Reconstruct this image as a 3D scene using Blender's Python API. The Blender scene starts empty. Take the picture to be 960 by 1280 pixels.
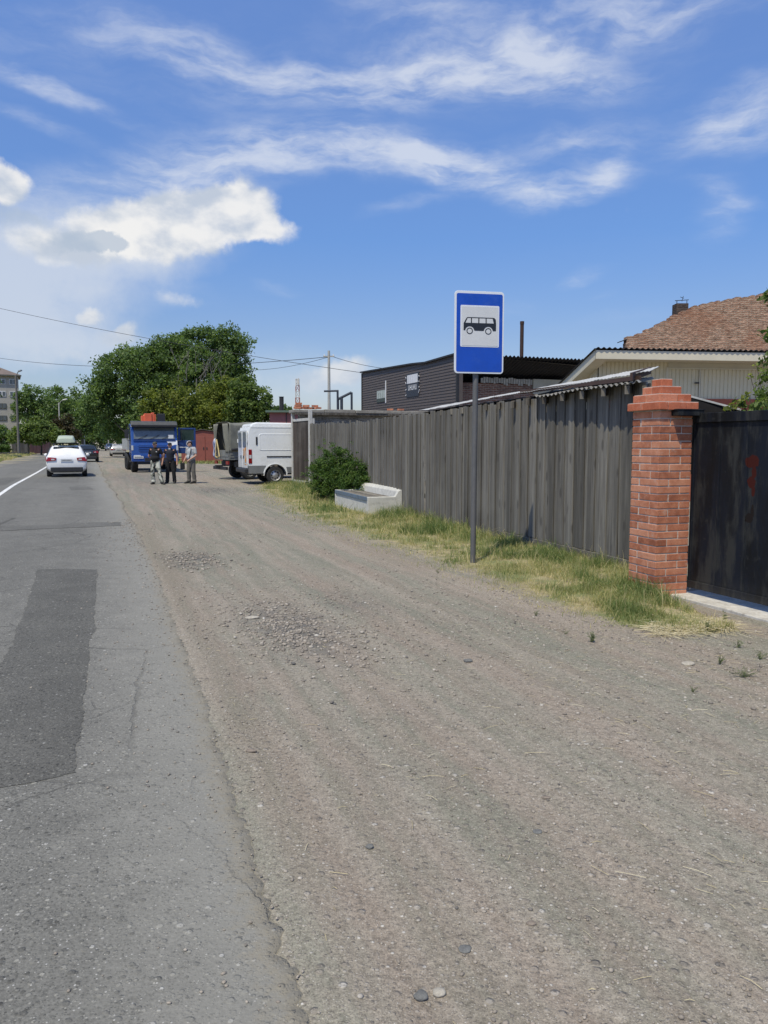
import bpy, bmesh, math, random
import numpy as np
from mathutils import Vector, Matrix, noise as mnoise
random.seed(7); rng = np.random.default_rng(7)
PI = math.pi; R = math.radians
S = bpy.context.scene; COL = S.collection

# ------------------------------------------------------------------ camera
F = 961.0; CAMH = 1.58; TH = math.atan(86 / F); _c, _s = math.cos(TH), math.sin(TH)
cam = bpy.data.objects.new('camera', bpy.data.cameras.new('camera')); COL.objects.link(cam)
cam.location = (0, 0, CAMH); cam.rotation_euler = (PI / 2 - TH, 0, 0)
cam.data.sensor_fit = 'VERTICAL'; cam.data.sensor_height = 36; cam.data.lens = 36 * F / 1280
cam.data.clip_start = 0.05; cam.data.clip_end = 6000
S.camera = cam

def ray(u, v):
    x = (u - 480) / F; y = (640 - v) / F
    return Vector((x, _c + y * _s, -_s + y * _c))
def G(u, v, z=0.0):                       # photo pixel -> point on the plane z
    d = ray(u, v); t = (z - CAMH) / d.z
    return Vector((d.x * t, d.y * t, z))
def P(u, v, Y):                           # photo pixel -> point at distance Y
    d = ray(u, v); t = Y / d.y
    return Vector((d.x * t, Y, CAMH + d.z * t))

# ------------------------------------------------------------------ light
SUN_TO = Vector((-0.45, -0.893, 0)).normalized()
EL = R(61.5)
sun_dir = Vector((SUN_TO.x * math.cos(EL), SUN_TO.y * math.cos(EL), math.sin(EL)))
sl = bpy.data.lights.new('sun', 'SUN'); sl.energy = 3.7; sl.angle = R(0.6); sl.color = (1.0, 0.93, 0.74)
so = bpy.data.objects.new('sun', sl); COL.objects.link(so)
so.rotation_euler = sun_dir.to_track_quat('Z', 'Y').to_euler()

S.view_settings.view_transform = 'Standard'; S.view_settings.look = 'None'
S.view_settings.exposure = 0.2; S.view_settings.gamma = 1.0
S.view_settings.use_curve_mapping = False

# ------------------------------------------------------------------ node helpers
def nd(nt, typ, ins=None, **kw):
    n = nt.nodes.new(typ)
    for k, v in kw.items(): setattr(n, k, v)
    for k, v in (ins or {}).items():
        if isinstance(v, bpy.types.NodeSocket): nt.links.new(v, n.inputs[k])
        else: n.inputs[k].default_value = v
    return n
def mth(nt, op, a, b=0.0, c=0.0, clamp=False):
    n = nd(nt, 'ShaderNodeMath', {0: a, 1: b, 2: c}, operation=op); n.use_clamp = clamp
    return n.outputs[0]
def rgba(c): return (c[0], c[1], c[2], 1.0)
def mixc(nt, f, a, b, blend='MIX'):
    n = nt.nodes.new('ShaderNodeMix'); n.data_type = 'RGBA'; n.blend_type = blend
    for i, v in ((0, f), (6, a), (7, b)):
        if isinstance(v, bpy.types.NodeSocket): nt.links.new(v, n.inputs[i])
        else: n.inputs[i].default_value = rgba(v) if i else v
    return n.outputs[2]
def ramp(nt, f, stops, interp='LINEAR'):
    n = nt.nodes.new('ShaderNodeValToRGB'); cr = n.color_ramp; cr.interpolation = interp
    while len(cr.elements) < len(stops): cr.elements.new(0.5)
    for e, (p, c) in zip(cr.elements, stops):
        e.position = p; e.color = rgba(c) if hasattr(c, '__len__') else (c, c, c, 1)
    if isinstance(f, bpy.types.NodeSocket): nt.links.new(f, n.inputs[0])
    return n.outputs[0]
def sstep(nt, x, a, b):
    n = nd(nt, 'ShaderNodeMapRange', {0: x, 1: a, 2: b, 3: 0.0, 4: 1.0}, interpolation_type='SMOOTHSTEP')
    return n.outputs[0]
def noi(nt, vec, scale, detail=4, rough=0.55, dist=0.0):
    return nd(nt, 'ShaderNodeTexNoise', {'Vector': vec, 'Scale': scale, 'Detail': detail, 'Roughness': rough, 'Distortion': dist}).outputs[0]
def vmap(nt, vec, scale=(1, 1, 1), rot=(0, 0, 0), loc=(0, 0, 0)):
    return nd(nt, 'ShaderNodeMapping', {'Vector': vec, 'Location': loc, 'Rotation': rot, 'Scale': scale}).outputs[0]
def objco(nt): return nt.nodes.new('ShaderNodeTexCoord').outputs['Object']
def newmat(name):
    m = bpy.data.materials.new(name); m.use_nodes = True; nt = m.node_tree
    return m, nt, nt.nodes['Principled BSDF']
def setin(nt, b, k, v):
    if isinstance(v, bpy.types.NodeSocket): nt.links.new(v, b.inputs[k])
    else: b.inputs[k].default_value = v
def bump(nt, b, h, strength=0.3, dist=0.02, chain=None):
    ins = {'Strength': strength, 'Distance': dist, 'Height': h}
    if chain is not None: ins['Normal'] = chain
    n = nd(nt, 'ShaderNodeBump', ins)
    nt.links.new(n.outputs[0], b.inputs['Normal'])
    return n.outputs[0]
MC = {}
def mat(name, col, rough=0.6, metal=0.0, var=0.18, scale=6.0, bmp=0.08, dirt=None, dirt_amt=0.35, stretch=(1, 1, 1), spec=0.5, coat=0.0):
    """painted / plain surface with uneven tone, grime and a little relief"""
    if name in MC: return MC[name]
    m, nt, b = newmat(name); co = vmap(nt, objco(nt), stretch)
    n1 = noi(nt, co, scale, 6, 0.6); n2 = noi(nt, co, scale * 7, 4, 0.6)
    k = mth(nt, 'MULTIPLY_ADD', n1, 0.65, mth(nt, 'MULTIPLY', n2, 0.35))
    k = sstep(nt, k, 0.3, 0.7)
    c = mixc(nt, k, [x * (1 - var) for x in col], [min(1, x * (1 + var)) for x in col])
    if dirt:
        dn = sstep(nt, noi(nt, co, scale * 1.7, 7, 0.68, 0.4), 0.5, 0.72)
        c = mixc(nt, mth(nt, 'MULTIPLY', dn, dirt_amt), c, dirt)
    setin(nt, b, 'Base Color', c); setin(nt, b, 'Metallic', metal)
    setin(nt, b, 'Roughness', nd(nt, 'ShaderNodeMapRange', {0: n1, 1: 0.2, 2: 0.8, 3: max(0.05, rough - 0.1), 4: min(1, rough + 0.1)}).outputs[0])
    b.inputs['Specular IOR Level'].default_value = spec
    if coat: b.inputs['Coat Weight'].default_value = coat; b.inputs['Coat Roughness'].default_value = 0.08
    if bmp: bump(nt, b, n2, bmp, 0.01)
    MC[name] = m; return m
def attr(nt, name): return nd(nt, 'ShaderNodeAttribute', attribute_name=name).outputs['Fac']

# ------------------------------------------------------------------ mesh helpers
class MB:
    def __init__(s): s.v = []; s.f = []; s.m = []; s.t = []
    def add(s, vs, fs, mi=0, tint=None):
        o = len(s.v); s.v += [tuple(v) for v in vs]
        t = random.random() if tint is None else tint
        for f in fs: s.f.append(tuple(i + o for i in f)); s.m.append(mi); s.t.append(t)
    def box(s, c, d, rot=0.0, mi=0, tint=None, mat4=None):
        hx, hy, hz = d[0] / 2, d[1] / 2, d[2] / 2
        vs = [Vector((x, y, z)) for z in (-hz, hz) for y in (-hy, hy) for x in (-hx, hx)]
        M = Matrix.Translation(Vector(c)) @ (mat4 if mat4 is not None else Matrix.Rotation(rot, 4, 'Z'))
        s.add([M @ v for v in vs], [(0, 2, 3, 1), (4, 5, 7, 6), (0, 1, 5, 4), (1, 3, 7, 5), (3, 2, 6, 7), (2, 0, 4, 6)], mi, tint)
    def b2(s, lo, hi, mi=0, tint=None):
        s.box([(a + b) / 2 for a, b in zip(lo, hi)], [abs(b - a) for a, b in zip(lo, hi)], 0, mi, tint)
    def beam(s, p0, p1, w, h, mi=0, tint=None, up=(0, 0, 1)):
        p0, p1 = Vector(p0), Vector(p1); d = p1 - p0; L = d.length; d.normalize()
        up = Vector(up)
        if abs(d.dot(up)) > 0.99: up = Vector((0, 1, 0))
        x = d.cross(up).normalized(); z = x.cross(d)
        M = Matrix((x, d, z)).transposed().to_4x4()
        s.box((p0 + p1) / 2, (w, L, h), 0, mi, tint, M)
    def cyl(s, p0, p1, r0, r1=None, n=12, mi=0, cap=True, tint=None):
        r1 = r0 if r1 is None else r1
        p0, p1 = Vector(p0), Vector(p1); d = (p1 - p0).normalized()
        a = d.orthogonal().normalized(); b = d.cross(a)
        vs = []
        for p, r in ((p0, r0), (p1, r1)):
            for i in range(n):
                t = 2 * PI * i / n; vs.append(p + a * (r * math.cos(t)) + b * (r * math.sin(t)))
        fs = [(i, (i + 1) % n, n + (i + 1) % n, n + i) for i in range(n)]
        if cap: fs += [tuple(range(n - 1, -1, -1)), tuple(range(n, 2 * n))]
        s.add(vs, fs, mi, tint)
    def tube(s, pts, r, n=8, mi=0, closed=False, tint=None):
        pts = [Vector(p) for p in pts]; rs = r if hasattr(r, '__len__') else [r] * len(pts)
        vs = []; N = len(pts); ref = None
        for i, p in enumerate(pts):
            a = pts[(i - 1) % N] if (i or closed) else p; b = pts[(i + 1) % N] if (i < N - 1 or closed) else p
            d = (b - a).normalized()
            if ref is None: ref = d.orthogonal().normalized()
            ref = (ref - d * ref.dot(d)).normalized(); q = d.cross(ref)
            for k in range(n):
                t = 2 * PI * k / n; vs.append(p + ref * (rs[i] * math.cos(t)) + q * (rs[i] * math.sin(t)))
        fs = []
        for i in range(N if closed else N - 1):
            j = (i + 1) % N
            for k in range(n): fs.append((i * n + k, i * n + (k + 1) % n, j * n + (k + 1) % n, j * n + k))
        if not closed: fs += [tuple(range(n - 1, -1, -1)), tuple(range((N - 1) * n, N * n))]
        s.add(vs, fs, mi, tint)
    def sphere(s, c, r, n=12, m=8, mi=0, tint=None, rot=None):
        r = r if hasattr(r, '__len__') else (r, r, r); c = Vector(c)
        q = (lambda v: rot @ v) if rot is not None else (lambda v: v)
        vs = [c + q(Vector((0, 0, r[2])))]
        for j in range(1, m):
            t = PI * j / m
            for i in range(n):
                a = 2 * PI * i / n
                vs.append(c + q(Vector((r[0] * math.sin(t) * math.cos(a), r[1] * math.sin(t) * math.sin(a), r[2] * math.cos(t)))))
        vs.append(c + q(Vector((0, 0, -r[2])))); L = len(vs) - 1
        fs = [(0, 1 + i, 1 + (i + 1) % n) for i in range(n)]
        for j in range(m - 2):
            for i in range(n):
                a = 1 + j * n + i; b = 1 + j * n + (i + 1) % n; fs.append((a, a + n, b + n, b))
        fs += [(L, 1 + (m - 2) * n + (i + 1) % n, 1 + (m - 2) * n + i) for i in range(n)]
        s.add(vs, fs, mi, tint)
    def poly(s, pts, mi=0, tint=None): s.add(pts, [tuple(range(len(pts)))], mi, tint)
    def prism(s, prof, x0, x1, axis='x', mi=0, tint=None):
        """closed 2-D outline extruded along an axis (axis x: outline is (y,z); y: (x,z); z: (x,y))"""
        f = {'x': lambda a, p: (a, p[0], p[1]), 'y': lambda a, p: (p[0], a, p[1]), 'z': lambda a, p: (p[0], p[1], a)}[axis]
        n = len(prof); vs = [f(x0, p) for p in prof] + [f(x1, p) for p in prof]
        fs = [(i, (i + 1) % n, n + (i + 1) % n, n + i) for i in range(n)] + [tuple(range(n - 1, -1, -1)), tuple(range(n, 2 * n))]
        s.add(vs, fs, mi, tint)
    def ring(s, outer, inner, mi=0):
        """flat or lofted frame between two loops of equal length"""
        n = len(outer); s.add(list(outer) + list(inner), [(i, (i + 1) % n, n + (i + 1) % n, n + i) for i in range(n)], mi)
    def lathe(s, prof, n=24, axis='x', c=(0, 0, 0), mi=0):
        vs = []; c = Vector(c)
        for (a, r) in prof:
            for i in range(n):
                t = 2 * PI * i / n; p, q = r * math.cos(t), r * math.sin(t)
                vs.append(c + Vector((a, p, q) if axis == 'x' else ((p, a, q) if axis == 'y' else (p, q, a))))
        fs = []
        for j in range(len(prof) - 1):
            for i in range(n): fs.append((j * n + i, j * n + (i + 1) % n, (j + 1) * n + (i + 1) % n, (j + 1) * n + i))
        s.add(vs, fs, mi)
    def xf(s, M): s.v = [tuple(M @ Vector(v)) for v in s.v]; return s
    def build(s, name, mats, parent=None, smooth=False, bevel=0.0, seg=2, fix=True, loc=None):
        me = bpy.data.meshes.new(name); me.from_pydata(s.v, [], s.f)
        for m in (mats if isinstance(mats, (list, tuple)) else [mats]): me.materials.append(m)
        me.polygons.foreach_set('material_index', s.m)
        a = me.attributes.new('tint', 'FLOAT', 'FACE'); a.data.foreach_set('value', s.t)
        if fix:
            bm = bmesh.new(); bm.from_mesh(me); bmesh.ops.recalc_face_normals(bm, faces=bm.faces[:]); bm.to_mesh(me); bm.free()
        if smooth:
            me.polygons.foreach_set('use_smooth', [True] * len(me.polygons))
            try: me.set_sharp_from_angle(angle=R(38))
            except Exception: pass
        o = bpy.data.objects.new(name, me); COL.objects.link(o)
        if parent is not None: o.parent = parent
        if loc is not None: o.location = loc
        if bevel:
            b = o.modifiers.new('bevel', 'BEVEL'); b.width = bevel; b.segments = seg; b.limit_method = 'ANGLE'; b.angle_limit = R(35)
            if smooth or seg > 1:
                b.harden_normals = False
        return o
def npmesh(name, V, Fc, mats, parent=None, tint=None, smooth=False):
    """big mesh from arrays; Fc is (n,3) or (n,4)"""
    me = bpy.data.meshes.new(name); n, k = Fc.shape
    me.vertices.add(len(V)); me.vertices.foreach_set('co', np.ascontiguousarray(V, dtype=np.float32).ravel())
    me.loops.add(n * k); me.loops.foreach_set('vertex_index', np.ascontiguousarray(Fc, dtype=np.int32).ravel())
    me.polygons.add(n); me.polygons.foreach_set('loop_start', np.arange(0, n * k, k, dtype=np.int32))
    if smooth: me.polygons.foreach_set('use_smooth', np.ones(n, dtype=bool))
    me.update(calc_edges=True)
    if tint is not None:
        a = me.attributes.new('tint', 'FLOAT', 'FACE'); a.data.foreach_set('value', np.ascontiguousarray(tint, dtype=np.float32))
    me.materials.append(mats)
    o = bpy.data.objects.new(name, me); COL.objects.link(o)
    if parent is not None: o.parent = parent
    return o
def tag(o, label=None, cat=None, group=None, kind=None):
    if label: o['label'] = label
    if cat: o['category'] = cat
    if group: o['group'] = group
    if kind: o['kind'] = kind
    return o
def thing(name, label, cat, loc=(0, 0, 0), rz=0.0, group=None):
    o = bpy.data.objects.new(name, None); COL.objects.link(o); o.location = loc; o.rotation_euler = (0, 0, rz)
    o.empty_display_size = 0.2
    return tag(o, label, cat, group)
def evalmesh(o):
    dg = bpy.context.evaluated_depsgraph_get(); dg.update()
    me = bpy.data.meshes.new_from_object(o.evaluated_get(dg)); o.modifiers.clear(); o.data = me
def text_mesh(body, size, name, m, parent, M, extrude=0.002):
    cu = bpy.data.curves.new(name, 'FONT'); cu.body = body; cu.size = size; cu.extrude = extrude; cu.align_x = 'CENTER'; cu.align_y = 'CENTER'
    t = bpy.data.objects.new(name, cu); COL.objects.link(t)
    dg = bpy.context.evaluated_depsgraph_get(); dg.update()
    me = bpy.data.meshes.new_from_object(t.evaluated_get(dg)); bpy.data.objects.remove(t)
    me.transform(M); me.materials.clear(); me.materials.append(m)
    o = bpy.data.objects.new(name, me); COL.objects.link(o); o.parent = parent
    return o
def rrect(cx, cy, w, h, r, n=5):
    pts = []
    for (sx, sy, a0) in ((1, 1, 0), (-1, 1, 90), (-1, -1, 180), (1, -1, 270)):
        for i in range(n + 1):
            a = R(a0 + 90 * i / n); pts.append((cx + sx * (w / 2 - r) + r * math.cos(a), cy + sy * (h / 2 - r) + r * math.sin(a)))
    return pts
def vnoise(x, y, seed=0):
    """smooth value noise on arrays"""
    xi = np.floor(x).astype(np.int64); yi = np.floor(y).astype(np.int64); fx = x - xi; fy = y - yi
    def h(a, b):
        n = (a * 374761393 + b * 668265263 + seed * 974711) & 0x7fffffff
        n = ((n ^ (n >> 13)) * 1274126177) & 0x7fffffff
        return ((n ^ (n >> 16)) & 0xffff) / 65535.0
    fx = fx * fx * (3 - 2 * fx); fy = fy * fy * (3 - 2 * fy)
    return (h(xi, yi) * (1 - fx) + h(xi + 1, yi) * fx) * (1 - fy) + (h(xi, yi + 1) * (1 - fx) + h(xi + 1, yi + 1) * fx) * fy
# ------------------------------------------------------------------ sky with clouds
W = bpy.data.worlds.new('World'); S.world = W; W.use_nodes = True
nt = W.node_tree; nt.nodes.clear()
sky = nd(nt, 'ShaderNodeTexSky', sky_type='NISHITA'); sky.sun_disc = False
sky.sun_elevation = EL; sky.sun_rotation = math.atan2(SUN_TO.x, SUN_TO.y) % (2 * PI)
sky.altitude = 200; sky.air_density = 1.0; sky.dust_density = 0.6; sky.ozone_density = 2.2
dirv = nt.nodes.new('ShaderNodeTexCoord').outputs['Generated']
sp = nd(nt, 'ShaderNodeSeparateXYZ', {0: dirv})
az = mth(nt, 'MULTIPLY', mth(nt, 'ARCTAN2', sp.outputs[0], sp.outputs[1]), 57.2958)
el = mth(nt, 'MULTIPLY', mth(nt, 'ARCSINE', sp.outputs[2]), 57.2958)
ae = nd(nt, 'ShaderNodeCombineXYZ', {0: az, 1: el, 2: 0.0}).outputs[0]
def angles(u, v):
    d = ray(u, v).normalized(); return (math.degrees(math.atan2(d.x, d.y)), math.degrees(math.asin(d.z)))
def warped(scale, amt, detail=4, strx=1.0):
    n = nd(nt, 'ShaderNodeTexNoise', {'Vector': vmap(nt, ae, (strx, 1, 1)), 'Scale': scale, 'Detail': detail, 'Roughness': 0.6})
    w = nd(nt, 'ShaderNodeVectorMath', {0: n.outputs['Color'], 1: (0.5, 0.5, 0.5)}, operation='SUBTRACT').outputs[0]
    w = nd(nt, 'ShaderNodeVectorMath', {0: w, 1: (amt, amt, 0)}, operation='MULTIPLY').outputs[0]
    return nd(nt, 'ShaderNodeVectorMath', {0: ae, 1: w}, operation='ADD').outputs[0]
def blobs(vec, items):
    acc = 0.0
    for (u, v, ru, rv, ang, st) in items:
        cu, cv = angles(u, v)
        m = nt.nodes.new('ShaderNodeMapping'); m.vector_type = 'TEXTURE'; nt.links.new(vec, m.inputs['Vector'])
        m.inputs['Location'].default_value = (cu, cv, 0); m.inputs['Rotation'].default_value = (0, 0, R(ang))
        m.inputs['Scale'].default_value = (ru * 0.0596, rv * 0.0596, 1)
        g = nd(nt, 'ShaderNodeTexGradient', {'Vector': m.outputs[0]}, gradient_type='SPHERICAL').outputs['Fac']
        acc = mth(nt, 'MULTIPLY_ADD', mth(nt, 'SMOOTH_MIN', g, 0.75, 0.3), st, acc)
    return acc
# thin high cirrus: centre pixel, half sizes (px), tilt, strength
CI = [(300, 80, 250, 36, -9, .7), (470, 100, 190, 32, -2, .6), (600, 78, 120, 24, 8, .62), (690, 92, 130, 34, -6, .8), (560, 92, 230, 44, 0, .35),
      (720, 20, 300, 42, 6, .75), (500, 8, 120, 26, -8, .55), (880, 8, 160, 30, 4, .5),
      (60, 108, 130, 15, -12, .8), (40, 150, 80, 13, -8, .65),
      (150, 236, 250, 56, 14, 1.05), (300, 210, 200, 36, 4, .6), (430, 190, 210, 40, -2, 1.0), (600, 218, 130, 32, -14, 1.05), (710, 234, 100, 26, 10, 1.15), (760, 216, 50, 18, 38, .55),
      (520, 200, 170, 30, -8, .6), (690, 182, 110, 26, 0, .5), (840, 172, 190, 36, 0, .4), (930, 128, 70, 36, 10, .8), (935, 162, 60, 26, 0, .45),
      (905, 258, 45, 48, -40, .6), (900, 232, 70, 14, -20, .4), (520, 252, 90, 15, 10, .6), (724, 347, 44, 13, 12, .7), (742, 376, 26, 10, 0, .45),
      (345, 362, 44, 12, -12, .5), (640, 388, 60, 20, 0, .3), (760, 405, 120, 16, 6, .3), (200, 372, 90, 24, -2, .55), (100, 60, 300, 70, 0, .42),
      (520, 60, 460, 80, 0, .36), (820, 130, 260, 90, 0, .3), (800, 300, 300, 70, 0, .12), (330, 150, 300, 40, 3, .3)]
cw = warped(0.12, 4.0, 5, 0.6)
cm = blobs(cw, CI)
st = vmap(nt, cw, (0.16, 0.62, 1), (0, 0, R(8)))
streak = noi(nt, st, 1.0, 8, 0.6, 0.12)
fine = noi(nt, vmap(nt, cw, (0.5, 1.3, 1)), 1.0, 6, 0.6)
ci = mth(nt, 'MULTIPLY', cm, mth(nt, 'MULTIPLY_ADD', sstep(nt, streak, 0.25, 0.78), 0.95, mth(nt, 'MULTIPLY', fine, 0.55)))
ci = mth(nt, 'MULTIPLY', sstep(nt, ci, 0.02, 1.35), 0.70)
# soft milky haze of cloud at the left, then the crisp cumulus heads
HZ = [(40, 320, 220, 80, 0, 1.0), (-50, 390, 220, 90, 0, .8), (160, 305, 170, 40, 4, .7), (40, 425, 230, 40, 0, .5), (170, 440, 160, 26, 0, .3), (345, 480, 130, 60, 0, .55), (455, 480, 90, 40, 0, .5), (110, 235, 220, 50, 12, .35)]
hm = blobs(warped(0.2, 3.5, 5), HZ)
kn = noi(nt, ae, 0.42, 8, 0.58, 0.2)
hz = mth(nt, 'MULTIPLY', sstep(nt, mth(nt, 'MULTIPLY', hm, mth(nt, 'MULTIPLY_ADD', kn, 0.9, 0.55)), 0.04, 0.95), 0.74)
CU = [(10, 228, 36, 24, 0, 1.0), (-22, 222, 60, 30, 0, .8), (240, 280, 122, 48, 6, 1.2), (292, 262, 66, 44, 12, 1.1), (335, 290, 46, 24, -8, .85), (180, 278, 90, 34, 6, .85), (140, 305, 130, 36, 4, .8),
      (60, 300, 120, 30, 0, .5), (112, 400, 22, 15, 0, .95), (158, 410, 18, 11, 20, .85), (150, 424, 46, 14, 0, .75), (60, 440, 80, 12, 0, .4), (432, 462, 42, 24, 0, .95), (405, 475, 50, 26, 0, .6), (320, 476, 60, 26, 0, .35), (225, 372, 60, 14, -4, .4)]
km = blobs(warped(0.36, 2.2, 7), CU)
kd = mth(nt, 'ADD', km, mth(nt, 'MULTIPLY_ADD', kn, 0.8, -0.4))
cu = mth(nt, 'MULTIPLY', sstep(nt, kd, 0.14, 0.70), 0.93)
# grey under-cloud shreds
GR = [(112, 304, 52, 18, 2, 1.3), (140, 308, 30, 15, 0, .9), (50, 312, 50, 16, 0, .55), (20, 268, 90, 20, -8, .8), (90, 262, 50, 10, -4, .5)]
gm = blobs(warped(0.5, 2.2, 6), GR)
gr = sstep(nt, mth(nt, 'ADD', gm, mth(nt, 'MULTIPLY_ADD', kn, 0.5, -0.25)), 0.28, 0.75)
grade = ramp(nt, mth(nt, 'DIVIDE', el, 60.0, 0, True), [(0.0, (0.84, 0.80, 0.88)), (0.13, (0.79, 0.84, 1.02)), (0.24, (0.74, 0.95, 1.27)), (0.55, (1.24, 1.40, 1.78)), (1.0, (1.05, 1.15, 1.3))])
skyc = mixc(nt, 1.0, sky.outputs[0], grade, 'MULTIPLY')
SKY_W = 7.9      # radiance of sunlit cloud in the same units as the sky
cuc = mixc(nt, sstep(nt, noi(nt, vmap(nt, ae, (1, 1.5, 1)), 0.3, 5, 0.5), 0.36, 0.62), (0.60 * SKY_W, 0.67 * SKY_W, 0.78 * SKY_W), (SKY_W, SKY_W * 0.99, SKY_W * 0.97))
cuc = mixc(nt, sstep(nt, el, 4.5, 12.0), mixc(nt, 0.55, cuc, (0.58 * SKY_W, 0.66 * SKY_W, 0.78 * SKY_W)), cuc)
c1 = mixc(nt, ci, skyc, (SKY_W * 0.86, SKY_W * 0.9, SKY_W * 0.97))
c1 = mixc(nt, hz, c1, (SKY_W * 0.73, SKY_W * 0.79, SKY_W * 0.885))
c2 = mixc(nt, cu, c1, cuc)
c3 = mixc(nt, mth(nt, 'MULTIPLY', gr, 0.68), c2, (0.46 * SKY_W, 0.56 * SKY_W, 0.70 * SKY_W))
bg = nd(nt, 'ShaderNodeBackground', {'Color': c3, 'Strength': 0.1})
out = nd(nt, 'ShaderNodeOutputWorld', {'Surface': bg.outputs[0]})
# ------------------------------------------------------------------ ground, road, verge
EY = np.array([-8, 1.97, 2.66, 4.28, 6.08, 10.34, 15.8, 21.42, 29.87, 42.4, 150, 420.])
EX = np.array([3.2, -0.15, -0.40, -0.96, -1.62, -3.14, -5.21, -7.37, -10.75, -15.5, -57.0, -161.])
RN = Vector((-0.933, -0.36, 0))                      # from the right road edge towards the road
RW = 7.4
def lat(x, y): return (np.interp(y, EY, EX) - x) * 0.933
GYB = np.array([6.3, 6.45, 7.11, 8.18, 9.55, 11.11, 13.65, 17.66, 22, 26.25, 29.3]); GXB = np.array([2.5, 1.95, 1.58, 1.03, 0.6, -0.12, -1.14, -2.58, -3.65, -4.75, -5.0])
FYB = np.array([6.3, 7.75, 7.8, 8.3, 8.35, 9.37, 16.68, 28.2, 29.3]); FXB = np.array([2.95, 2.80, 2.80, 2.73, 3.35, 3.03, 0.47, -2.7, -3.6])
def grass_in(x, y):
    """0 outside, up to 1 against the fence"""
    xl = np.interp(y, GYB, GXB); xr = np.interp(y, FYB, FXB)
    t = (x - xl) / np.maximum(0.2, xr - xl)
    return np.where((y > 6.3) & (y < 29.3) & (x < xr + 0.02), t, -1.0)
def ground_h(x, y):
    x = np.asarray(x, float); y = np.asarray(y, float); w = lat(x, y)
    n = 0.030 * (vnoise(x * 0.9, y * 0.7, 1) - 0.5) + 0.016 * (vnoise(x * 2.7, y * 2.3, 2) - 0.5) + 0.009 * (vnoise(x * 8, y * 8, 3) - 0.5) + 0.005 * (vnoise(x * 21, y * 21, 8) - 0.5)
    rut = 0.024 * (0.6 * vnoise(w * 2.4 + 0.5 * vnoise(y * .3, x * 0, 6), y * 0.05, 4) + 0.4 * vnoise(w * 6 + 0.6 * vnoise(y * .4, x * 0, 7), y * 0.12, 9) - 0.5) * np.clip(-w / 0.5, 0, 1) * np.clip((2.8 + 0.1 * y + w) / 0.8, 0, 1)
    e_ = np.exp(-(np.minimum(w + .04, 0) / 0.2) ** 2); dirt = (-0.010 + n + rut) * (1 - e_) + e_ * (0.0035 + 0.006 * (vnoise(x * 9, y * 6, 71) - .5) + 0.005 * (vnoise(x * 19, y * 15, 72) - .5))
    dirt = dirt + np.clip(grass_in(x, y), 0, 1) * 0.05
    far = np.clip((np.hypot(x, y) - 40) / 30, 0, 1); dirt = dirt * (1 - far) - 0.01 * far
    left = -0.05 + 0.2 * np.clip((w - RW + 0.15) / 1.0, 0, 1) + 0.05 * (vnoise(x * 0.5, y * 0.5, 5) - 0.5) * np.clip(w - RW, 0, 1)
    z = np.where(w > RW / 2, left, np.where(w > 0.2, -0.05, dirt - 0.022 * np.clip((w + .01) / .16, 0, 1)))
    return z
def grid_axis(lo, hi, step, far_lo, far_hi, g=1.13):
    a = list(np.arange(lo, hi, step)); s = step; v = a[-1]
    while v < far_hi: s *= g; v += s; a.append(v)
    s = step; v = lo; b = []
    while v > far_lo: s *= g; v -= s; b.append(v)
    return np.array(b[::-1] + a)
gx = grid_axis(-4.0, 4.2, 0.05, -900, 900); gy = grid_axis(1.3, 12.0, 0.055, -300, 1600, 1.07)
X, Y = np.meshgrid(gx, gy); x, y = X.ravel(), Y.ravel(); z = ground_h(x, y)
nx, ny = len(gx), len(gy); ii = np.arange(nx * ny).reshape(ny, nx)
Fq = np.stack([ii[:-1, :-1], ii[:-1, 1:], ii[1:, 1:], ii[1:, :-1]], -1).reshape(-1, 4)

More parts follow.
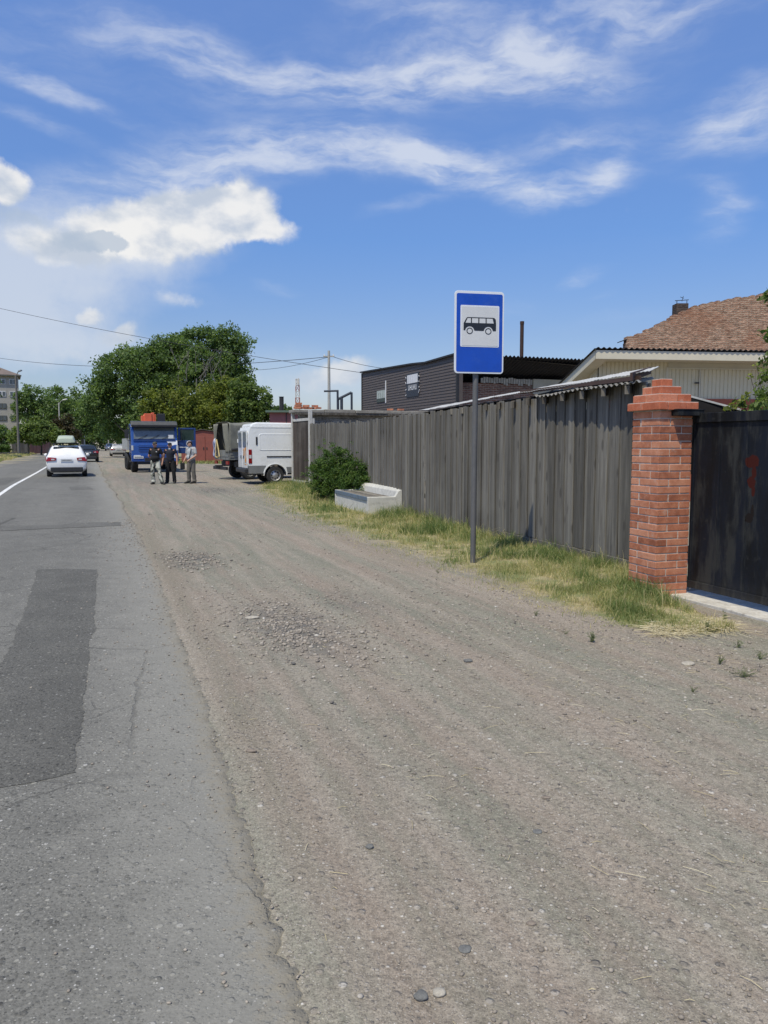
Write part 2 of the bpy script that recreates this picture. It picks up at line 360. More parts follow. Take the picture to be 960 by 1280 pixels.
def ground_mat():
    m, nt, b = newmat('gravelly dirt'); co = objco(nt)
    rot = vmap(nt, co, (1, 1, 1), (0, 0, R(-20.5)))          # x across the road, y along it
    # tyre-pressed bands along the verge, wavering
    wv = nd(nt, 'ShaderNodeVectorMath', {0: rot, 1: nd(nt, 'ShaderNodeVectorMath', {0: nd(nt, 'ShaderNodeTexNoise', {'Vector': co, 'Scale': 0.6, 'Detail': 3.0}).outputs['Color'], 1: (0.26, 0.3, 0)}, operation='MULTIPLY').outputs[0]}, operation='ADD').outputs[0]
    s1 = noi(nt, vmap(nt, wv, (2.4, 0.07, 1)), 1.0, 4, 0.6)
    s2 = noi(nt, vmap(nt, wv, (6.0, 0.22, 1), (0, 0, 0), (7, 3, 0)), 1.0, 4, 0.6)
    p1 = noi(nt, co, 0.9, 6, 0.6, 0.3); p2 = noi(nt, co, 4.5, 6, 0.65); p3 = noi(nt, co, 42.0, 5, 0.7)
    red = (0.256, 0.213, 0.172); grn = (0.200, 0.198, 0.156); lgt = (0.342, 0.298, 0.248)
    c = mixc(nt, sstep(nt, mth(nt, 'MULTIPLY_ADD', p1, 0.25, mth(nt, 'MULTIPLY', s1, 0.75)), 0.40, 0.60), red, grn)
    c = mixc(nt, mth(nt, 'MULTIPLY', sstep(nt, mth(nt, 'MULTIPLY_ADD', s2, 0.75, mth(nt, 'MULTIPLY', p2, 0.25)), 0.42, 0.62), 0.5), c, lgt)
    c = mixc(nt, mth(nt, 'MULTIPLY', sstep(nt, p2, 0.56, 0.74), 0.45), c, (0.20, 0.178, 0.15))
    eg = attr(nt, 'edge'); c = mixc(nt, mth(nt, 'MULTIPLY', sstep(nt, mth(nt, 'MULTIPLY_ADD', mth(nt, 'SUBTRACT', p2, 0.5), 0.9, eg), 0.25, 0.85), 0.7), c, (0.215, 0.19, 0.145))
    c = mixc(nt, 1.0, c, ramp(nt, p3, [(0.30, 0.62), (0.5, 1.0), (0.72, 1.34)]), 'MULTIPLY'); p4 = noi(nt, co, 150.0, 3, 0.7); c = mixc(nt, 1.0, c, ramp(nt, p4, [(0.28, 0.40), (0.44, 0.92), (0.6, 1.05), (0.74, 1.8)]), 'MULTIPLY')
    # embedded stones at three sizes
    hs = []
    for sc, thr, amt in ((26.0, 0.86, 0.6), (62.0, 0.62, 0.7), (150.0, 0.35, 0.65)):
        v = nd(nt, 'ShaderNodeTexVoronoi', {'Vector': co, 'Scale': sc, 'Randomness': 1.0})
        rr = nd(nt, 'ShaderNodeSeparateColor', {0: v.outputs['Color']})
        sel = mth(nt, 'GREATER_THAN', rr.outputs[0], thr)
        k = mth(nt, 'MULTIPLY', sel, sstep(nt, v.outputs['Distance'], 0.46, 0.24))
        sc_ = ramp(nt, rr.outputs[1], [(0.0, (0.12, 0.11, 0.10)), (0.3, (0.23, 0.20, 0.17)), (0.7, (0.34, 0.30, 0.255)), (0.93, (0.44, 0.41, 0.37)), (1.0, (0.66, 0.63, 0.58))])
        c = mixc(nt, mth(nt, 'MULTIPLY', k, amt), c, sc_); hs.append((k, 1.0 / sc))
    dk = attr(nt, 'chips')
    vch = nd(nt, 'ShaderNodeTexVoronoi', {'Vector': co, 'Scale': 34.0})
    chc = mixc(nt, mth(nt, 'MULTIPLY', 1.0, 0.8), ramp(nt, nd(nt, 'ShaderNodeSeparateColor', {0: vch.outputs['Color']}).outputs[2], [(0.0, 0.04), (0.5, 0.09), (0.9, 0.2), (1.0, 0.40)]), (0.10, 0.098, 0.094))
    c = mixc(nt, mth(nt, 'MULTIPLY', dk, sstep(nt, noi(nt, co, 5.0, 5, 0.7), 0.34, 0.60)), c, chc)
    # soil under the grass: darker, with straw litter
    gsy = attr(nt, 'grassy')
    gc = mixc(nt, sstep(nt, noi(nt, co, 7.0, 6, 0.7), 0.36, 0.62), (0.20, 0.175, 0.105), (0.40, 0.34, 0.20))
    gc = mixc(nt, sstep(nt, noi(nt, co, 1.6, 5, 0.6), 0.45, 0.62), gc, (0.17, 0.19, 0.08))
    c = mixc(nt, sstep(nt, mth(nt, 'MULTIPLY_ADD', mth(nt, 'SUBTRACT', noi(nt, co, 9.0, 5, 0.7), 0.5), 0.9, gsy), 0.25, 0.8), c, gc)
    setin(nt, b, 'Base Color', c); b.inputs['Roughness'].default_value = 0.95; b.inputs['Specular IOR Level'].default_value = 0.25
    h = mth(nt, 'MULTIPLY', p3, 0.010)
    for k, s in hs: h = mth(nt, 'MULTIPLY_ADD', k, s * 0.22, h)
    bump(nt, b, h, 0.85, 1.0)
    return m
M_ground = ground_mat()
ground = npmesh('ground', np.stack([x, y, z], -1), Fq, M_ground, smooth=True)
tag(ground, 'dusty gravel ground beside the road', kind='structure')
w_ = lat(x, y); gi = grass_in(x, y)
pn = vnoise(x * 1.2, y * 1.2, 11)
grassy = np.clip(np.where(gi > -0.5, gi * 2.6 - 0.1, 0), 0, 1)
grassy = np.maximum(grassy, np.where(w_ > RW + 0.4, 1.0, 0))
grassy = np.maximum(grassy, np.where((y > 58) & (w_ < -6), np.clip((y - 58) / 4, 0, 1) * 0.9, 0))
a = ground.data.attributes.new('grassy', 'FLOAT', 'POINT'); a.data.foreach_set('value', grassy.astype(np.float32))
def spot(cx, cy, rx, ry, ang=0.36):
    dx, dy = x - cx, y - cy; u = dx + ang * dy; v = dy - ang * dx * 0
    return np.clip(1.25 - np.sqrt((u / rx) ** 2 + (v / ry) ** 2), 0, 1)
chips = np.maximum.reduce([spot(-0.78, 6.5, 0.5, 1.05), spot(-2.62, 10.4, 0.45, 0.8) * 0.8, spot(-5.6, 25.8, 0.9, 2.0) * 1.0, spot(-0.3, 7.5, .4, 0.7) * 0.4, spot(-11.5, 36, 1.6, 10) * 0.7])
chips = np.clip(chips + 0.25 * (pn - 0.5), 0, 1) * (chips > 0)
edge = np.where(w_ < 0.4, np.exp(-((w_ + 0.12) / 0.22) ** 2), 0) * np.clip(.35 + 1.0 * vnoise(y * .5, x * .0, 61), 0, 1)
a = ground.data.attributes.new('edge', 'FLOAT', 'POINT'); a.data.foreach_set('value', edge.astype(np.float32))
a = ground.data.attributes.new('chips', 'FLOAT', 'POINT'); a.data.foreach_set('value', chips.astype(np.float32))

def asphalt(name, base=0.165, dust=True, rough=0.88, crack=True):
    m, nt, b = newmat(name); co = objco(nt)
    rot = vmap(nt, co, (1, 1, 1), (0, 0, R(-20.5)))
    big = noi(nt, vmap(nt, rot, (1.0, 0.12, 1)), 1.0, 5, 0.6); mid = noi(nt, co, 2.2, 7, 0.65, 0.3); fin = noi(nt, co, 70.0, 4, 0.7)
    k = mth(nt, 'MULTIPLY_ADD', big, 0.55, mth(nt, 'MULTIPLY', mid, 0.45))
    c = mixc(nt, sstep(nt, k, 0.36, 0.64), [base * 0.84, base * 0.82, base * 0.75], [base * 1.15, base * 1.12, base * 1.02])
    c = mixc(nt, 1.0, c, ramp(nt, fin, [(0.30, 0.6), (0.5, 1.0), (0.7, 1.4)]), 'MULTIPLY')
    hs = mth(nt, 'MULTIPLY', fin, 0.004)
    for sc, thr, am in ((30.0, 0.84, 0.7), (48.0, 0.66, 0.85), (110.0, 0.35, 0.8)):
        v = nd(nt, 'ShaderNodeTexVoronoi', {'Vector': co, 'Scale': sc})
        rr = nd(nt, 'ShaderNodeSeparateColor', {0: v.outputs['Color']})
        kk = mth(nt, 'MULTIPLY', mth(nt, 'GREATER_THAN', rr.outputs[0], thr), sstep(nt, v.outputs['Distance'], 0.48, 0.26))
        g = base / 0.165
        sc_ = ramp(nt, rr.outputs[1], [(0.0, (0.05 * g, 0.049 * g, 0.045 * g)), (0.35, (0.115 * g, 0.112 * g, 0.102 * g)), (0.72, (0.20 * g, 0.195 * g, 0.176 * g)), (0.93, (0.33 * g, 0.32 * g, 0.285 * g)), (1.0, (0.55 * g, 0.54 * g, 0.52 * g))])
        c = mixc(nt, mth(nt, 'MULTIPLY', kk, am), c, sc_); hs = mth(nt, 'MULTIPLY_ADD', kk, 0.16 / sc, hs)
    # oil drips and dark stains
    c = mixc(nt, mth(nt, 'MULTIPLY', sstep(nt, noi(nt, co, 1.3, 6, 0.7, 0.5), 0.64, 0.74), 0.38), c, [base * 0.45] * 3)
    if crack:
        wc = nd(nt, 'ShaderNodeVectorMath', {0: co, 1: nd(nt, 'ShaderNodeVectorMath', {0: nd(nt, 'ShaderNodeTexNoise', {'Vector': co, 'Scale': 2.5, 'Detail': 8.0, 'Roughness': 0.7}).outputs['Color'], 1: (0.22, 0.22, 0)}, operation='MULTIPLY').outputs[0]}, operation='ADD').outputs[0]
        for sc, wd, lo, hi in ((0.42, 0.0040, 0.38, 0.54), (0.9, 0.006, 0.50, 0.60), (2.6, 0.016, 0.58, 0.66)):
            ve = nd(nt, 'ShaderNodeTexVoronoi', {'Vector': wc, 'Scale': sc}, feature='DISTANCE_TO_EDGE').outputs['Distance']
            ck = mth(nt, 'MULTIPLY', sstep(nt, ve, wd, wd * 0.3), sstep(nt, noi(nt, co, 0.55, 3, 0.5), lo, hi))
            c = mixc(nt, mth(nt, 'MULTIPLY', ck, 0.6), c, (0.06, 0.057, 0.052)); hs = mth(nt, 'MULTIPLY_ADD', ck, -0.006, hs)
    if dust:
        la = attr(nt, 'lat')
        e = mth(nt, 'MULTIPLY_ADD', mth(nt, 'SUBTRACT', noi(nt, co, 6.0, 7, 0.72), 0.5), 1.0, la)
        c = mixc(nt, mth(nt, 'MULTIPLY', sstep(nt, e, 1.0, 0.05), 0.5), c, (0.29, 0.28, 0.25))
        e2 = mth(nt, 'MULTIPLY_ADD', mth(nt, 'SUBTRACT', noi(nt, co, 22.0, 5, 0.75), 0.5), 0.42, la)
        c = mixc(nt, mth(nt, 'MULTIPLY', sstep(nt, e2, 0.17, -0.03), 0.92), c, (0.232, 0.208, 0.163))
    setin(nt, b, 'Base Color', c); b.inputs['Roughness'].default_value = rough; b.inputs['Specular IOR Level'].default_value = 0.3
    bump(nt, b, hs, 0.8, 1.0)
    return m
M_asph = asphalt('worn asphalt', 0.152); M_patch = asphalt('newer asphalt', 0.106, dust=False, crack=False)
ys = list(np.arange(-6, 0, 0.1)) + list(np.arange(0, 12, 0.015)); st_ = 0.02
while ys[-1] < 300: st_ = min(6, st_ * 1.05); ys.append(ys[-1] + st_)
ys = np.array(ys); ex = np.interp(ys, EY, EX)
cols = [-0.006, 0.0, 0.06, 0.2, 0.45, 0.9, 1.8, 3.3, 5.2, 7.0, RW]
jag = 0.12 * (vnoise(ys * 0.6, ys * 0, 21) - 0.5) + 0.035 * (vnoise(ys * 5, ys * 0, 22) - 0.5) + 0.04 * (vnoise(ys * 17, ys * 0, 23) - 0.5) + 0.03 * (vnoise(ys * 31, ys * 0, 24) - 0.5)
V = []; LA = []
for c in cols:
    j = jag * max(0, 1 - max(c, 0) / 0.6)
    V.append(np.stack([ex + RN.x * (c + j) , ys + RN.y * (c + j), np.full_like(ys, -0.012 if c < 0 else 0.0)], -1)); LA.append(np.full_like(ys, max(c, 0)))
V = np.concatenate(V); n = len(ys); ii = np.arange(len(V)).reshape(len(cols), n)
Fq = np.stack([ii[:-1, :-1], ii[:-1, 1:], ii[1:, 1:], ii[1:, :-1]], -1).reshape(-1, 4)[:, ::-1]
road = npmesh('road', V, Fq, M_asph); tag(road, 'worn grey asphalt road', kind='structure')
a = road.data.attributes.new('lat', 'FLOAT', 'POINT'); a.data.foreach_set('value', np.concatenate(LA).astype(np.float32))
def jagpoly(px, amp=0.03, step=0.12, zz=0.004):
    w = [G(*p) for p in px]; out = []
    for i, p in enumerate(w):
        q = w[(i + 1) % len(w)]; L = (q - p).length; k = max(1, int(L / max(step, L / 260)))
        nrm = Vector((-(q - p).y, (q - p).x, 0)).normalized()
        for t in range(k):
            c = p.lerp(q, t / k); o = 0 if t == 0 else amp * (mnoise.noise(c * 2.1) + 0.5 * mnoise.noise(c * 9) + .4 * mnoise.noise(c * 23))
            out.append((c.x + nrm.x * o, c.y + nrm.y * o, zz))
    return out
def ground_sheet(name, px, m, amp=0.03, zz=0.0025, label=None):
    mb = MB(); mb.poly(jagpoly(px, amp, 0.03, zz)); o = mb.build(name, m, fix=False)
    if o.data.polygons[0].normal.z < 0: o.data.flip_normals()
    return tag(o, label, kind='structure')
ground_sheet('asphalt_patch', [(46, 712), (84, 711), (122, 712), (119, 760), (108, 850), (95, 966), (60, 974), (0, 985), (-60, 996), (-40, 900), (0, 836), (28, 772), (38, 742)], M_patch, 0.03)
M_strip = asphalt('tar strip', 0.125, dust=False, crack=False)
ground_sheet('repair_strip', [(-90, 660), (0, 657), (60, 657), (120, 653), (151, 653), (152, 657), (100, 659.5), (40, 662), (0, 664), (-90, 668)], M_strip, 0.04, 0.005)
ground_sheet('asphalt_patch', [(88, 612), (116, 612), (113, 608.5), (88, 608.5)], M_strip, 0.06, 0.004)
ground_sheet('asphalt_patch', [(42, 603), (96, 603), (99, 594), (58, 594)], asphalt('patch pale', 0.14, False, crack=False), 0.1, 0.004)
ground_sheet('asphalt_patch', [(-60, 612), (4, 606), (26, 597), (8, 597), (-30, 602)], M_strip, 0.12, 0.004)
# white centre line, worn
m, nt, b = newmat('worn road paint'); co = objco(nt)
k = sstep(nt, mth(nt, 'MULTIPLY_ADD', noi(nt, co, 30, 5, 0.7), 0.5, mth(nt, 'MULTIPLY', noi(nt, co, 3, 4, 0.6), 0.5)), 0.40, 0.50)
setin(nt, b, 'Base Color', mixc(nt, k, (0.22, 0.22, 0.215), (0.70, 0.70, 0.69))); b.inputs['Roughness'].default_value = 0.8
mb = MB(); yy = [-4] + list(np.arange(2, 130, 2.0)); pts = []
for q in yy:
    e = float(np.interp(q, EY, EX)); pts.append((e + RN.x * 3.33, q + RN.y * 3.33))
for (p, q) in zip(pts[:-1], pts[1:]):
    mb.poly([(p[0] - .065, p[1] - .025, .006), (p[0] + .065, p[1] + .025, .006), (q[0] + .065, q[1] + .025, .006), (q[0] - .065, q[1] - .025, .006)])
tag(mb.build('road_marking', m, fix=False), 'white centre line on the road', kind='structure')
# concrete threshold in front of the gate
M_conc = mat('pale concrete', (0.46, 0.44, 0.40), 0.9, 0, 0.2, 5, 0.35, (0.24, 0.215, 0.18), 0.75)
A0 = Vector((3.16, 8.0, 0)); GD = Vector((0.36, -0.933, 0)); GNm = Vector((-0.933, -0.36, 0))
mb = MB(); e = []
for i in range(40):
    t = -0.05 + i * 0.11; p = A0 + GD * t + GNm * (0.20 + 0.05 * mnoise.noise(Vector((t * 2, 3, 0))) + 0.02 * t); e.append((p.x, p.y))
q0 = A0 + GD * 4.3 - GNm * 0.5; q1 = A0 + GD * -0.05 - GNm * 0.5
mb.prism(e + [(q0.x, q0.y), (q1.x, q1.y)], -0.06, 0.012, 'z')
tag(mb.build('concrete_path', M_conc, bevel=0.008), 'cracked concrete threshold under the gate', kind='structure')

# ------------------------------------------------------------------ loose gravel, stones, straw, grass, weeds
def ramp_mat(name, stops, rough=0.8, trans=0.0, noise_sc=60, spec=0.3):
    m, nt, b = newmat(name); co = objco(nt); t = attr(nt, 'tint')
    c = ramp(nt, t, stops); c = mixc(nt, 1.0, c, ramp(nt, noi(nt, co, noise_sc, 3, 0.6), [(0.3, 0.8), (0.7, 1.2)]), 'MULTIPLY')
    setin(nt, b, 'Base Color', c); b.inputs['Roughness'].default_value = rough; b.inputs['Specular IOR Level'].default_value = spec
    if trans:
        tr = nd(nt, 'ShaderNodeBsdfTranslucent', {'Color': mixc(nt, 1.0, c, (1.15, 1.2, 0.6), 'MULTIPLY')})
        mx = nd(nt, 'ShaderNodeMixShader', {0: trans, 1: b.outputs[0], 2: tr.outputs[0]})
        nt.links.new(mx.outputs[0], nt.nodes['Material Output'].inputs[0])
    return m
M_stone = ramp_mat('stone', [(0, (0.12, 0.115, 0.11)), (0.3, (0.23, 0.20, 0.17)), (0.6, (0.31, 0.27, 0.225)), (0.9, (0.40, 0.365, 0.32)), (1, (0.62, 0.60, 0.55))], 0.85)
ph = (1 + 5 ** 0.5) / 2
ICO = np.array([(-1, ph, 0), (1, ph, 0), (-1, -ph, 0), (1, -ph, 0), (0, -1, ph), (0, 1, ph), (0, -1, -ph), (0, 1, -ph), (ph, 0, -1), (ph, 0, 1), (-ph, 0, -1), (-ph, 0, 1)]) / math.sqrt(1 + ph * ph)
ICF = np.array([(0, 11, 5), (0, 5, 1), (0, 1, 7), (0, 7, 10), (0, 10, 11), (1, 5, 9), (5, 11, 4), (11, 10, 2), (10, 7, 6), (7, 1, 8), (3, 9, 4), (3, 4, 2), (3, 2, 6), (3, 6, 8), (3, 8, 9), (4, 9, 5), (2, 4, 11), (6, 2, 10), (8, 6, 7), (9, 8, 1)])
def pebbles(name, px, py, size, tint=None):
    n = len(px); s = size[:, None, None] * rng.uniform(0.6, 1.2, (n, 1, 3)) * np.array([1.15, 1.0, 0.62])
    v = ICO[None] * rng.uniform(0.78, 1.18, (n, 12, 1)) * s
    a = rng.uniform(0, 2 * PI, n); ca, sa = np.cos(a)[:, None], np.sin(a)[:, None]
    vx = v[:, :, 0] * ca - v[:, :, 1] * sa; vy = v[:, :, 0] * sa + v[:, :, 1] * ca
    vz = v[:, :, 2] + (ground_h(px, py) + size * rng.uniform(0.0, 0.45, n))[:, None]
    V = np.stack([vx + px[:, None], vy + py[:, None], vz], -1).reshape(-1, 3)
    Fc = (ICF[None] + (np.arange(n) * 12)[:, None, None]).reshape(-1, 3)
    t = np.repeat(rng.beta(2.2, 2.6, n) if tint is None else tint, 20)
    return npmesh(name, V, Fc, M_stone, tint=t)
def scatter(n, d0, d1, half=0.72, pw=1.0):
    """points over the dirt, even per area within a wide sector ahead"""
    d = np.sqrt(rng.uniform(d0 * d0, d1 * d1, n)) if pw == 1 else d0 + (d1 - d0) * rng.uniform(0, 1, n) ** pw
    a = rng.uniform(-half, half, n); return d * np.sin(a), d * np.cos(a)
PX, PY, PS = [], [], []
for n, d0, d1, lo, hi, ex_ in ((26000, 1.6, 4.5, .0015, .0095, 4.2), (22000, 4.5, 9, .0025, .015, 4.4), (11000, 9, 18, .004, .02, 4.0), (9000, 18, 42, .006, .022, 3.0)):
    px, py = scatter(n, d0, d1); sz = lo + (hi - lo) * rng.uniform(0, 1, n) ** ex_
    k = (lat(px, py) < -0.02) & (grass_in(px, py) < 0.35) & (vnoise(px * 1.5, py * 0.8, 31) + 0.35 * vnoise(px * 5, py * 5, 32) > rng.uniform(0.15, 0.95, n)) & (px < np.interp(py, FYB, FXB) - 0.1)
    PX.append(px[k]); PY.append(py[k]); PS.append(sz[k])
# heaps of road chips
for cx, cy, sx, sy, n, hi in ((-0.78, 6.5, .30, .6, 1700, .020), (-2.65, 10.4, .3, .45, 500, .024), (-5.6, 25.8, .7, 1.3, 420, .022), (-0.3, 7.5, .3, .5, 260, .014), (2.75, 5.6, .5, .5, 400, .014), (1.6, 6.6, .9, .25, 500, .014)):
    dy = rng.normal(0, sy, n); px = cx + rng.normal(0, sx, n) - 0.36 * dy; py = cy + dy; k = (lat(px, py) < -0.05) & (grass_in(px, py) < 0.3)
    PX.append(px[k]); PY.append(py[k]); PS.append((.006 + (hi - .006) * rng.uniform(0, 1, n) ** 2)[k])
# a little grit thrown on the asphalt edge
n = 900; py = rng.uniform(2, 16, n); w = rng.exponential(0.25, n); px = np.interp(py, EY, EX) + RN.x * w; PX.append(px); PY.append(py + RN.y * w); PS.append(rng.uniform(.002, .006, n) * (1 + py * .12))
px, py, ps = map(np.concatenate, (PX, PY, PS))
onroad = lat(px, py) > 0
o = pebbles('gravel', px[~onroad], py[~onroad], ps[~onroad]); tag(o, 'loose gravel strewn over the dirt shoulder', 'gravel', kind='stuff')
_gh = ground_h; ground_h = lambda x, y: np.zeros_like(x) + 0.001
o = pebbles('grit', px[onroad], py[onroad], ps[onroad]); tag(o, 'grit thrown onto the edge of the asphalt', 'gravel', kind='stuff')
ground_h = _gh
def gz(x, y): return float(ground_h(np.array([x]), np.array([y]))[0])
# single stones one can point to
M_sg = mat('grey stone', (0.135, 0.135, 0.13), 0.8, 0, 0.3, 30, 0.3); M_sb = mat('brown stone', (0.20, 0.165, 0.135), 0.85, 0, 0.3, 30, 0.3); M_sp = mat('pale stone', (0.36, 0.33, 0.28), 0.85, 0, 0.25, 30, 0.3)
def stone(u, v, L, Wd, H, rz, m, label):
    p = G(u, v); bm = bmesh.new(); bmesh.ops.create_icosphere(bm, subdivisions=3, radius=1)
    sd = random.random() * 50
    for q in bm.verts:
        f = 1 + 0.22 * mnoise.noise(q.co * 1.3 + Vector((sd, 0, 0))) + 0.06 * mnoise.noise(q.co * 4 + Vector((0, sd, 0))); q.co = Vector((q.co.x * L * .4 * f, q.co.y * Wd * .4 * f, q.co.z * H * .42 * f))
    me = bpy.data.meshes.new('stone'); bm.to_mesh(me); bm.free(); me.materials.append(m); me.polygons.foreach_set('use_smooth', [True] * len(me.polygons))
    o = bpy.data.objects.new('stone', me); COL.objects.link(o); o.location = (p.x, p.y, gz(p.x, p.y) + H * 0.28); o.rotation_euler = (0, 0, rz)
    return tag(o, label, 'stone', 'stones lying on the gravel')
stone(585, 825, .085, .055, .03, .1, M_sg, 'flat dark grey stone lying alone on the dirt beyond the middle tyre tracks')
stone(526, 1243, .055, .047, .024, .6, M_sg, 'round blue-grey stone at the bottom edge with a pale stone touching its right side')
stone(549, 1238, .05, .042, .024, .3, M_sp, 'rounded pale stone touching the round blue-grey one near the bottom edge')
stone(314, 940, .07, .04, .02, -.1, M_sb, 'flat brown stone lying next to the edge of the asphalt')
stone(683, 993, .05, .03, .016, 0, M_sb, 'small flat brown stone in the middle of the reddish dirt')
stone(462, 1060, .04, .034, .022, .4, M_sg, 'small dark stone in the greenish tyre track')
stone(672, 1035, .05, .045, .008, .2, M_sg, 'grey stone pressed flush into the dirt in mid track')
stone(581, 1183, .055, .05, .008, .5, M_sg, 'dark grey stone sunk flush into the dirt near the bottom edge')
stone(860, 828, .13, .09, .035, .4, M_sp, 'broad pale stone among weeds near the gate')
stone(315, 772, .16, .09, .03, .1, M_sp, 'large pale flat stone at the far end of the chip heap')
stone(664, 1150, .04, .03, .015, 0, M_sb, 'small brown stone below the long straw')
stone(770, 1002, .03, .025, .014, 0, M_sp, 'tiny pale stone right of the tyre tracks')
# straw bits
M_straw = ramp_mat('straw', [(0, (0.30, 0.25, 0.14)), (0.5, (0.42, 0.36, 0.22)), (1, (0.55, 0.50, 0.36))], 0.7)
def straws(name, px, py, L, wd, lift=0.004):
    n = len(px); a = rng.uniform(0, PI, n); z = ground_h(px, py) + lift
    dx, dy = np.cos(a) * L / 2, np.sin(a) * L / 2; ox, oy = -np.sin(a) * wd, np.cos(a) * wd
    bend = rng.normal(0, 0.035, n) * L; t1 = rng.uniform(0, .006, n); V = []
    for (k, hz) in ((-1, 0), (0, 1), (1, 0)):
        cx = px + dx * k + (-np.sin(a)) * bend * (1 - abs(k)); cy = py + dy * k + np.cos(a) * bend * (1 - abs(k)); cz = z + hz * t1
        V.append(np.stack([cx - ox, cy - oy, cz], -1)); V.append(np.stack([cx, cy, cz + wd * 1.2], -1)); V.append(np.stack([cx + ox, cy + oy, cz], -1))
    V = np.stack(V, 1).reshape(-1, 3); b0 = (np.arange(n) * 9)[:, None, None]
    Fc = (np.array([(0, 3, 4, 1), (1, 4, 5, 2), (3, 6, 7, 4), (4, 7, 8, 5)])[None] + b0).reshape(-1, 4)
    return npmesh(name, V, Fc, M_straw, tint=np.repeat(rng.uniform(0, 1, n), 4))
SX, SY = [], []
px, py = scatter(700, 1.7, 7); k = (lat(px, py) < -.05) & (grass_in(px, py) < .3) & (rng.uniform(0, 1, 700) < .3 + .25 * (px > .3)) & (px < 3); SX.append(px[k]); SY.append(py[k])
px = rng.uniform(0.9, 3.1, 260); py = rng.uniform(4.2, 6.6, 260); SX.append(px); SY.append(py)
px = rng.uniform(-.1, 2.6, 60); py = rng.uniform(1.9, 5.5, 60); k = lat(px, py) < -.2; tag(straws('straw', px[k], py[k], rng.uniform(.05, .11, k.sum()), rng.uniform(.0008, .0013, k.sum()), .008), 'longer pale straws lying on the dirt in the foreground', 'straw', kind='stuff')
px, py = np.concatenate(SX), np.concatenate(SY)
tag(straws('straw', px, py, rng.uniform(.015, .075, len(px)), rng.uniform(.0006, .0014, len(px))), 'bits of dry straw scattered over the dirt', 'straw', kind='stuff')
# grass: blades along the fence
M_grass = ramp_mat('grass', [(0, (0.60, 0.51, 0.30)), (0.3, (0.50, 0.44, 0.225)), (0.55, (0.315, 0.325, 0.135)), (0.8, (0.175, 0.235, 0.08)), (1, (0.105, 0.165, 0.055))], 0.6, 0.38, 12)
def blades(name, px, py, hgt, wid, tint, m, lean=0.5, z=None):
    n = len(px); a = rng.uniform(0, 2 * PI, n); la = rng.uniform(0, 2 * PI, n); ln = np.abs(rng.normal(0, lean, n)) * hgt
    z = (ground_h(px, py) - 0.01) if z is None else z
    ox, oy = np.cos(a) * wid, np.sin(a) * wid; lx, ly = np.cos(la) * ln, np.sin(la) * ln; V = []
    for (t, wf) in ((0, 1), (0.45, 0.85), (0.8, 0.5)):
        cx = px + lx * t * t; cy = py + ly * t * t; cz = z + hgt * t * (1 - 0.18 * t * np.minimum(1.5, ln / np.maximum(hgt, 1e-4)))
        V.append(np.stack([cx - ox * wf, cy - oy * wf, cz], -1)); V.append(np.stack([cx + ox * wf, cy + oy * wf, cz], -1))
    V.append(np.stack([px + lx, py + ly, z + hgt * (1 - 0.3 * np.minimum(1.5, ln / np.maximum(hgt, 1e-4)))], -1)); V.append(V[-1] + 1e-4)
    V = np.stack(V, 1).reshape(-1, 3); b0 = (np.arange(n) * 8)[:, None, None]
    Fc = (np.array([(0, 1, 3, 2), (2, 3, 5, 4), (4, 5, 7, 6)])[None] + b0).reshape(-1, 4)
    return npmesh(name, V, Fc, m, tint=np.repeat(tint, 3))
GX, GY, GH, GW, GT = [], [], [], [], []
for n, y0, y1, wd in ((70000, 6.3, 10.5, .0022), (52000, 10.5, 17, .0032), (42000, 17, 29.3, .005)):
    py = rng.uniform(y0, y1, n); xl = np.interp(py, GYB, GXB) - 0.25; xr = np.interp(py, FYB, FXB)
    px = xl + (xr - xl) * rng.uniform(0, 1, n) ** 0.8; t = grass_in(px, py)
    cl = vnoise(px * 2.2, py * 2.2, 41); c2_ = vnoise(px * 6, py * 6, 42)
    keep = ~((np.abs((px + .35) * .951 + (py - 16.68) * .309 - .43) < .5) & (np.abs(-(px + .35) * .309 + (py - 16.68) * .951 - 1.45) < 1.55)) & (rng.uniform(0, 1, n) < np.clip(0.10 + 1.5 * t, 0.03, 1) * np.clip(-0.25 + 1.7 * c2_ + 0.8 * (cl - 0.35), 0.03, 1))
    green = np.clip(0.85 * (cl - .5) + 0.50 * np.clip(t, 0, .7) + 0.35 * (c2_ - 0.5) + 0.22, 0, 1)
    green = np.where((np.abs(px - 2.1) < .75) & (np.abs(py - 6.75) < .38), np.maximum(green, 0.42 + .4 * cl), green)          # mown-looking green tongue before the pillar
    green = np.where((np.abs(px - 1.15) < .7) & (py > 9.6) & (py < 13.5), np.clip(green + 0.14, 0, 1), green)
    tint = np.clip(green + rng.normal(0, 0.2, n), 0, 1)
    h = (0.035 + np.where(py < 8.4, 0.062, np.where(py < 12.2, 0.085 + .07 * np.clip(.8 - t, 0, 1), 0.16)) * np.clip(t, 0, 1) * (0.25 + 1.2 * cl * (.3 + 1.3 * c2_))) * (0.35 + 1.45 * rng.uniform(0, 1, n) ** 2.5)
    GX.append(px[keep]); GY.append(py[keep]); GH.append(h[keep]); GW.append((wd * rng.uniform(.7, 1.5, n))[keep]); GT.append(tint[keep])
gx_, gy_, gh_, gw_, gt_ = map(np.concatenate, (GX, GY, GH, GW, GT))
tag(blades('grass', gx_, gy_, gh_, gw_, gt_, M_grass, 0.75), 'patchy green and straw coloured grass along the fence foot', 'grass', kind='stuff')
n = 1500; py = 27 - 20 * rng.uniform(0, 1, n) ** .8; xr = np.interp(py, FYB, FXB); xl = np.interp(py, GYB, GXB); px = xl + (xr - xl) * rng.uniform(.25, .98, n); k = (vnoise(px * 1.7, py * 1.7, 44) > .42) & ~((np.abs(px + .9) < .9) & (np.abs(py - 18) < 2.2))
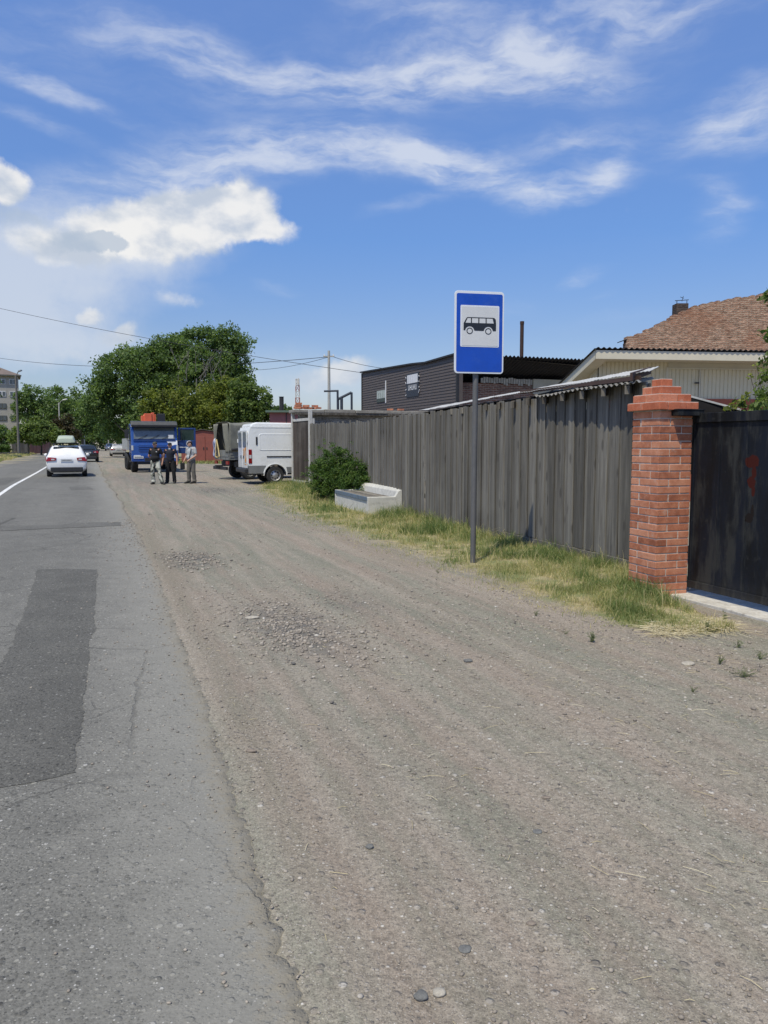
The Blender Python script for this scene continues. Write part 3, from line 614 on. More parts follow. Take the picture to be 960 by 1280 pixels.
tag(blades('dry_grass', px[k], py[k], rng.uniform(.14, .36, k.sum()), rng.uniform(.0009, .0018, k.sum()) * (1 + py[k] * .06), np.clip(rng.normal(.12, .12, k.sum()), 0, 1), M_grass, .55), 'tall dry grass stalks leaning out of the strip along the fence', 'grass', kind='stuff')
# flattened cut stalks by the concrete threshold
n = 420; px = rng.uniform(2.25, 3.0, n); py = 6.45 + rng.normal(0, .1, n) + .1 * (px - 2.6)
tag(straws('hay', px, py, rng.uniform(.12, .4, n), rng.uniform(.001, .002, n), 0.02), 'flattened pale hay lying at the tip of the grass strip', 'hay', kind='stuff')
# far verge grass: coarse tufts left of the road and by the garages
n = 16000; py = rng.uniform(45, 135, n); w = RW + 0.2 + rng.uniform(0, 1, n) ** 1.5 * 9; px = np.interp(py, EY, EX) + RN.x * w; py = py + RN.y * w
tag(blades('verge_grass', px, py, rng.uniform(.1, .32, n), rng.uniform(.02, .05, n), np.clip(.15 + .55 * vnoise(px * .4, py * .4, 51) + rng.normal(0, .12, n), 0, 1), M_grass, .6), 'thin straw coloured grass on the far verge', 'grass', kind='stuff')
n = 9000; py = rng.uniform(59, 74, n); px = rng.uniform(-19, -2, n)
tag(blades('yard_grass', px, py, rng.uniform(.1, .3, n), rng.uniform(.015, .04, n), np.clip(.6 + rng.normal(0, .15, n), 0, 1), M_grass, .6), 'low green grass before the red garage', 'grass', kind='stuff')
# weeds
M_weed = ramp_mat('weed leaves', [(0, (0.22, 0.21, 0.12)), (.6, (0.155, 0.175, 0.085)), (1, (0.11, 0.14, 0.065))], .7, .25, 12)
def weed(x, y, h, n, spread, label, tint=.9):
    mb_ = MB(); z = gz(x, y)
    for i in range(n):
        a = random.uniform(0, 2 * PI); L = h * random.uniform(.5, 1.1); lx, ly = math.cos(a) * spread * random.random(), math.sin(a) * spread * random.random()
        pts = [(0, 0, -.01), (lx * .4, ly * .4, L * .55), (lx, ly, L)]
        mb_.tube(pts, [.0022, .0018, .0008], 4, tint=tint - .2)
        for k in range(7):
            t = random.uniform(.2, 1); p = Vector(pts[0]).lerp(Vector(pts[2]), t); b_ = random.uniform(0, 2 * PI); s_ = h * random.uniform(.1, .22)
            d = Vector((math.cos(b_), math.sin(b_), random.uniform(-.1, .6))).normalized(); sd = d.orthogonal().normalized() * s_ * .22
            mb_.add([p, p + d * s_ * .5 + sd, p + d * s_, p + d * s_ * .5 - sd], [(0, 1, 2, 3)], tint=min(1, max(0, tint + random.uniform(-.25, .15))))
    o = mb_.xf(Matrix.Scale(.72, 4)).build('weed', M_weed, fix=False, loc=(x, y, z)); return tag(o, label, 'weed', 'weeds in the gravel by the gate')
for (u, v, h, n, sp_, lb) in ((740, 800, .13, 16, .07, 'tallest feathery weed standing apart in front of the grass tongue'), (707, 790, .06, 8, .06, 'low flat weed left of the tallest feathery weed'),
        (930, 845, .09, 22, .2, 'wide green weed patch nearest the right edge of the dirt'), (900, 828, .09, 12, .09, 'leafy weed beside the broad pale stone'), (885, 790, .11, 14, .1, 'upright weed at the edge of the concrete threshold'),
        (905, 775, .14, 12, .07, 'tall thin weed against the concrete threshold'), (866, 862, .05, 8, .06, 'tiny weed in the open dirt below the pale stone'), (922, 808, .1, 10, .08, 'weed clump just outside the tip of the grass'),
        (950, 822, .1, 12, .1, 'weed clump under the gate at the right edge'), (670, 768, .08, 8, .05, 'small weed at the foot of the dry grass'), (548, 715, .07, 8, .06, 'small weed left of the sign pole')):
    p = G(u, v); weed(p.x, p.y, h, n, sp_, lb)
# ------------------------------------------------------------------ shared materials
def wood_mat(name, stops, grain=1.0, rough=0.9, trail=True):
    """grey weathered boards: grain along local Z, knots, darker run-down streaks"""
    m, nt, b = newmat(name); co = objco(nt); t = attr(nt, 'tint')
    off = nd(nt, 'ShaderNodeCombineXYZ', {0: mth(nt, 'MULTIPLY', t, 37.0), 1: mth(nt, 'MULTIPLY', t, 91.0), 2: mth(nt, 'MULTIPLY', t, 53.0)}).outputs[0]
    p = nd(nt, 'ShaderNodeVectorMath', {0: co, 1: off}, operation='ADD').outputs[0]
    g = noi(nt, vmap(nt, p, (55, 55, 1.6)), 1.0, 5, 0.65, 0.7); g2 = noi(nt, vmap(nt, p, (14, 14, 0.7)), 1.0, 5, 0.6, 0.5)
    c = ramp(nt, mth(nt, 'MULTIPLY_ADD', sstep(nt, g2, .25, .75), 0.5, mth(nt, 'MULTIPLY_ADD', t, 0.5, 0.0)), stops)
    c = mixc(nt, 1.0, c, ramp(nt, g, [(0.25, 0.62), (0.5, 1.0), (0.75, 1.3)]), 'MULTIPLY')
    kv = nd(nt, 'ShaderNodeTexVoronoi', {'Vector': vmap(nt, p, (7, 7, 2.2)), 'Scale': 1.0}).outputs['Distance']
    kn = sstep(nt, kv, 0.22, 0.10)
    c = mixc(nt, mth(nt, 'MULTIPLY', kn, 0.6), c, (0.05, 0.046, 0.042))
    if trail:
        st = sstep(nt, noi(nt, vmap(nt, p, (9, 9, 0.25)), 1.0, 4, 0.6), 0.56, 0.72); c = mixc(nt, mth(nt, 'MULTIPLY', st, 0.45), c, (0.055, 0.053, 0.05))
        sw = sstep(nt, noi(nt, co, 0.55, 4, 0.6), 0.50, 0.68); c = mixc(nt, mth(nt, 'MULTIPLY', sw, 0.4), c, (0.21, 0.20, 0.18))
    setin(nt, b, 'Base Color', c); b.inputs['Roughness'].default_value = rough; b.inputs['Specular IOR Level'].default_value = 0.25
    bump(nt, b, mth(nt, 'MULTIPLY_ADD', g, 1.0, mth(nt, 'MULTIPLY', kn, 0.4)), 0.45, 0.006)
    return m
M_wood = wood_mat('weathered grey boards', [(0.12, (0.082, 0.077, 0.069)), (0.5, (0.132, 0.124, 0.111)), (0.88, (0.205, 0.194, 0.174))])
M_wood_d = wood_mat('dark brown boards', [(0.2, (0.035, 0.028, 0.024)), (0.5, (0.065, 0.052, 0.045)), (0.8, (0.10, 0.082, 0.072))])
M_beam = wood_mat('old timber', [(0.2, (0.075, 0.066, 0.056)), (0.5, (0.15, 0.135, 0.115)), (0.8, (0.24, 0.22, 0.19))])
M_steel = mat('grey painted pole', (0.115, 0.115, 0.118), 0.55, 0.2, 0.12, 5, 0.05, (0.16, 0.13, 0.10), 0.25)
M_black = mat('black rubber', (0.018, 0.018, 0.019), 0.8, 0, 0.2, 10, 0.1, (0.10, 0.09, 0.075), 0.25)
M_dark = mat('dark metal', (0.03, 0.03, 0.033), 0.55, 0.3, 0.2, 8, 0.05)
M_glass = mat('dark glass', (0.018, 0.022, 0.026), 0.06, 0, 0.1, 2, 0, spec=0.8)
M_white = mat('white paint', (0.72, 0.72, 0.71), 0.35, 0, 0.04, 4, 0.02, (0.50, 0.48, 0.44), 0.18)

# ------------------------------------------------------------------ bus stop sign
base = G(591, 703); sg = thing('bus_stop_sign', 'blue bus stop sign with black bus picture on a tall grey pole in the grass', 'road sign', base, math.atan2(.2, .98))
M_sblue = mat('sign blue', (0.004, 0.062, 0.42), 0.32, 0, 0.08, 3, 0.0, (0.05, 0.12, 0.42), 0.35); M_swhite = mat('sign white', (0.66, 0.69, 0.74), 0.38, 0, 0.03, 3, 0.0)  # paler blotches in the blue stand for scuffs and reflections
M_spanel = mat('sign panel white', (0.58, 0.59, 0.60), 0.45, 0, 0.05, 2, 0.0, (0.48, 0.47, 0.45), 0.3); M_sblack = mat('sign black', (0.012, 0.014, 0.02), 0.4, 0, 0.05, 3, 0)
mb = MB(); mb.cyl((0, 0, -.3), (0.015, 0, 3.44), .036, .036, 20); mb.cyl((0.015, 0, 3.44), (0.015, 0, 3.45), .038, .036, 20); mb.build('pole', M_steel, sg, True)
ZC, PW, PH = 3.0, 0.665, 1.045; yF = -0.062
def sx(px): return 0.035 + (px - 486) / 528 * PW
def sz(py): return ZC + (595 - py) / 870 * PH
def plate(name, pts, y0, y1, m, parent, bev=0):
    mb_ = MB(); mb_.prism(pts, y0, y1, 'y'); return mb_.build(name, m, parent, bevel=bev)
bd = plate('sign_board', rrect(sx(486), ZC, PW, PH, .045), yF + .0, yF + .018, M_swhite, sg, 0.003)
def srect(x0, x1, y0, y1, r): return rrect((sx(x0) + sx(x1)) / 2, (sz(y0) + sz(y1)) / 2, abs(sx(x1) - sx(x0)), abs(sz(y1) - sz(y0)), r)
plate('blue_field', srect(242, 733, 187, 1012, .022), yF - .0025, yF - .0003, M_sblue, bd)
plate('white_field', srect(283, 697, 310, 748, .016), yF - .005, yF - .0028, M_swhite, bd)
plate('picture_field', srect(296, 684, 324, 735, .006), yF - .0075, yF - .0053, M_spanel, bd)
def arc(cx, cy, r, a0, a1, n=14): return [(cx + r * math.cos(R(a0 + (a1 - a0) * i / n)), cy - r * math.sin(R(a0 + (a1 - a0) * i / n))) for i in range(n + 1)]
mb = MB()
upper = [(316, 500), (345, 447), (352, 438), (364, 436), (630, 436), (648, 441), (659, 456), (663, 500)]
mb.prism([(sx(a), sz(c)) for a, c in upper], yF - .0095, yF - .0078, 'y')
low = [(316, 500)] + [(316, 574), (335, 577)] + arc(381, 580, 48, 176, 8)[0:] + [(440, 577), (522, 577)] + arc(580, 580, 48, 172, 4) + [(655, 577), (663, 572), (663, 500)]
mb.prism([(sx(a), sz(c)) for a, c in low], yF - .0095, yF - .0078, 'y')
for cx in (381, 580):
    o_ = [(sx(a), sz(c)) for a, c in arc(cx, 580, 34, 0, 345, 23)]; i_ = [(sx(a), sz(c)) for a, c in arc(cx, 580, 25, 0, 345, 23)]
    for yy_ in (yF - .0095,):
        mb.ring([(a, yy_, c) for a, c in o_], [(a, yy_, c) for a, c in i_])
        mb.ring([(a, yF - .0078, c) for a, c in o_], [(a, yy_, c) for a, c in o_])
mb.build('bus_symbol', M_sblack, bd)
for w in ([(336, 496), (358, 447), (392, 447), (392, 496)], [(404, 496), (404, 447), (471, 447), (471, 496)], [(483, 496), (483, 447), (549, 447), (549, 496)], [(561, 496), (561, 447), (624, 447), (637, 496)]):
    plate('bus_window', [(sx(a), sz(c)) for a, c in w], yF - .0112, yF - .0096, M_spanel, bd)
for zz in (2.68, 3.3):
    mb = MB(); mb.box((.015, -.015, zz), (.12, .055, .03)); mb.lathe([(-.015, .040), (.015, .040)], 16, 'z', (.012, 0, zz)); mb.build('bracket', M_steel, sg)

# ------------------------------------------------------------------ brick pillar
def brickmat(name, stops, mortar=(0.33, 0.31, 0.28)):
    m, nt, b = newmat(name); co = objco(nt); t = attr(nt, 'tint')
    n1 = noi(nt, co, 9, 6, 0.65); n2 = noi(nt, co, 85, 4, 0.7)
    c = ramp(nt, mth(nt, 'MULTIPLY_ADD', sstep(nt, n1, .3, .7), 0.4, mth(nt, 'MULTIPLY', t, 0.65)), stops)
    c = mixc(nt, 1.0, c, ramp(nt, n2, [(0.3, 0.8), (0.7, 1.18)]), 'MULTIPLY')
    wh = sstep(nt, noi(nt, co, 14, 7, 0.72, .4), 0.54, 0.70); c = mixc(nt, mth(nt, 'MULTIPLY', wh, 0.55), c, (0.42, 0.33, 0.28))
    bl = sstep(nt, noi(nt, co, 23, 5, 0.7), 0.64, 0.72); c = mixc(nt, mth(nt, 'MULTIPLY', bl, 0.3), c, (0.10, 0.06, 0.045))
    setin(nt, b, 'Base Color', c); b.inputs['Roughness'].default_value = 0.9; b.inputs['Specular IOR Level'].default_value = 0.2
    bump(nt, b, mth(nt, 'MULTIPLY_ADD', n1, 0.6, mth(nt, 'MULTIPLY', n2, 0.4)), 0.5, 0.006); return m
M_brick = brickmat('red facing brick', [(0.1, (0.25, 0.088, 0.05)), (0.5, (0.42, 0.162, 0.092)), (0.85, (0.54, 0.25, 0.155))])
M_capb = brickmat('orange red cap brick', [(0.2, (0.36, 0.105, 0.055)), (0.5, (0.46, 0.142, 0.076)), (0.8, (0.52, 0.20, 0.12))])
M_mortar = mat('mortar', (0.50, 0.44, 0.385), 0.95, 0, 0.2, 25, 0.4)
c0 = G(818, 745.5); pil = thing('brick_pillar', 'red brick gate pillar with a stepped cap between plank fence and black gate', 'pillar', (c0.x, c0.y, -.02), R(18))
PX_, PY_, BL, BW, GP, CH = .40, .45, .262, .126, .012, .0775
shaft = MB(); core = MB()
def jit(a=.0016): return random.uniform(-a, a)
for k in range(25):
    z0 = k * CH; lay = [(0, 0, BL, BW), (BL + GP, 0, PX_, BW * 2 + .05), (PX_ - BL, PY_ - BW, PX_, PY_), (0, BW + GP, BW, PY_)]
    for (xa, ya, xb, yb) in lay:
        if k % 2: xa, xb = PX_ - xb, PX_ - xa
        j1, j2 = jit(), jit(); shaft.b2((xa + j1, ya + j2, z0 + jit(.001)), (xb + j1, yb + j2, z0 + CH - GP + jit(.001)))
shaft.build('shaft', M_brick, pil, bevel=.004)
core.b2((.006, .006, 0), (PX_ - .006, PY_ - .006, 25 * CH - .004)); core.build('mortar_core', M_mortar, pil)
cap = MB(); capm = MB(); zt = 25 * CH
for k, (sc, hh) in enumerate(((1.22, .086), (.98, .082), (.66, .082), (.36, .08))):
    w, d = PX_ * sc, PY_ * (sc if k else 1.2); cx, cy = PX_ / 2 - (.012 if k else 0), PY_ / 2
    x = cx - w / 2; i = k; 
    while x < cx + w / 2 - .02:
        L = min((BW if i % 3 == 0 else BL) * random.uniform(.8, 1.0), cx + w / 2 - x); 
        if cx + w / 2 - (x + L) < .06: L = cx + w / 2 - x
        for (ya, yb) in ((cy - d / 2, cy - .004), (cy + .004, cy + d / 2)):
            cap.b2((x + jit(), ya + jit(.004), zt + jit(.002)), (x + L - .009, yb + jit(.004), zt + hh - .009))
        x += L; i += 1
    capm.b2((cx - w / 2 + .01, cy - d / 2 + .01, zt), (cx + w / 2 - .01, cy + d / 2 - .01, zt + hh - .0015)); zt += hh
co_ = cap.build('cap', M_capb, pil, bevel=.005); capm.build('cap_mortar', M_mortar, pil)

# ------------------------------------------------------------------ black metal gate
m, nt, b = newmat('black blue gate paint'); co = objco(nt); sp_ = nd(nt, 'ShaderNodeSeparateXYZ', {0: co})
st = noi(nt, vmap(nt, co, (5, 1, 0.9)), 1.0, 6, 0.65, .5); f2 = noi(nt, co, 11, 6, .7)
c = mixc(nt, sstep(nt, st, .36, .64), (0.0065, 0.0068, 0.0075), (0.0085, 0.0115, 0.019))
c = mixc(nt, mth(nt, 'MULTIPLY', sstep(nt, noi(nt, vmap(nt, co, (4.5, 1, 0.9)), 1.3, 7, .66), .46, .62), .85), c, (0.034, 0.035, 0.034))
c = mixc(nt, mth(nt, 'MULTIPLY', sstep(nt, f2, .58, .72), .5), c, (0.042, 0.042, 0.040))
dirt = sstep(nt, mth(nt, 'MULTIPLY_ADD', f2, .25, sp_.outputs[2]), .42, .10); c = mixc(nt, mth(nt, 'MULTIPLY', dirt, .35), c, (0.07, 0.064, 0.055))
n6 = mth(nt, 'MULTIPLY', mth(nt, 'SUBTRACT', noi(nt, co, 22, 4, .6), .5), 0.9)
def ell(cx, cz, rx, rz):
    dx = mth(nt, 'DIVIDE', mth(nt, 'SUBTRACT', sp_.outputs[0], cx), rx); dz = mth(nt, 'DIVIDE', mth(nt, 'SUBTRACT', sp_.outputs[2], cz), rz)
    d = mth(nt, 'SQRT', mth(nt, 'ADD', mth(nt, 'MULTIPLY', dx, dx), mth(nt, 'MULTIPLY', dz, dz)))
    return mth(nt, 'LESS_THAN', mth(nt, 'ADD', d, n6), 1.0)
rd = ell(.775, 1.405, .078, .06); 
for q in ((.80, 1.305, .028, .06), (.775, 1.21, .05, .055), (.80, 1.13, .02, .055)): rd = mth(nt, 'MAXIMUM', rd, ell(*q))
c = mixc(nt, rd, c, (0.045, 0.008, 0.005))
bk = mth(nt, 'MAXIMUM', ell(.765, .87, .045, .05), ell(.80, .93, .018, .07)); c = mixc(nt, bk, c, (0.012, 0.009, 0.008))
setin(nt, b, 'Base Color', c); b.inputs['Roughness'].default_value = .58; b.inputs['Specular IOR Level'].default_value = .18
bump(nt, b, mth(nt, 'ADD', st, f2), .12, .01); M_gate = m
gate = thing('metal_gate', 'black painted sheet metal gate with flaking red primer patches beside the brick pillar', 'gate', (3.21, 8.0, 0), math.atan2(-.933, .36))
mb = MB(); x = .035
while x < 3.6:
    w = .34; mb.b2((x, -.012, .15), (x + w - .004, .0, 1.79)); mb.b2((x + w - .016, -.017, .15), (x + w + .006, -.012, 1.79)); x += w
mb.build('sheet_panel', M_gate, gate, bevel=.002)
fr = MB(); fr.b2((0, -.03, .075), (3.62, .02, .15)); fr.b2((0, -.035, 1.79), (3.62, .025, 1.885)); fr.b2((-.002, -.02, .15), (.034, .02, 1.79)); fr.build('gate_frame', M_gate, gate, bevel=.004)
for zz in (.45, 1.55):
    mb = MB(); mb.cyl((-.012, -.02, zz - .06), (-.012, -.02, zz + .06), .014); mb.build('hinge', M_dark, gate)
mb = MB(); mb.box((.0, -.03, 1.9), (.10, .07, .035)); mb.build('latch_plate', mat('galvanised', (.42, .43, .44), .45, .6, .15, 8, .05), gate)
# flat black board resting under the cap towards the gate
mb = MB(); mb.b2((.135, -.11, 1.858), (.45, .20, 1.915)); mb.b2((.125, -.118, 1.915), (.46, .20, 1.925))
o = mb.build('lintel_board', M_gate, None, bevel=.004, loc=(c0.x, c0.y, 0)); o.rotation_euler = (0, 0, R(18)); tag(o, 'black board jutting out under the brick cap above the gate post', 'board')

# ------------------------------------------------------------------ plank fence
FPL = [Vector((3.19, 8.92, 0)), Vector((3.03, 9.37, 0)), Vector((0.47, 16.68, 0)), Vector((-1.13, 22.4, 0)), Vector((-2.66, 28.15, 0))]
fence = thing('plank_fence', 'long weathered grey plank fence of upright boards running along the grass strip', 'fence', (0, 0, 0))
TOPY = [8, 9.4, 16.3, 16.5, 19, 22, 28.3]; TOPZ = [2.33, 2.30, 2.17, 2.21, 2.14, 2.15, 2.28]
def fence_walk(step_f):
    for a, q in zip(FPL[:-1], FPL[1:]):
        d = (q - a); L = d.length; d.normalize(); s = 0
        while s < L: w = step_f(); yield a + d * (s + w / 2), d, min(w, L - s + .02); s += w
secs = {'n': MB(), 'f': MB()}; k = 0
for p, d, w in fence_walk(lambda: random.uniform(.105, .145)):
    nrm = Vector((-d.y, d.x, 0)); nrm = nrm if nrm.x < 0 else -nrm      # towards the road
    k += 1; off = (.022 if k % 2 else 0) + random.uniform(-.004, .004); ztop = float(np.interp(p.y, TOPY, TOPZ)) + random.gauss(0, .014)
    zb = .155 if p.y < 12.6 else (.03 + random.uniform(0, .03)); zb += random.gauss(0, .006)
    far = p.y > 16.5
    if far: ztop += random.gauss(0, .025)
    mb = secs['f' if far else 'n']; c = p + nrm * off
    M4 = Matrix.Rotation(math.atan2(d.y, d.x) + random.gauss(0, .02), 4, 'Z') @ Matrix.Rotation(random.gauss(0, .006), 4, 'Y')
    mb.box((c.x, c.y, (zb + ztop) / 2), (w * (1.16 if k % 2 else 1.0), .022, ztop - zb), 0, 0, None, M4)
secs['n'].build('plank_wall', M_wood, fence, bevel=.003, seg=1); secs['f'].build('plank_wall', M_wood, fence, bevel=.003, seg=1)
def rail_along(pl, z, h, t, off, m, name, parent):
    mb_ = MB()
    for a, q in zip(pl[:-1], pl[1:]):
        d = (q - a).normalized(); nrm = Vector((-d.y, d.x, 0)); nrm = nrm if nrm.x < 0 else -nrm
        mb_.beam(Vector((a.x, a.y, z)) + nrm * off, Vector((q.x, q.y, z)) + nrm * off, t, h)
    return mb_.build(name, m, parent, bevel=.004)
cut = FPL[1].lerp(FPL[2], .44)
rail_along([FPL[0], FPL[1], cut], .085, .13, .05, .03, M_wood, 'bottom_board', fence)
rail_along(FPL, 0.5, .09, .05, -.05, M_beam, 'rail', fence); rail_along(FPL, 1.85, .09, .05, -.05, M_beam, 'rail', fence)
for i, (px_, py_) in enumerate([(2.35, 11.3), (1.67, 13.25), (1.0, 15.2), (0.2, 17.7), (-.5, 20.2), (-1.2, 22.7), (-1.85, 25.2)]):
    mb = MB(); mb.b2((px_ + .06, py_ - .05, -.2), (px_ + .16, py_ + .05, 2.0)); mb.build('post', M_beam, fence)
# pale board lying against the fence foot
mb = MB(); mb.beam(Vector((1.83, 12.85, .05)), Vector((2.32, 11.35, .045)), .025, .1)
tag(mb.build('loose_board', M_beam, bevel=.004), 'thin weathered board lying in the grass against the foot of the plank fence', 'board')

# ------------------------------------------------------------------ shed roof over the fence
shed = thing('shed', 'low shed behind the plank fence with a pale corrugated roof overhanging the boards', 'shed', (0, 0, 0))
M_slate = mat('weathered corrugated sheet', (0.43, 0.43, 0.425), 0.8, 0, 0.14, 3, 0.12, (0.20, 0.20, 0.19), 0.5)
def corr_sheet(e0, e1, b0, b1, pitch, amp, name, th=.007, mt=None):
    L = (e1 - e0).length; nU = int(L / pitch * 8); V = []; mb = MB(); fs = []
    for i in range(nU + 1):
        t = i / nU; wv = amp * math.sin(2 * PI * t * L / pitch); sag = -.018 * math.sin(t * 9) * (1 - t)
        for j in range(5):
            s = j / 4; p = e0.lerp(e1, t).lerp(b0.lerp(b1, t), s); p.z += wv + sag * (1 - s) + (.012 * mnoise.noise(Vector((t * 25, s * 2, 0)))); V.append(p)
    V += [v - Vector((0, 0, th)) for v in V]; n1 = (nU + 1) * 5
    for i in range(nU):
        for j in range(4):
            a = i * 5 + j; fs += [(a, a + 1, a + 6, a + 5), (n1 + a, n1 + a + 5, n1 + a + 6, n1 + a + 1)]
        fs += [(i * 5, i * 5 + 5, n1 + i * 5 + 5, n1 + i * 5), (i * 5 + 4, n1 + i * 5 + 4, n1 + i * 5 + 9, i * 5 + 9)]
    for a in range(4): fs += [(a, n1 + a, n1 + a + 1, a + 1), (nU * 5 + a, nU * 5 + a + 1, n1 + nU * 5 + a + 1, n1 + nU * 5 + a)]
    mb.add(V, fs); return mb.build(name, mt or M_slate, shed, smooth=True)
e0, e1 = P(524, 515.5, 15.95), P(799, 476.5, 8.93); b0, b1 = P(560, 507.5, 17.6), P(818, 471.5, 10.4)
corr_sheet(e0.lerp(e1, .66), e1, b0.lerp(b1, .66), b1, .11, .014, 'corrugated_roof', .005, mat('old slate underside shade', (.24, .235, .225), .9, 0, .2, 3, .12))  # lower sheet coloured darker to stand for its shaded underside
corr_sheet(P(524, 513.0, 15.93), P(812, 463.5, 8.98), P(560, 505.5, 17.4), P(824, 457.5, 10.3), .075, .003, 'corrugated_roof', .005)
mb = MB(); u0 = P(650, 491.5, 11.9); u1 = P(800, 469.5, 9.1); mb.beam(u0 + Vector((.02, .04, .02)), u1 + Vector((.02, .04, -.02)), .03, .05); mb.build('batten', mat('brown board', (0.06, 0.035, 0.03), .8), shed)
for i in range(15):
    t = .03 + i * .067; a = e0.lerp(e1, t) + Vector((0, 0, -.08 + jit(.012))); q = b0.lerp(b1, t) + Vector((0, 0, -.08)); mb = MB()
    mb.beam(a.lerp(q, .02), q, .055, .10); mb.build('rafter', M_beam, shed)
mb = MB(); mb.beam(e0.lerp(b0, .62) + Vector((0, 0, -.16)), e1.lerp(b1, .62) + Vector((0, 0, -.16)), .08, .1); mb.beam(e0.lerp(b0, .3) + Vector((0, 0, -.12)), e1.lerp(b1, .3) + Vector((0, 0, -.125)), .05, .1); mb.build('purlin', M_beam, shed)
mb = MB(); mb.beam(e1 + Vector((-.06, .1, .06)), b1 + Vector((-.06, 0, .09)), .03, .09); mb.build('verge_board', mat('brown board', (0.06, 0.035, 0.03), .8), shed)
mb = MB(); wl = []
for (a, q) in ((b0, b1),):
    d = (q - a).normalized(); mb.beam(Vector((a.x, a.y, 1.05)), Vector((q.x, q.y, 1.05)), .04, 2.1)
a = FPL[1] + Vector((.1, .1, 0)); mb.beam(Vector((a.x, a.y, .95)), Vector((b1.x, b1.y, .95)), .04, 1.9); mb.build('added_back_wall', M_wood_d, shed)  # unseen walls added to keep the inside of the shed dark
# second small sheet roof behind the gate
mb = MB(); p = [P(862, 496.5, 9.6), P(926, 513.5, 9.4), P(926, 513.5, 9.4) + Vector((.35, 1.1, 0)), P(862, 496.5, 9.6) + Vector((.35, 1.1, 0))]
mb.add(p + [q - Vector((0, 0, .03)) for q in p], [(0, 1, 2, 3), (7, 6, 5, 4), (0, 4, 5, 1), (1, 5, 6, 2), (2, 6, 7, 3), (3, 7, 4, 0)])
M_matte = mat('matte black sheet', (0.022, 0.021, 0.021), .9, 0, .2, 5, .05, spec=.1)
lean = thing('lean_to_roof', 'small dark sheet roof with a pale metal edge sloping down behind the black gate', 'roof', (0, 0, 0))
mb.build('roof_sheet', M_matte, lean); mb = MB(); mb.prism([(p[0].x - .25, 1.2), (p[1].x - .02, 1.2), (p[1].x - .02, p[1].z - .03), (p[0].x, p[0].z - .03), (p[0].x - .25, p[0].z - .03)], 9.47, 9.51, 'y'); mb.build('end_board', M_matte, lean); mb = MB(); mb.beam(p[0] + Vector((0, 0, .012)), p[1] + Vector((0, 0, .012)), .05, .022); mb.build('edge_strip', M_slate, lean)
mb = MB(); mb.cyl((p[3].x, p[3].y, 0), p[3], .05); mb.cyl((p[2].x, p[2].y, 0), p[2], .05); mb.cyl((p[1].x + .1, p[1].y + .15, 0), p[1] + Vector((.1, .15, 0)), .04); mb.cyl((p[0].x + .05, p[0].y + .2, 0), p[0] + Vector((.05, .2, 0)), .04); mb.build('post', M_steel, lean)

# ------------------------------------------------------------------ concrete bench
bo = Vector((-.35, 16.68, 0)); be = thing('concrete_bench', 'white concrete bench with a low back and blue edged plank seat standing in the grass', 'bench', bo, math.atan2(.309, .951))
M_bc = mat('white washed concrete', (0.50, 0.49, 0.455), .9, 0, .14, 6, .35, (0.27, 0.26, 0.235), .6)
Wd, Ln, Hs, Hb = .89, 2.9, .41, .575
prof = [(0, .02), (Wd, .02), (Wd, Hb), (Wd - .10, Hb), (Wd - .19, Hb - .05), (Wd - .26, Hs), (0, Hs)]
for ya in (0, Ln - .10): mb = MB(); mb.prism(prof, ya, ya + .10, 'y'); mb.build('end_block', M_bc, be, bevel=.012)
mb = MB(); mb.b2((.02, .10, .02), (.10, Ln - .10, Hs - .09)); mb.build('front_wall', M_bc, be, bevel=.008)
mb = MB(); mb.prism([(Wd - .11, .02), (Wd, .02), (Wd, Hb), (Wd - .10, Hb), (Wd - .17, Hb - .06), (Wd - .20, Hs - .03), (Wd - .2, .02)], .101, Ln - .101, 'y'); mb.build('backrest', M_bc, be, bevel=.008)
for i in range(5):
    mb = MB(); x0 = .035 + i * .125; mb.b2((x0, .101, Hs - .055 + jit(.004)), (x0 + .118, Ln - .101, Hs - .02 + jit(.006))); mb.build('seat_plank', M_beam, be, bevel=.006)
mb = MB(); mb.b2((-.006, .06, Hs - .092), (.03, Ln - .03, Hs - .004)); mb.build('front_rail', mat('faded blue paint', (0.10, 0.14, 0.19), .8, 0, .3, 7, .2, (0.18, 0.17, 0.15), .8), be, bevel=.006)
mb = MB(); mb.b2((.14, .3, -.05), (.7, Ln - .3, .03)); mb.build('footing', M_bc, be)

# ------------------------------------------------------------------ wicket panel in its pale steel frame, yard wall with slab
w1, w2 = G(367, 605), G(388.5, 608); wd = (w2 - w1).normalized(); WL = (w2 - w1).length
wk = thing('wicket_gate', 'dark plank wicket in a pale post frame at the far end of the fence', 'gate', w1, math.atan2(wd.y, wd.x))
M_pale = mat('pale grey paint', (0.46, 0.45, 0.43), .7, 0, .15, 6, .15, (0.25, 0.22, 0.19), .6)
for x, h in ((0, 2.82), (WL, 2.80)):
    mb = MB(); mb.box((x, 0, h / 2 - .05), (.12, .12, h + .1)); mb.build('post', M_pale, wk, bevel=.008)
for (za, zb_) in ((2.40, 2.5), (.06, .18)): mb = MB(); mb.b2((.06, -.04, za), (WL - .06, .04, zb_)); mb.build('cross_rail', M_pale, wk, bevel=.006)
mb = MB(); x = .065
while x < WL - .1: mb.b2((x, -.02, .18), (x + .118, .006, 2.40)); x += .122
mb.build('plank_panel', M_wood_d, wk)
mb = MB(); mb.box((WL + .28, .02, 1.25), (.07, .05, 2.45)); mb.build('side_post', M_pale, wk)
M_gbrick, nt, b = newmat('grey brick'); co = objco(nt); s_ = nd(nt, 'ShaderNodeSeparateXYZ', {0: co})
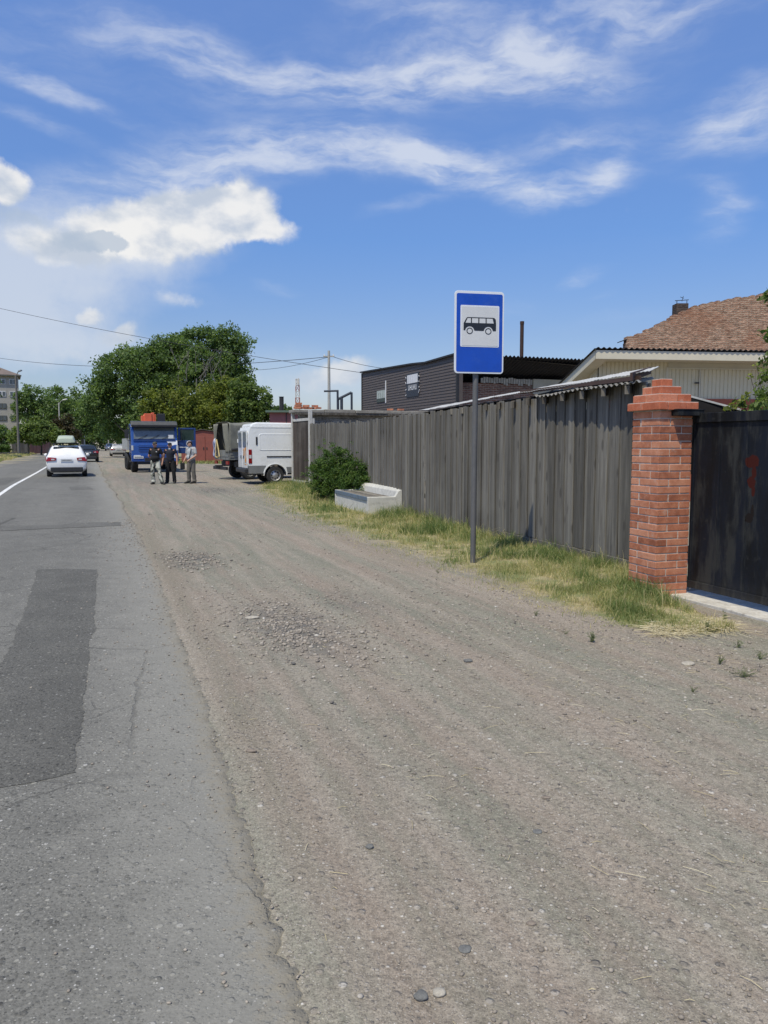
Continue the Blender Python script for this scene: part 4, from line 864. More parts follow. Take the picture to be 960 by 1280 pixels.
def brick_tex(nt, c1, c2, mo, sc=1.0, msz=.012, bw=.26, bh=.077):
    co = objco(nt); s_ = nd(nt, 'ShaderNodeSeparateXYZ', {0: co}); v = nd(nt, 'ShaderNodeCombineXYZ', {0: mth(nt, 'ADD', s_.outputs[0], s_.outputs[1]), 1: s_.outputs[2], 2: 0.0}).outputs[0]
    wob = nd(nt, 'ShaderNodeVectorMath', {0: nd(nt, 'ShaderNodeTexNoise', {'Vector': co, 'Scale': 1.3, 'Detail': 4.0}).outputs['Color'], 1: (.08, .08, 0)}, operation='MULTIPLY').outputs[0]
    v = nd(nt, 'ShaderNodeVectorMath', {0: v, 1: wob}, operation='ADD').outputs[0]
    t = nd(nt, 'ShaderNodeTexBrick', {'Vector': v, 'Color1': rgba(c1), 'Color2': rgba(c2), 'Mortar': rgba(mo), 'Scale': sc, 'Mortar Size': msz, 'Brick Width': bw, 'Row Height': bh, 'Bias': 0.0, 'Mortar Smooth': .2})
    return co, t.outputs['Color'], t.outputs['Fac']
def brick_wall_mat(name, c1, c2, mo, stain=(0.06, 0.05, 0.045), amt=.5, bump_s=.6, msz=.012, rough_amt=0.3):
    m, nt, b = newmat(name); co, c, f = brick_tex(nt, c1, c2, mo, msz=msz)
    n1 = noi(nt, co, 1.1, 7, .68, .4); n2 = noi(nt, vmap(nt, co, (6, 6, 14)), 1.0, 5, .7)
    c = mixc(nt, 1.0, c, ramp(nt, n2, [(.28, .55), (.5, 1), (.72, 1.4)]), 'MULTIPLY')
    c = mixc(nt, mth(nt, 'MULTIPLY', sstep(nt, n1, .48, .68), amt), c, stain)
    setin(nt, b, 'Base Color', c); b.inputs['Roughness'].default_value = .95; b.inputs['Specular IOR Level'].default_value = .15
    bump(nt, b, mth(nt, 'MULTIPLY_ADD', f, -.5, mth(nt, 'MULTIPLY', n2, rough_amt * 2)), bump_s, .05); return m
bpy.data.materials.remove(M_gbrick)
M_gbrick = brick_wall_mat('grey lime brick', (0.30, 0.29, 0.275), (0.22, 0.215, 0.20), (0.36, 0.35, 0.33))
M_rbrick = brick_wall_mat('old red brick', (0.22, 0.095, 0.065), (0.15, 0.07, 0.05), (0.24, 0.2, 0.17))
YD = Vector((.93, .36, 0)).normalized(); yr = math.atan2(.36, .93)
yw = thing('yard_wall', 'low grey brick yard wall under a rotten timber slab behind the plank fence', 'wall', (-3.38, 29.62, 0), yr)
mb = MB(); mb.b2((.15, 0, -.1), (5.9, .24, 2.74)); mb.build('brick_wall', M_gbrick, yw)
mb = MB(); x = -.15
while x < 5.9:
    L = random.uniform(.8, 1.9); L = min(L, 5.95 - x); mb.b2((x, -.3 + jit(.05), 2.745 + jit(.012)), (x + L - .02, .5 + jit(.05), 2.86 + jit(.02))); x += L
mb.build('slab', mat('rotten slab', (0.23, 0.215, 0.19), .95, 0, .3, 4, .6, (0.10, 0.095, 0.085), .6), yw, bevel=.02)
mb = MB(); mb.b2((-.12, -.32, 2.66), (5.9, -.26, 2.742)); mb.build('edge_beam', M_beam, yw, bevel=.006)
mb = MB()
for i in range(17):
    x = abs(random.gauss(.2, .3)) if i < 14 else random.uniform(.5, 4.5); lv = 0 if x > .8 else random.choice((0, 0, 1, 2 if x < .4 else 1)); mb.box((x, .05 + random.uniform(-.1, .2), 2.93 + lv * .08), (.25, .125, .07), random.uniform(-.5, .5))
mb.build('loose_brick', M_brick, yw)
# ------------------------------------------------------------------ black sided building with brick annex
bbA, bbB = P(572, 443, 32.0), P(453, 466, 43.2)
bdir = Vector((bbB.x - bbA.x, bbB.y - bbA.y, 0)); BLn = bdir.length; bdir.normalize()
bb = thing('sided_building', 'building clad in dark grey horizontal siding with two small banners on its wall', 'building', (bbA.x, bbA.y, 0), math.atan2(bdir.y, bdir.x))
# local: x runs back along the clad wall, -y... outward is towards the road
M_sid = mat('dark siding', (0.085, 0.069, 0.062), .6, 0, .12, 3, .05, (0.09, 0.08, 0.07), .3)
zL = lambda x: float(np.interp(x, [0, BLn * .28, BLn * .36, BLn], [bbA.z, bbA.z - .06, bbA.z + .02, bbB.z]))
mb = MB(); nrow = 42; pit = .128
for k in range(nrow):
    z0 = .1 + k * pit
    xs = np.linspace(0, BLn, 13)
    for xa, xb in zip(xs[:-1], xs[1:]):
        za, zb_ = min(z0 + pit, zL(xa)), min(z0 + pit, zL(xb))
        if za <= z0 and zb_ <= z0: continue
        za, zb_ = max(za, z0), max(zb_, z0)
        mb.add([(xa, .026, z0), (xb, .026, z0), (xb, .004, zb_), (xa, .004, za), (xa, 0, z0), (xb, 0, z0)], [(0, 1, 2, 3), (0, 4, 5, 1)], tint=.5)
mb.build('siding', M_sid, bb)
mb = MB(); mb.prism([(0, -.02), (BLn, -.02), (BLn, bbB.z - .02), (BLn * .36, zL(BLn * .36) - .02), (BLn * .28, zL(BLn * .28) - .02), (0, bbA.z - .02)], -.25, -.005, 'y'); mb.b2((BLn - .25, -8, 0), (BLn, -.26, 5.2)); mb.build('wall', M_sid, bb)
mb = MB(); xs = np.linspace(-.1, BLn + .1, 16)
for xa, xb in zip(xs[:-1], xs[1:]):
    mb.beam(Vector((xa, .05, zL(xa) + .03)), Vector((xb, .05, zL(xb) + .03)), .14, .07)
mb.build('roof_edge', M_dark, bb)
mb = MB(); mb.add([(0, 0, 5.2), (BLn, 0, 5.3), (BLn, -8, 5.0), (0, -8, 4.9)], [(0, 1, 2, 3)]); mb.build('roof', M_dark, bb)
for (xa, xb, zz) in ((-.06, .05, bbA.z - .03), (BLn - .05, BLn + .06, bbB.z - .03)): mb = MB(); mb.b2((xa, -.02, 0), (xb, .05, zz)); mb.build('corner_trim', M_dark, bb)
def wall_at(u, v):                     # photo pixel -> local (x,z) on the clad wall
    d = ray(u, v); n = Vector((-bdir.y, bdir.x, 0)); o_ = Vector((bbA.x, bbA.y, 0)); c = Vector((0, 0, CAMH)); t = (o_ - c).dot(n) / d.dot(n); p = c + d * t
    return ((p - o_).dot(bdir), p.z)
def banner(name, label, x0, x1, z0, z1, m):
    o_ = thing(name, label, 'banner', (bbA.x, bbA.y, 0), math.atan2(bdir.y, bdir.x)); mb_ = MB(); mb_.b2((x0, .032, z0), (x1, .045, z1)); mb_.build('banner_sheet', m, o_); return o_
x1_, zt_ = wall_at(509, 468); x0_, _z = wall_at(524.5, 465); _q, zb_ = wall_at(516, 496)
bn = banner('wall_banner', 'dark banner with two lines of pale lettering, the larger of two on the dark siding', x0_, x1_, zb_, zt_, mat('navy banner', (0.03, 0.036, 0.05), .6, 0, .1, 3, 0))
cxm, wdt = (x0_ + x1_) / 2, x1_ - x0_; hgt = zt_ - zb_
M_let = mat('pale lettering', (0.62, 0.63, 0.66), .6, 0, .04, 3, 0)
# seen from the road side the local x axis runs right to left
def on_wall(cx, cz, y): return Matrix(((-1, 0, 0, cx), (0, 0, 1, y), (0, 1, 0, cz), (0, 0, 0, 1)))
mb = MB(); mb.b2((cxm - wdt * .42, .0475, zt_ - hgt * .42), (cxm + wdt * .42, .052, zt_ - hgt * .06)); mb.build('letter_row', M_let, bn)
for i in range(5):
    mb = MB(); xx = cxm + wdt * (.30 - .15 * i); mb.b2((xx - .012, .0525, zt_ - hgt * .38), (xx + .012, .054, zt_ - hgt * .1)); mb.build('letter_gap', mat('grey lettering', (.40, .41, .44), .6, 0, .05, 3, 0), bn)
zc = zt_ - hgt * .60
for i, (ww) in enumerate((.10, .10, .10, .10, .10)):
    xx = cxm + wdt * (.28 - .14 * i); mb = MB(); a_ = .05 * wdt; hh = hgt * .11
    mb.b2((xx + a_ - .03, .0475, zc - hh), (xx + a_, .052, zc + hh)); mb.b2((xx - a_, .0475, zc - hh), (xx - a_ + .03, .052, zc + hh)); mb.b2((xx - a_ + .03, .0475, zc - hh * (.2 if i % 2 else 1)), (xx + a_ - .03, .052, zc + hh * (.2 if i % 2 else -.7))); mb.build('letter', M_let, bn)
for sx_ in (-1, 1):
    for k_ in range(4):
        mb = MB(); zz = zb_ + hgt * (.12 + .24 * k_); mb.beam(Vector((cxm + sx_ * wdt * .5, .05, zz)), Vector((cxm + sx_ * (wdt * .5 + .1), .05, zz + random.uniform(-.1, .18))), .02, .03); mb.build('tie_cord', M_let, bn)
xa, zt2 = wall_at(472, 489); xb, _z = wall_at(482.5, 487); _q, zb2 = wall_at(478, 502)
bn2 = banner('wall_banner', 'small faded grey green banner with a dark lower strip on the dark siding', xb, xa, zb2, zt2, mat('faded banner', (0.36, 0.40, 0.38), .7, 0, .15, 4, 0, (.22, .24, .23), .5))
mb = MB(); mb.b2((xb - .03, .046, zb2 - .02), (xa + .01, .05, zb2 + (zt2 - zb2) * .3)); mb.build('dark_strip', mat('dark green strip', (.05, .065, .06), .7), bn2)
mb = MB(); mb.b2((xb - .12, .03, zb2 - .1), (xb - .035, .06, zt2 + .45)); mb.build('side_batten', M_let, bn2)
for i in range(3):
    mb = MB(); xx = xb + (xa - xb) * (.3 + .25 * i); mb.b2((xx - .05, .0465, zt2 - .38), (xx + .04, .049, zt2 - .12)); mb.build('letter', mat('faint lettering', (.27, .31, .29), .7), bn2)
# annex with raised corrugated roof
an = thing('brick_annex', 'dark brick annex under a tilted corrugated roof and a stovepipe beside the dark siding', 'building', (bbA.x, bbA.y, 0), yr)
M_dcor = mat('tarry roof sheet', (0.020, 0.021, 0.026), .8, 0, .2, 4, .1)
AL = 7.4; mb = MB(); nU = int(AL / .19 * 8); V = []
for i in range(nU + 1):
    x = .07 + (AL - .1) * i / nU; wv = .035 * math.sin(2 * PI * x / .19)
    for (yy_, zz) in ((-.25, bbA.z - .0), (.9, bbA.z - .42), (2.4, bbA.z - .95), (6, bbA.z - 1.5)): V.append((x, yy_, zz + wv))
V += [(a, b_, c - .012) for a, b_, c in V]; n1 = (nU + 1) * 4; fs = []
for i in range(nU):
    for j in range(3): a = i * 4 + j; fs += [(a, a + 4, a + 5, a + 1), (n1 + a, n1 + a + 1, n1 + a + 5, n1 + a + 4)]
    fs.append((i * 4, n1 + i * 4, n1 + i * 4 + 4, i * 4 + 4))
mb.add(V, fs); mb.build('corrugated_roof', M_dcor, an, smooth=True)
mb = MB(); mb.b2((.3, 1.3, 0), (AL - .2, 1.6, bbA.z - 1.02)); mb.build('brick_wall', brick_wall_mat('annex red brick', (0.27, 0.14, 0.10), (0.19, 0.105, 0.08), (0.38, 0.32, 0.27)), an)  # red-brown brick with darker blotches at random
mb = MB(); x = 1.75
while x < 4.3:
    h = random.uniform(.12, .24); mb.b2((x, 1.22, bbA.z - .86 - h), (x + .1, 1.25, bbA.z - .78 + jit(.03))); x += .125
mb.build('ragged_sheet', mat('pale ragged sheet', (0.40, 0.38, 0.33), .8, 0, .3, 6, .1, (.1, .09, .08), .6), an)
mb = MB(); mb.b2((4.35, 1.15, bbA.z - 1.45), (6.0, 1.22, bbA.z - .78)); mb.build('light_panel', mat('cream panel', (.42, .40, .32), .7), an)
mb = MB(); p = P(652, 442, 36) ; pz = P(652, 402, 36).z
mb.cyl((p.x, p.y, 3.8), (p.x, p.y, pz), .085, .085, 14); mb.cyl((p.x, p.y, pz - .12), (p.x, p.y, pz + .01), .095, .095, 14); o = mb.build('stovepipe', mat('rusty pipe', (0.055, 0.03, 0.025), .85, .2, .3, 5, .2), None, True); o.parent = an; o.matrix_parent_inverse = Matrix.Translation((bbA.x, bbA.y, 0)).inverted() if False else (Matrix.Translation((bbA.x, bbA.y, 0)) @ Matrix.Rotation(yr, 4, 'Z')).inverted()

# ------------------------------------------------------------------ cream garage behind the gate
gA = P(745, 437, 20.0); grot = math.atan2(.13, .99)
gh = thing('cream_garage', 'cream ribbed metal garage with a broad white fascia and red base behind the black gate', 'garage', (gA.x, gA.y, 0), grot)
M_crm = mat('cream ribbed sheet', (0.60, 0.54, 0.385), .55, 0, .05, 2, .02, (.46, .42, .33), .3); M_fas = mat('white fascia', (0.58, 0.535, 0.42), .5, 0, .05, 2, .02, (.44, .42, .36), .25)
H_ = gA.z; GLn = 11.0; OV = .62
def ribs(x0, x1, z0, z1, y, axis='x', pitch=.115):
    mb_ = MB(); x = x0
    while x < x1:
        a, b_ = x, min(x + pitch, x1); pr = [(a, y), (a + pitch * .62, y), (a + pitch * .72, y + .018), (a + pitch * .9, y + .018), (b_, y)]
        for (p_, q_) in zip(pr[:-1], pr[1:]):
            if axis == 'x': mb_.add([(p_[0], p_[1], z0), (q_[0], q_[1], z0), (q_[0], q_[1], z1), (p_[0], p_[1], z1)], [(0, 1, 2, 3)])
            else: mb_.add([(p_[1], p_[0], z0), (q_[1], q_[0], z0), (q_[1], q_[0], z1 - .27 * (q_[0] - OV)), (p_[1], p_[0], z1 - .27 * (p_[0] - OV))], [(0, 1, 2, 3)])
        x += pitch
    return mb_
zred = P(850, 498, 20.9).z
ribs(.35, 2.3, zred, H_ - .212, OV).build('front_wall', M_crm, gh, fix=False); 
x_ = 2.3
for i, nm in enumerate(('garage_door', 'garage_door')):
    mb = ribs(x_ + .02, x_ + .92 + 1.2 * i, zred, H_ - .37, OV + .03); mb.build(nm, M_crm, gh, fix=False); x_ += .94 + 1.2 * i
ribs(x_, GLn, zred, H_ - .212, OV).build('front_wall', M_crm, gh, fix=False)
mb = MB(); mb.b2((2.24, OV - .02, zred), (2.30, OV + .03, H_ - .36)); mb.b2((3.2, OV - .01, zred), (3.23, OV + .02, H_ - .36)); mb.b2((5.33, OV - .02, zred), (5.39, OV + .03, H_ - .36)); mb.b2((2.3, OV - .02, H_ - .40), (5.33, OV + .02, H_ - .37)); mb.b2((2.3, OV + .035, H_ - .38), (5.33, OV + .06, H_ - .212)); mb.build('door_frame', M_fas, gh)
mb = MB(); mb.box((3.12, OV - .03, zred + .42), (.12, .03, .04)); mb.build('handle', M_dark, gh)
mb = MB(); mb.b2((.3, OV - .03, 0), (GLn, OV + .2, zred - .004)); mb.build('base_wall', mat('red base paint', (0.30, 0.085, 0.05), .8, 0, .12, 3, .1), gh)
ribs(OV, 5.5, zred, H_ - .30, .32, 'y').build('side_wall', M_crm, gh, fix=False)
mb = MB(); mb.b2((.33, OV + .2, 0), (.45, 5.5, zred)); mb.b2((.3, 5.4, 0), (GLn, 5.5, H_ - 1.6)); mb.build('wall', M_crm, gh)
mb = MB(); mb.b2((0, -.012, H_ - .235), (GLn, .012, H_ - .012)); mb.build('fascia', M_fas, gh, bevel=.004)
mb = MB(); mb.b2((.012, .013, H_ - .232), (GLn, OV + .02, H_ - .21)); mb.build('soffit', M_fas, gh)
mb = MB(); mb.add([(-.012, -.012, H_ - .235), (-.012, 5.8, H_ - .235 - .27 * 5.8), (-.012, 5.8, H_ - .27 * 5.8), (-.012, -.012, H_), (.012, -.012, H_ - .235), (.012, 5.8, H_ - .235 - .27 * 5.8), (.012, 5.8, H_ - .27 * 5.8), (.012, -.012, H_)], [(0, 1, 2, 3), (7, 6, 5, 4), (0, 4, 5, 1), (2, 6, 7, 3), (1, 5, 6, 2)]); mb.build('verge_board', M_fas, gh)
mb = MB(); mb.add([(.012, .0, H_ - .232), (.33, .0, H_ - .232), (.33, 5.8, H_ - .232 - .27 * 5.8), (.012, 5.8, H_ - .232 - .27 * 5.8)], [(0, 1, 2, 3)]); mb.build('side_soffit', M_fas, gh)
mb = MB(); nU = int(GLn / .15 * 6); V = []
for i in range(nU + 1):
    x = -.06 + (GLn + .06) * i / nU; wv = .02 * math.sin(2 * PI * x / .15)
    for (yy_) in (-.06, 2, 5.9): V.append((x, yy_, H_ + .028 - .27 * yy_ + wv))
V += [(a, b_, c - .01) for a, b_, c in V]; n1 = (nU + 1) * 3; fs = []
for i in range(nU):
    for j in range(2): a = i * 3 + j; fs += [(a, a + 3, a + 4, a + 1), (n1 + a, n1 + a + 1, n1 + a + 4, n1 + a + 3)]
    fs.append((i * 3, n1 + i * 3, n1 + i * 3 + 3, i * 3 + 3))
for j in range(2): fs.append((j, j + 1, n1 + j + 1, n1 + j))
mb.add(V, fs); mb.build('corrugated_roof', M_dcor, gh, smooth=True)

# ------------------------------------------------------------------ old brick gable with chimney
YB = 35.0; gb = thing('brick_gable', 'tall crumbling brown brick gable wall with a ragged top rising above the cream garage', 'building', (0, 0, 0))
top = [(783, 428), (784, 421), (800, 416), (815, 410), (822, 404.5), (834, 400), (842, 394), (860, 388), (868, 383), (885, 379), (900, 375.5), (920, 372), (940, 369.5), (955, 366), (985, 358), (1010, 352), (1035, 351), (1070, 362), (1120, 385), (1170, 408), (1240, 430)]
pts = []; last = None
for (u1, v1), (u2, v2) in zip(top[:-1], top[1:]):
    n = max(1, int((u2 - u1) / 3.2))
    for i in range(n):
        t = i / n; u, v = u1 + (u2 - u1) * t, v1 + (v2 - v1) * t; q = P(u, v, YB); z = round(q.z / .08) * .08 + random.choice((0, 0, -.04, .03))
        if last is not None: pts.append((q.x, last))
        pts.append((q.x, z)); last = z
x0, x1 = pts[0][0], pts[-1][0]
m, nt, b = newmat('crumbling brick'); co, c, f = brick_tex(nt, (0.43, 0.255, 0.178), (0.31, 0.18, 0.125), (0.40, 0.32, 0.245), msz=.014, bw=.3, bh=.085)
n1 = noi(nt, co, .6, 6, .65, .4); n2 = noi(nt, vmap(nt, co, (3.2, 3.2, 8)), 1.0, 6, .72); n3 = noi(nt, vmap(nt, co, (9, 9, 16)), 1.0, 4, .7)
c = mixc(nt, 1.0, c, ramp(nt, n2, [(.28, .34), (.5, 1), (.72, 1.6)]), 'MULTIPLY'); c = mixc(nt, 1.0, c, ramp(nt, n3, [(.28, .6), (.5, 1), (.72, 1.35)]), 'MULTIPLY')
c = mixc(nt, mth(nt, 'MULTIPLY', sstep(nt, n1, .45, .65), .5), c, (0.30, 0.125, 0.07))
setin(nt, b, 'Base Color', c); b.inputs['Roughness'].default_value = .97; b.inputs['Specular IOR Level'].default_value = .1
bump(nt, b, mth(nt, 'ADD', n2, mth(nt, 'MULTIPLY', n3, .6)), .9, .12)
mb = MB(); mb.prism(pts + [(x1, 0), (x0, 0)], YB, YB + .5, 'y'); mb.build('gable_wall', m, gb)
mb = MB(); mb.b2((x0, YB + .51, 0), (x0 + .4, YB + 9, 5.9)); mb.b2((x0, YB + 8.6, 0), (x1, YB + 9, 5.9)); mb.build('side_wall', m, gb)
mb = MB(); mb.beam(Vector((x0 - .25, YB + .3, pts[0][1] + .05)), Vector((x0 + .35, YB + .3, pts[0][1] + .25)), .5, .03); mb.build('tin_flap', M_dark, gb)
c1, c2 = P(842.5, 393, YB + 1.2), P(857.5, 380.5, YB + 1.2); mb = MB(); mb.b2((c1.x, YB + .9, 5.5), (c2.x, YB + 1.45, c2.z)); mb.build('chimney', brick_wall_mat('sooty chimney brick', (0.085, 0.06, 0.05), (0.06, 0.045, 0.04), (0.1, .09, .08)), gb)
mb = MB()
for xx in (c1.x + .04, c2.x - .04): mb.cyl((xx, YB + 1.0, c2.z), (xx, YB + 1.0, c2.z + .14), .016, n=6)
mb.cyl((c1.x - .05, YB + 1.0, c2.z + .13), (c2.x + .04, YB + 1.0, c2.z + .17), .016, n=6); mb.cyl(((c1.x + c2.x) / 2, YB + 1.0, c2.z + .1), ((c1.x + c2.x) / 2 + .06, YB + 1.0, c2.z + .34), .012, n=6); mb.cyl(((c1.x + c2.x) / 2 - .08, YB + 1, c2.z + .3), ((c1.x + c2.x) / 2 + .08, YB + 1, c2.z + .24), .012, n=6); mb.build('wire_frame', M_dark, gb)
# pipe frames, distant mast, chimney
M_pipe = mat('blue grey pipe', (0.035, 0.045, 0.065), .6, .2)
def atY(u, v, Y): return P(u, v, Y)
mb = MB(); a = atY(422, 488, 40); mb.cyl((a.x, 40, 0), (a.x, 40, a.z), .055, n=10); q = atY(405, 489, 40); mb.cyl((q.x, 40, q.z), (a.x + .05, 40, a.z - .02), .05, n=10)
o = mb.build('hooked_pipe', M_pipe, None, True); tag(o, 'bent dark pipe post shaped like a hook above the yard wall', 'pipe')
mb = MB(); a, q = atY(422.5 + 0, 499, 42), atY(439.5, 490.5, 42); mb.cyl((a.x, 42, 0), a, .06, n=10); mb.cyl((q.x, 42, 0), q, .06, n=10); mb.cyl(a, q, .07, n=10); k_ = atY(427, 510, 42); mb.cyl((k_.x, 42, 0), (k_.x, 42, k_.z + .6), .08, n=10)
o = mb.build('bent_pipe', M_pipe, None, True); tag(o, 'dark pipe frame with a slanted top bar beside the clad building', 'pipe')
# ------------------------------------------------------------------ vehicles
def wheel(parent, c, r, w, axis_sign, M_rim, spokes=6, M=None):
    """axle along local x; outer face towards axis_sign"""
    wl = MB(); prof = [(-w / 2, r * .62), (-w / 2, r * .9), (-w * .36, r), (w * .36, r), (w / 2, r * .9), (w / 2, r * .62)]
    wl.lathe(prof, 28, 'x', c); t = wl.build('wheel', M_black, parent, True)
    rm = MB(); s = axis_sign; rm.lathe([(s * (w * .44), r * .64), (s * (w * .34), r * .60), (s * (w * .2), r * .52), (s * (w * .3), r * .28), (s * (w * .4), r * .16), (s * (w * .4), .001)], 28, 'x', c)
    rr = rm.build('rim', M_rim, t, True)
    hl = MB()
    for k in range(spokes):
        a = 2 * PI * k / spokes; cy, cz = math.cos(a) * r * .40, math.sin(a) * r * .40
        hl.cyl((c[0] + s * w * .27, c[1] + cy, c[2] + cz), (c[0] + s * w * .31, c[1] + cy, c[2] + cz), r * .09, n=10)
    hl.build('rim_hole', M_dark, t); return t
def carpaint(name, col, dirt=(0.25, .23, .2), amt=.15, metal=0.0): return mat(name, col, .28, metal, .03, 2, 0, dirt, amt, coat=.6)
M_rim = mat('silver rim', (0.42, 0.42, 0.43), .4, .6, .1, 6, .02, (.12, .11, .1), .4); M_tail = mat('red tail lamp', (0.22, 0.008, 0.01), .15, 0, .1, 4, 0); M_lampw = mat('clear lamp', (0.6, 0.62, 0.63), .12, .2, .05, 4, 0); M_plate = mat('white plate', (0.62, 0.63, 0.64), .5, 0, .03, 4, 0)
def loft(stations, n=None):
    """stations: (y, zb, zbelt, zroof, wb, wbelt, wroof) -> closed smooth hull"""
    mb_ = MB(); rings = []
    for (y, zb, zl, zr, wb, wl, wr) in stations:
        h = zr - zl
        half = [(0, zb), (wb * .8, zb), (wb, zb + (zl - zb) * .18), (wl * 1.0, zb + (zl - zb) * .55), (wl * .985, zl - .02), (wl * .965, zl), (wr + (wl * .965 - wr) * .28, zl + h * .72), (wr, zl + h * .9), (wr * .86, zr - h * .02 - .004), (0, zr)]
        ring = [(x, y, z) for x, z in half] + [(-x, y, z) for x, z in half[-2:0:-1]]; rings.append(ring)
    m = len(rings[0]); vs = [v for r_ in rings for v in r_]; fs = []
    for i in range(len(rings) - 1):
        for k in range(m): fs.append((i * m + k, i * m + (k + 1) % m, (i + 1) * m + (k + 1) % m, (i + 1) * m + k))
    fs += [tuple(range(m - 1, -1, -1)), tuple(range((len(rings) - 1) * m, len(rings) * m))]
    mb_.add(vs, fs); return mb_
def plate_quad(name, pts, m, parent, th=.012, bevel=0):
    """thin slab on a slanted quad; pts in order, pushed out along its normal"""
    p = [Vector(q) for q in pts]; n = (p[1] - p[0]).cross(p[3] - p[0]).normalized(); mb_ = MB(); k = len(p)
    mb_.add(p + [q + n * th for q in p], [tuple(range(k - 1, -1, -1)), tuple(range(k, 2 * k))] + [(i, (i + 1) % k, k + (i + 1) % k, k + i) for i in range(k)])
    return mb_.build(name, m, parent, bevel=bevel)
def car(name, label, pos, heading, paint, kind='wagon', rail=False, roofbox=None, group=None):
    """local frame: rear bumper at y=0, nose towards +y, x to the right"""
    t = thing(name, label, 'car', pos, math.atan2(-heading[0], heading[1]), group)
    if kind == 'wagon':
        st = [(0, .40, .80, .83, .70, .80, .74), (.04, .30, .92, .97, .80, .87, .78), (.20, .24, .95, 1.19, .84, .89, .68), (.46, .20, .95, 1.455, .85, .89, .62), (.9, .20, .95, 1.49, .86, .89, .62), (2.2, .20, .93, 1.49, .86, .89, .62), (2.8, .20, .92, 1.40, .86, .89, .60), (3.55, .20, .92, .98, .86, .88, .72), (4.15, .22, .82, .86, .84, .86, .66), (4.5, .28, .66, .70, .78, .80, .6), (4.62, .36, .58, .60, .64, .66, .5)]
        rg = [(-.60, .115, 1.015), (.60, .115, 1.015), (.545, .43, 1.405), (-.545, .43, 1.405)]
    else:
        st = [(0, .42, .82, .86, .70, .80, .72), (.06, .30, .95, 1.0, .80, .87, .76), (.55, .22, .96, 1.02, .84, .89, .74), (.62, .22, .96, 1.05, .84, .89, .70), (1.25, .20, .95, 1.40, .85, .89, .60), (1.7, .20, .95, 1.46, .86, .89, .60), (2.3, .20, .94, 1.45, .86, .89, .60), (2.7, .20, .93, 1.36, .86, .89, .58), (3.45, .20, .92, .98, .86, .88, .72), (4.15, .22, .82, .86, .84, .86, .66), (4.55, .28, .66, .70, .78, .80, .6), (4.66, .36, .58, .60, .64, .66, .5)]
        rg = [(-.60, .66, 1.075), (.60, .66, 1.075), (.52, 1.22, 1.375), (-.52, 1.22, 1.375)]
    b_ = loft(st).build('body', paint, t, True)
    plate_quad('rear_window', rg, M_glass, t, .02)
    plate_quad('windscreen', [(.60, 3.48, 1.01), (-.60, 3.48, 1.01), (-.54, 2.84, 1.385), (.54, 2.84, 1.385)], M_glass, t, .02)
    y0, y1 = (.42, 3.2) if kind == 'wagon' else (1.05, 3.15)
    for s in (-1, 1):
        for (ya, yb) in ((y0 + .12, (y0 + y1) / 2 - .08), ((y0 + y1) / 2 + .02, y1 - .12)):
            q = [(s * .868, ya, .985), (s * .868, yb, .985), (s * .70, yb - (.38 if yb > 2.6 else 0), 1.37), (s * .70, ya + .16, 1.37)]
            plate_quad('side_window', q if s > 0 else q[::-1], M_glass, t, .02)
        mb_ = MB(); mb_.sphere((s * .96, 2.95, 1.0), (.10, .06, .08), 10, 6); mb_.build('door_mirror', paint, t, True)
        tl = [(s * .87, -.002, .74), (s * .88, .25, .80), (s * .885, .25, .93), (s * .80, .055, .94), (s * .44, -.004, .90), (s * .46, -.012, .78)]
        mb_ = MB(); mb_.add([Vector(q) + Vector((0, -.022, 0)) for q in (tl[0], tl[3], tl[4], tl[5])] + [Vector((s * .905, .26, .80)), Vector((s * .905, .26, .93))] + [Vector(q) + Vector((0, .06, 0)) for q in (tl[4], tl[5])], [(0, 1, 2, 3), (0, 4, 5, 1), (3, 2, 6, 7)]); lm = mb_.build('tail_light', M_tail, t)
        mb_ = MB(); mb_.b2((s * .52, -.03, .80), (s * .66, -.024, .86)); mb_.build('reverse_lamp', M_lampw, lm)
        hd = MB(); hd.sphere((s * .60, 4.42, .66), (.17, .13, .075), 12, 8); hd.build('headlight', M_lampw, t, True)
    bm_ = MB(); bm_.b2((-.70, -.02, .26), (.70, .10, .47)); bm_.build('rear_bumper', M_dark, t, bevel=.03); bm_ = MB(); bm_.b2((-.72, 4.5, .24), (.72, 4.60, .38)); bm_.build('front_bumper', M_dark, t, bevel=.03)
    pl = MB(); pl.b2((-.26, -.03, .735), (.26, -.018, .845)); pl = pl.build('licence_plate', M_plate, t); fp = MB(); fp.b2((-.26, 4.63, .42), (.26, 4.645, .53)); fp.build('licence_plate', M_plate, t)
    gl = MB()
    for k in range(8): gl.b2((-.21 + k * .055, -.034, .762), (-.178 + k * .055, -.0305, .818))
    gl.build('plate_mark', M_dark, pl)
    for (wx, wy) in ((.78, .85), (-.78, .85), (.78, 3.65), (-.78, 3.65)): wheel(t, (wx, wy, .325), .325, .21, 1 if wx > 0 else -1, M_rim, 5)
    if rail:
        for s in (-1, 1): mb_ = MB(); mb_.tube([(s * .55, .6, 1.46), (s * .55, .75, 1.53), (s * .55, 2.2, 1.53), (s * .55, 2.4, 1.46)], .02, 8); mb_.build('roof_rail', M_dark, t, True)
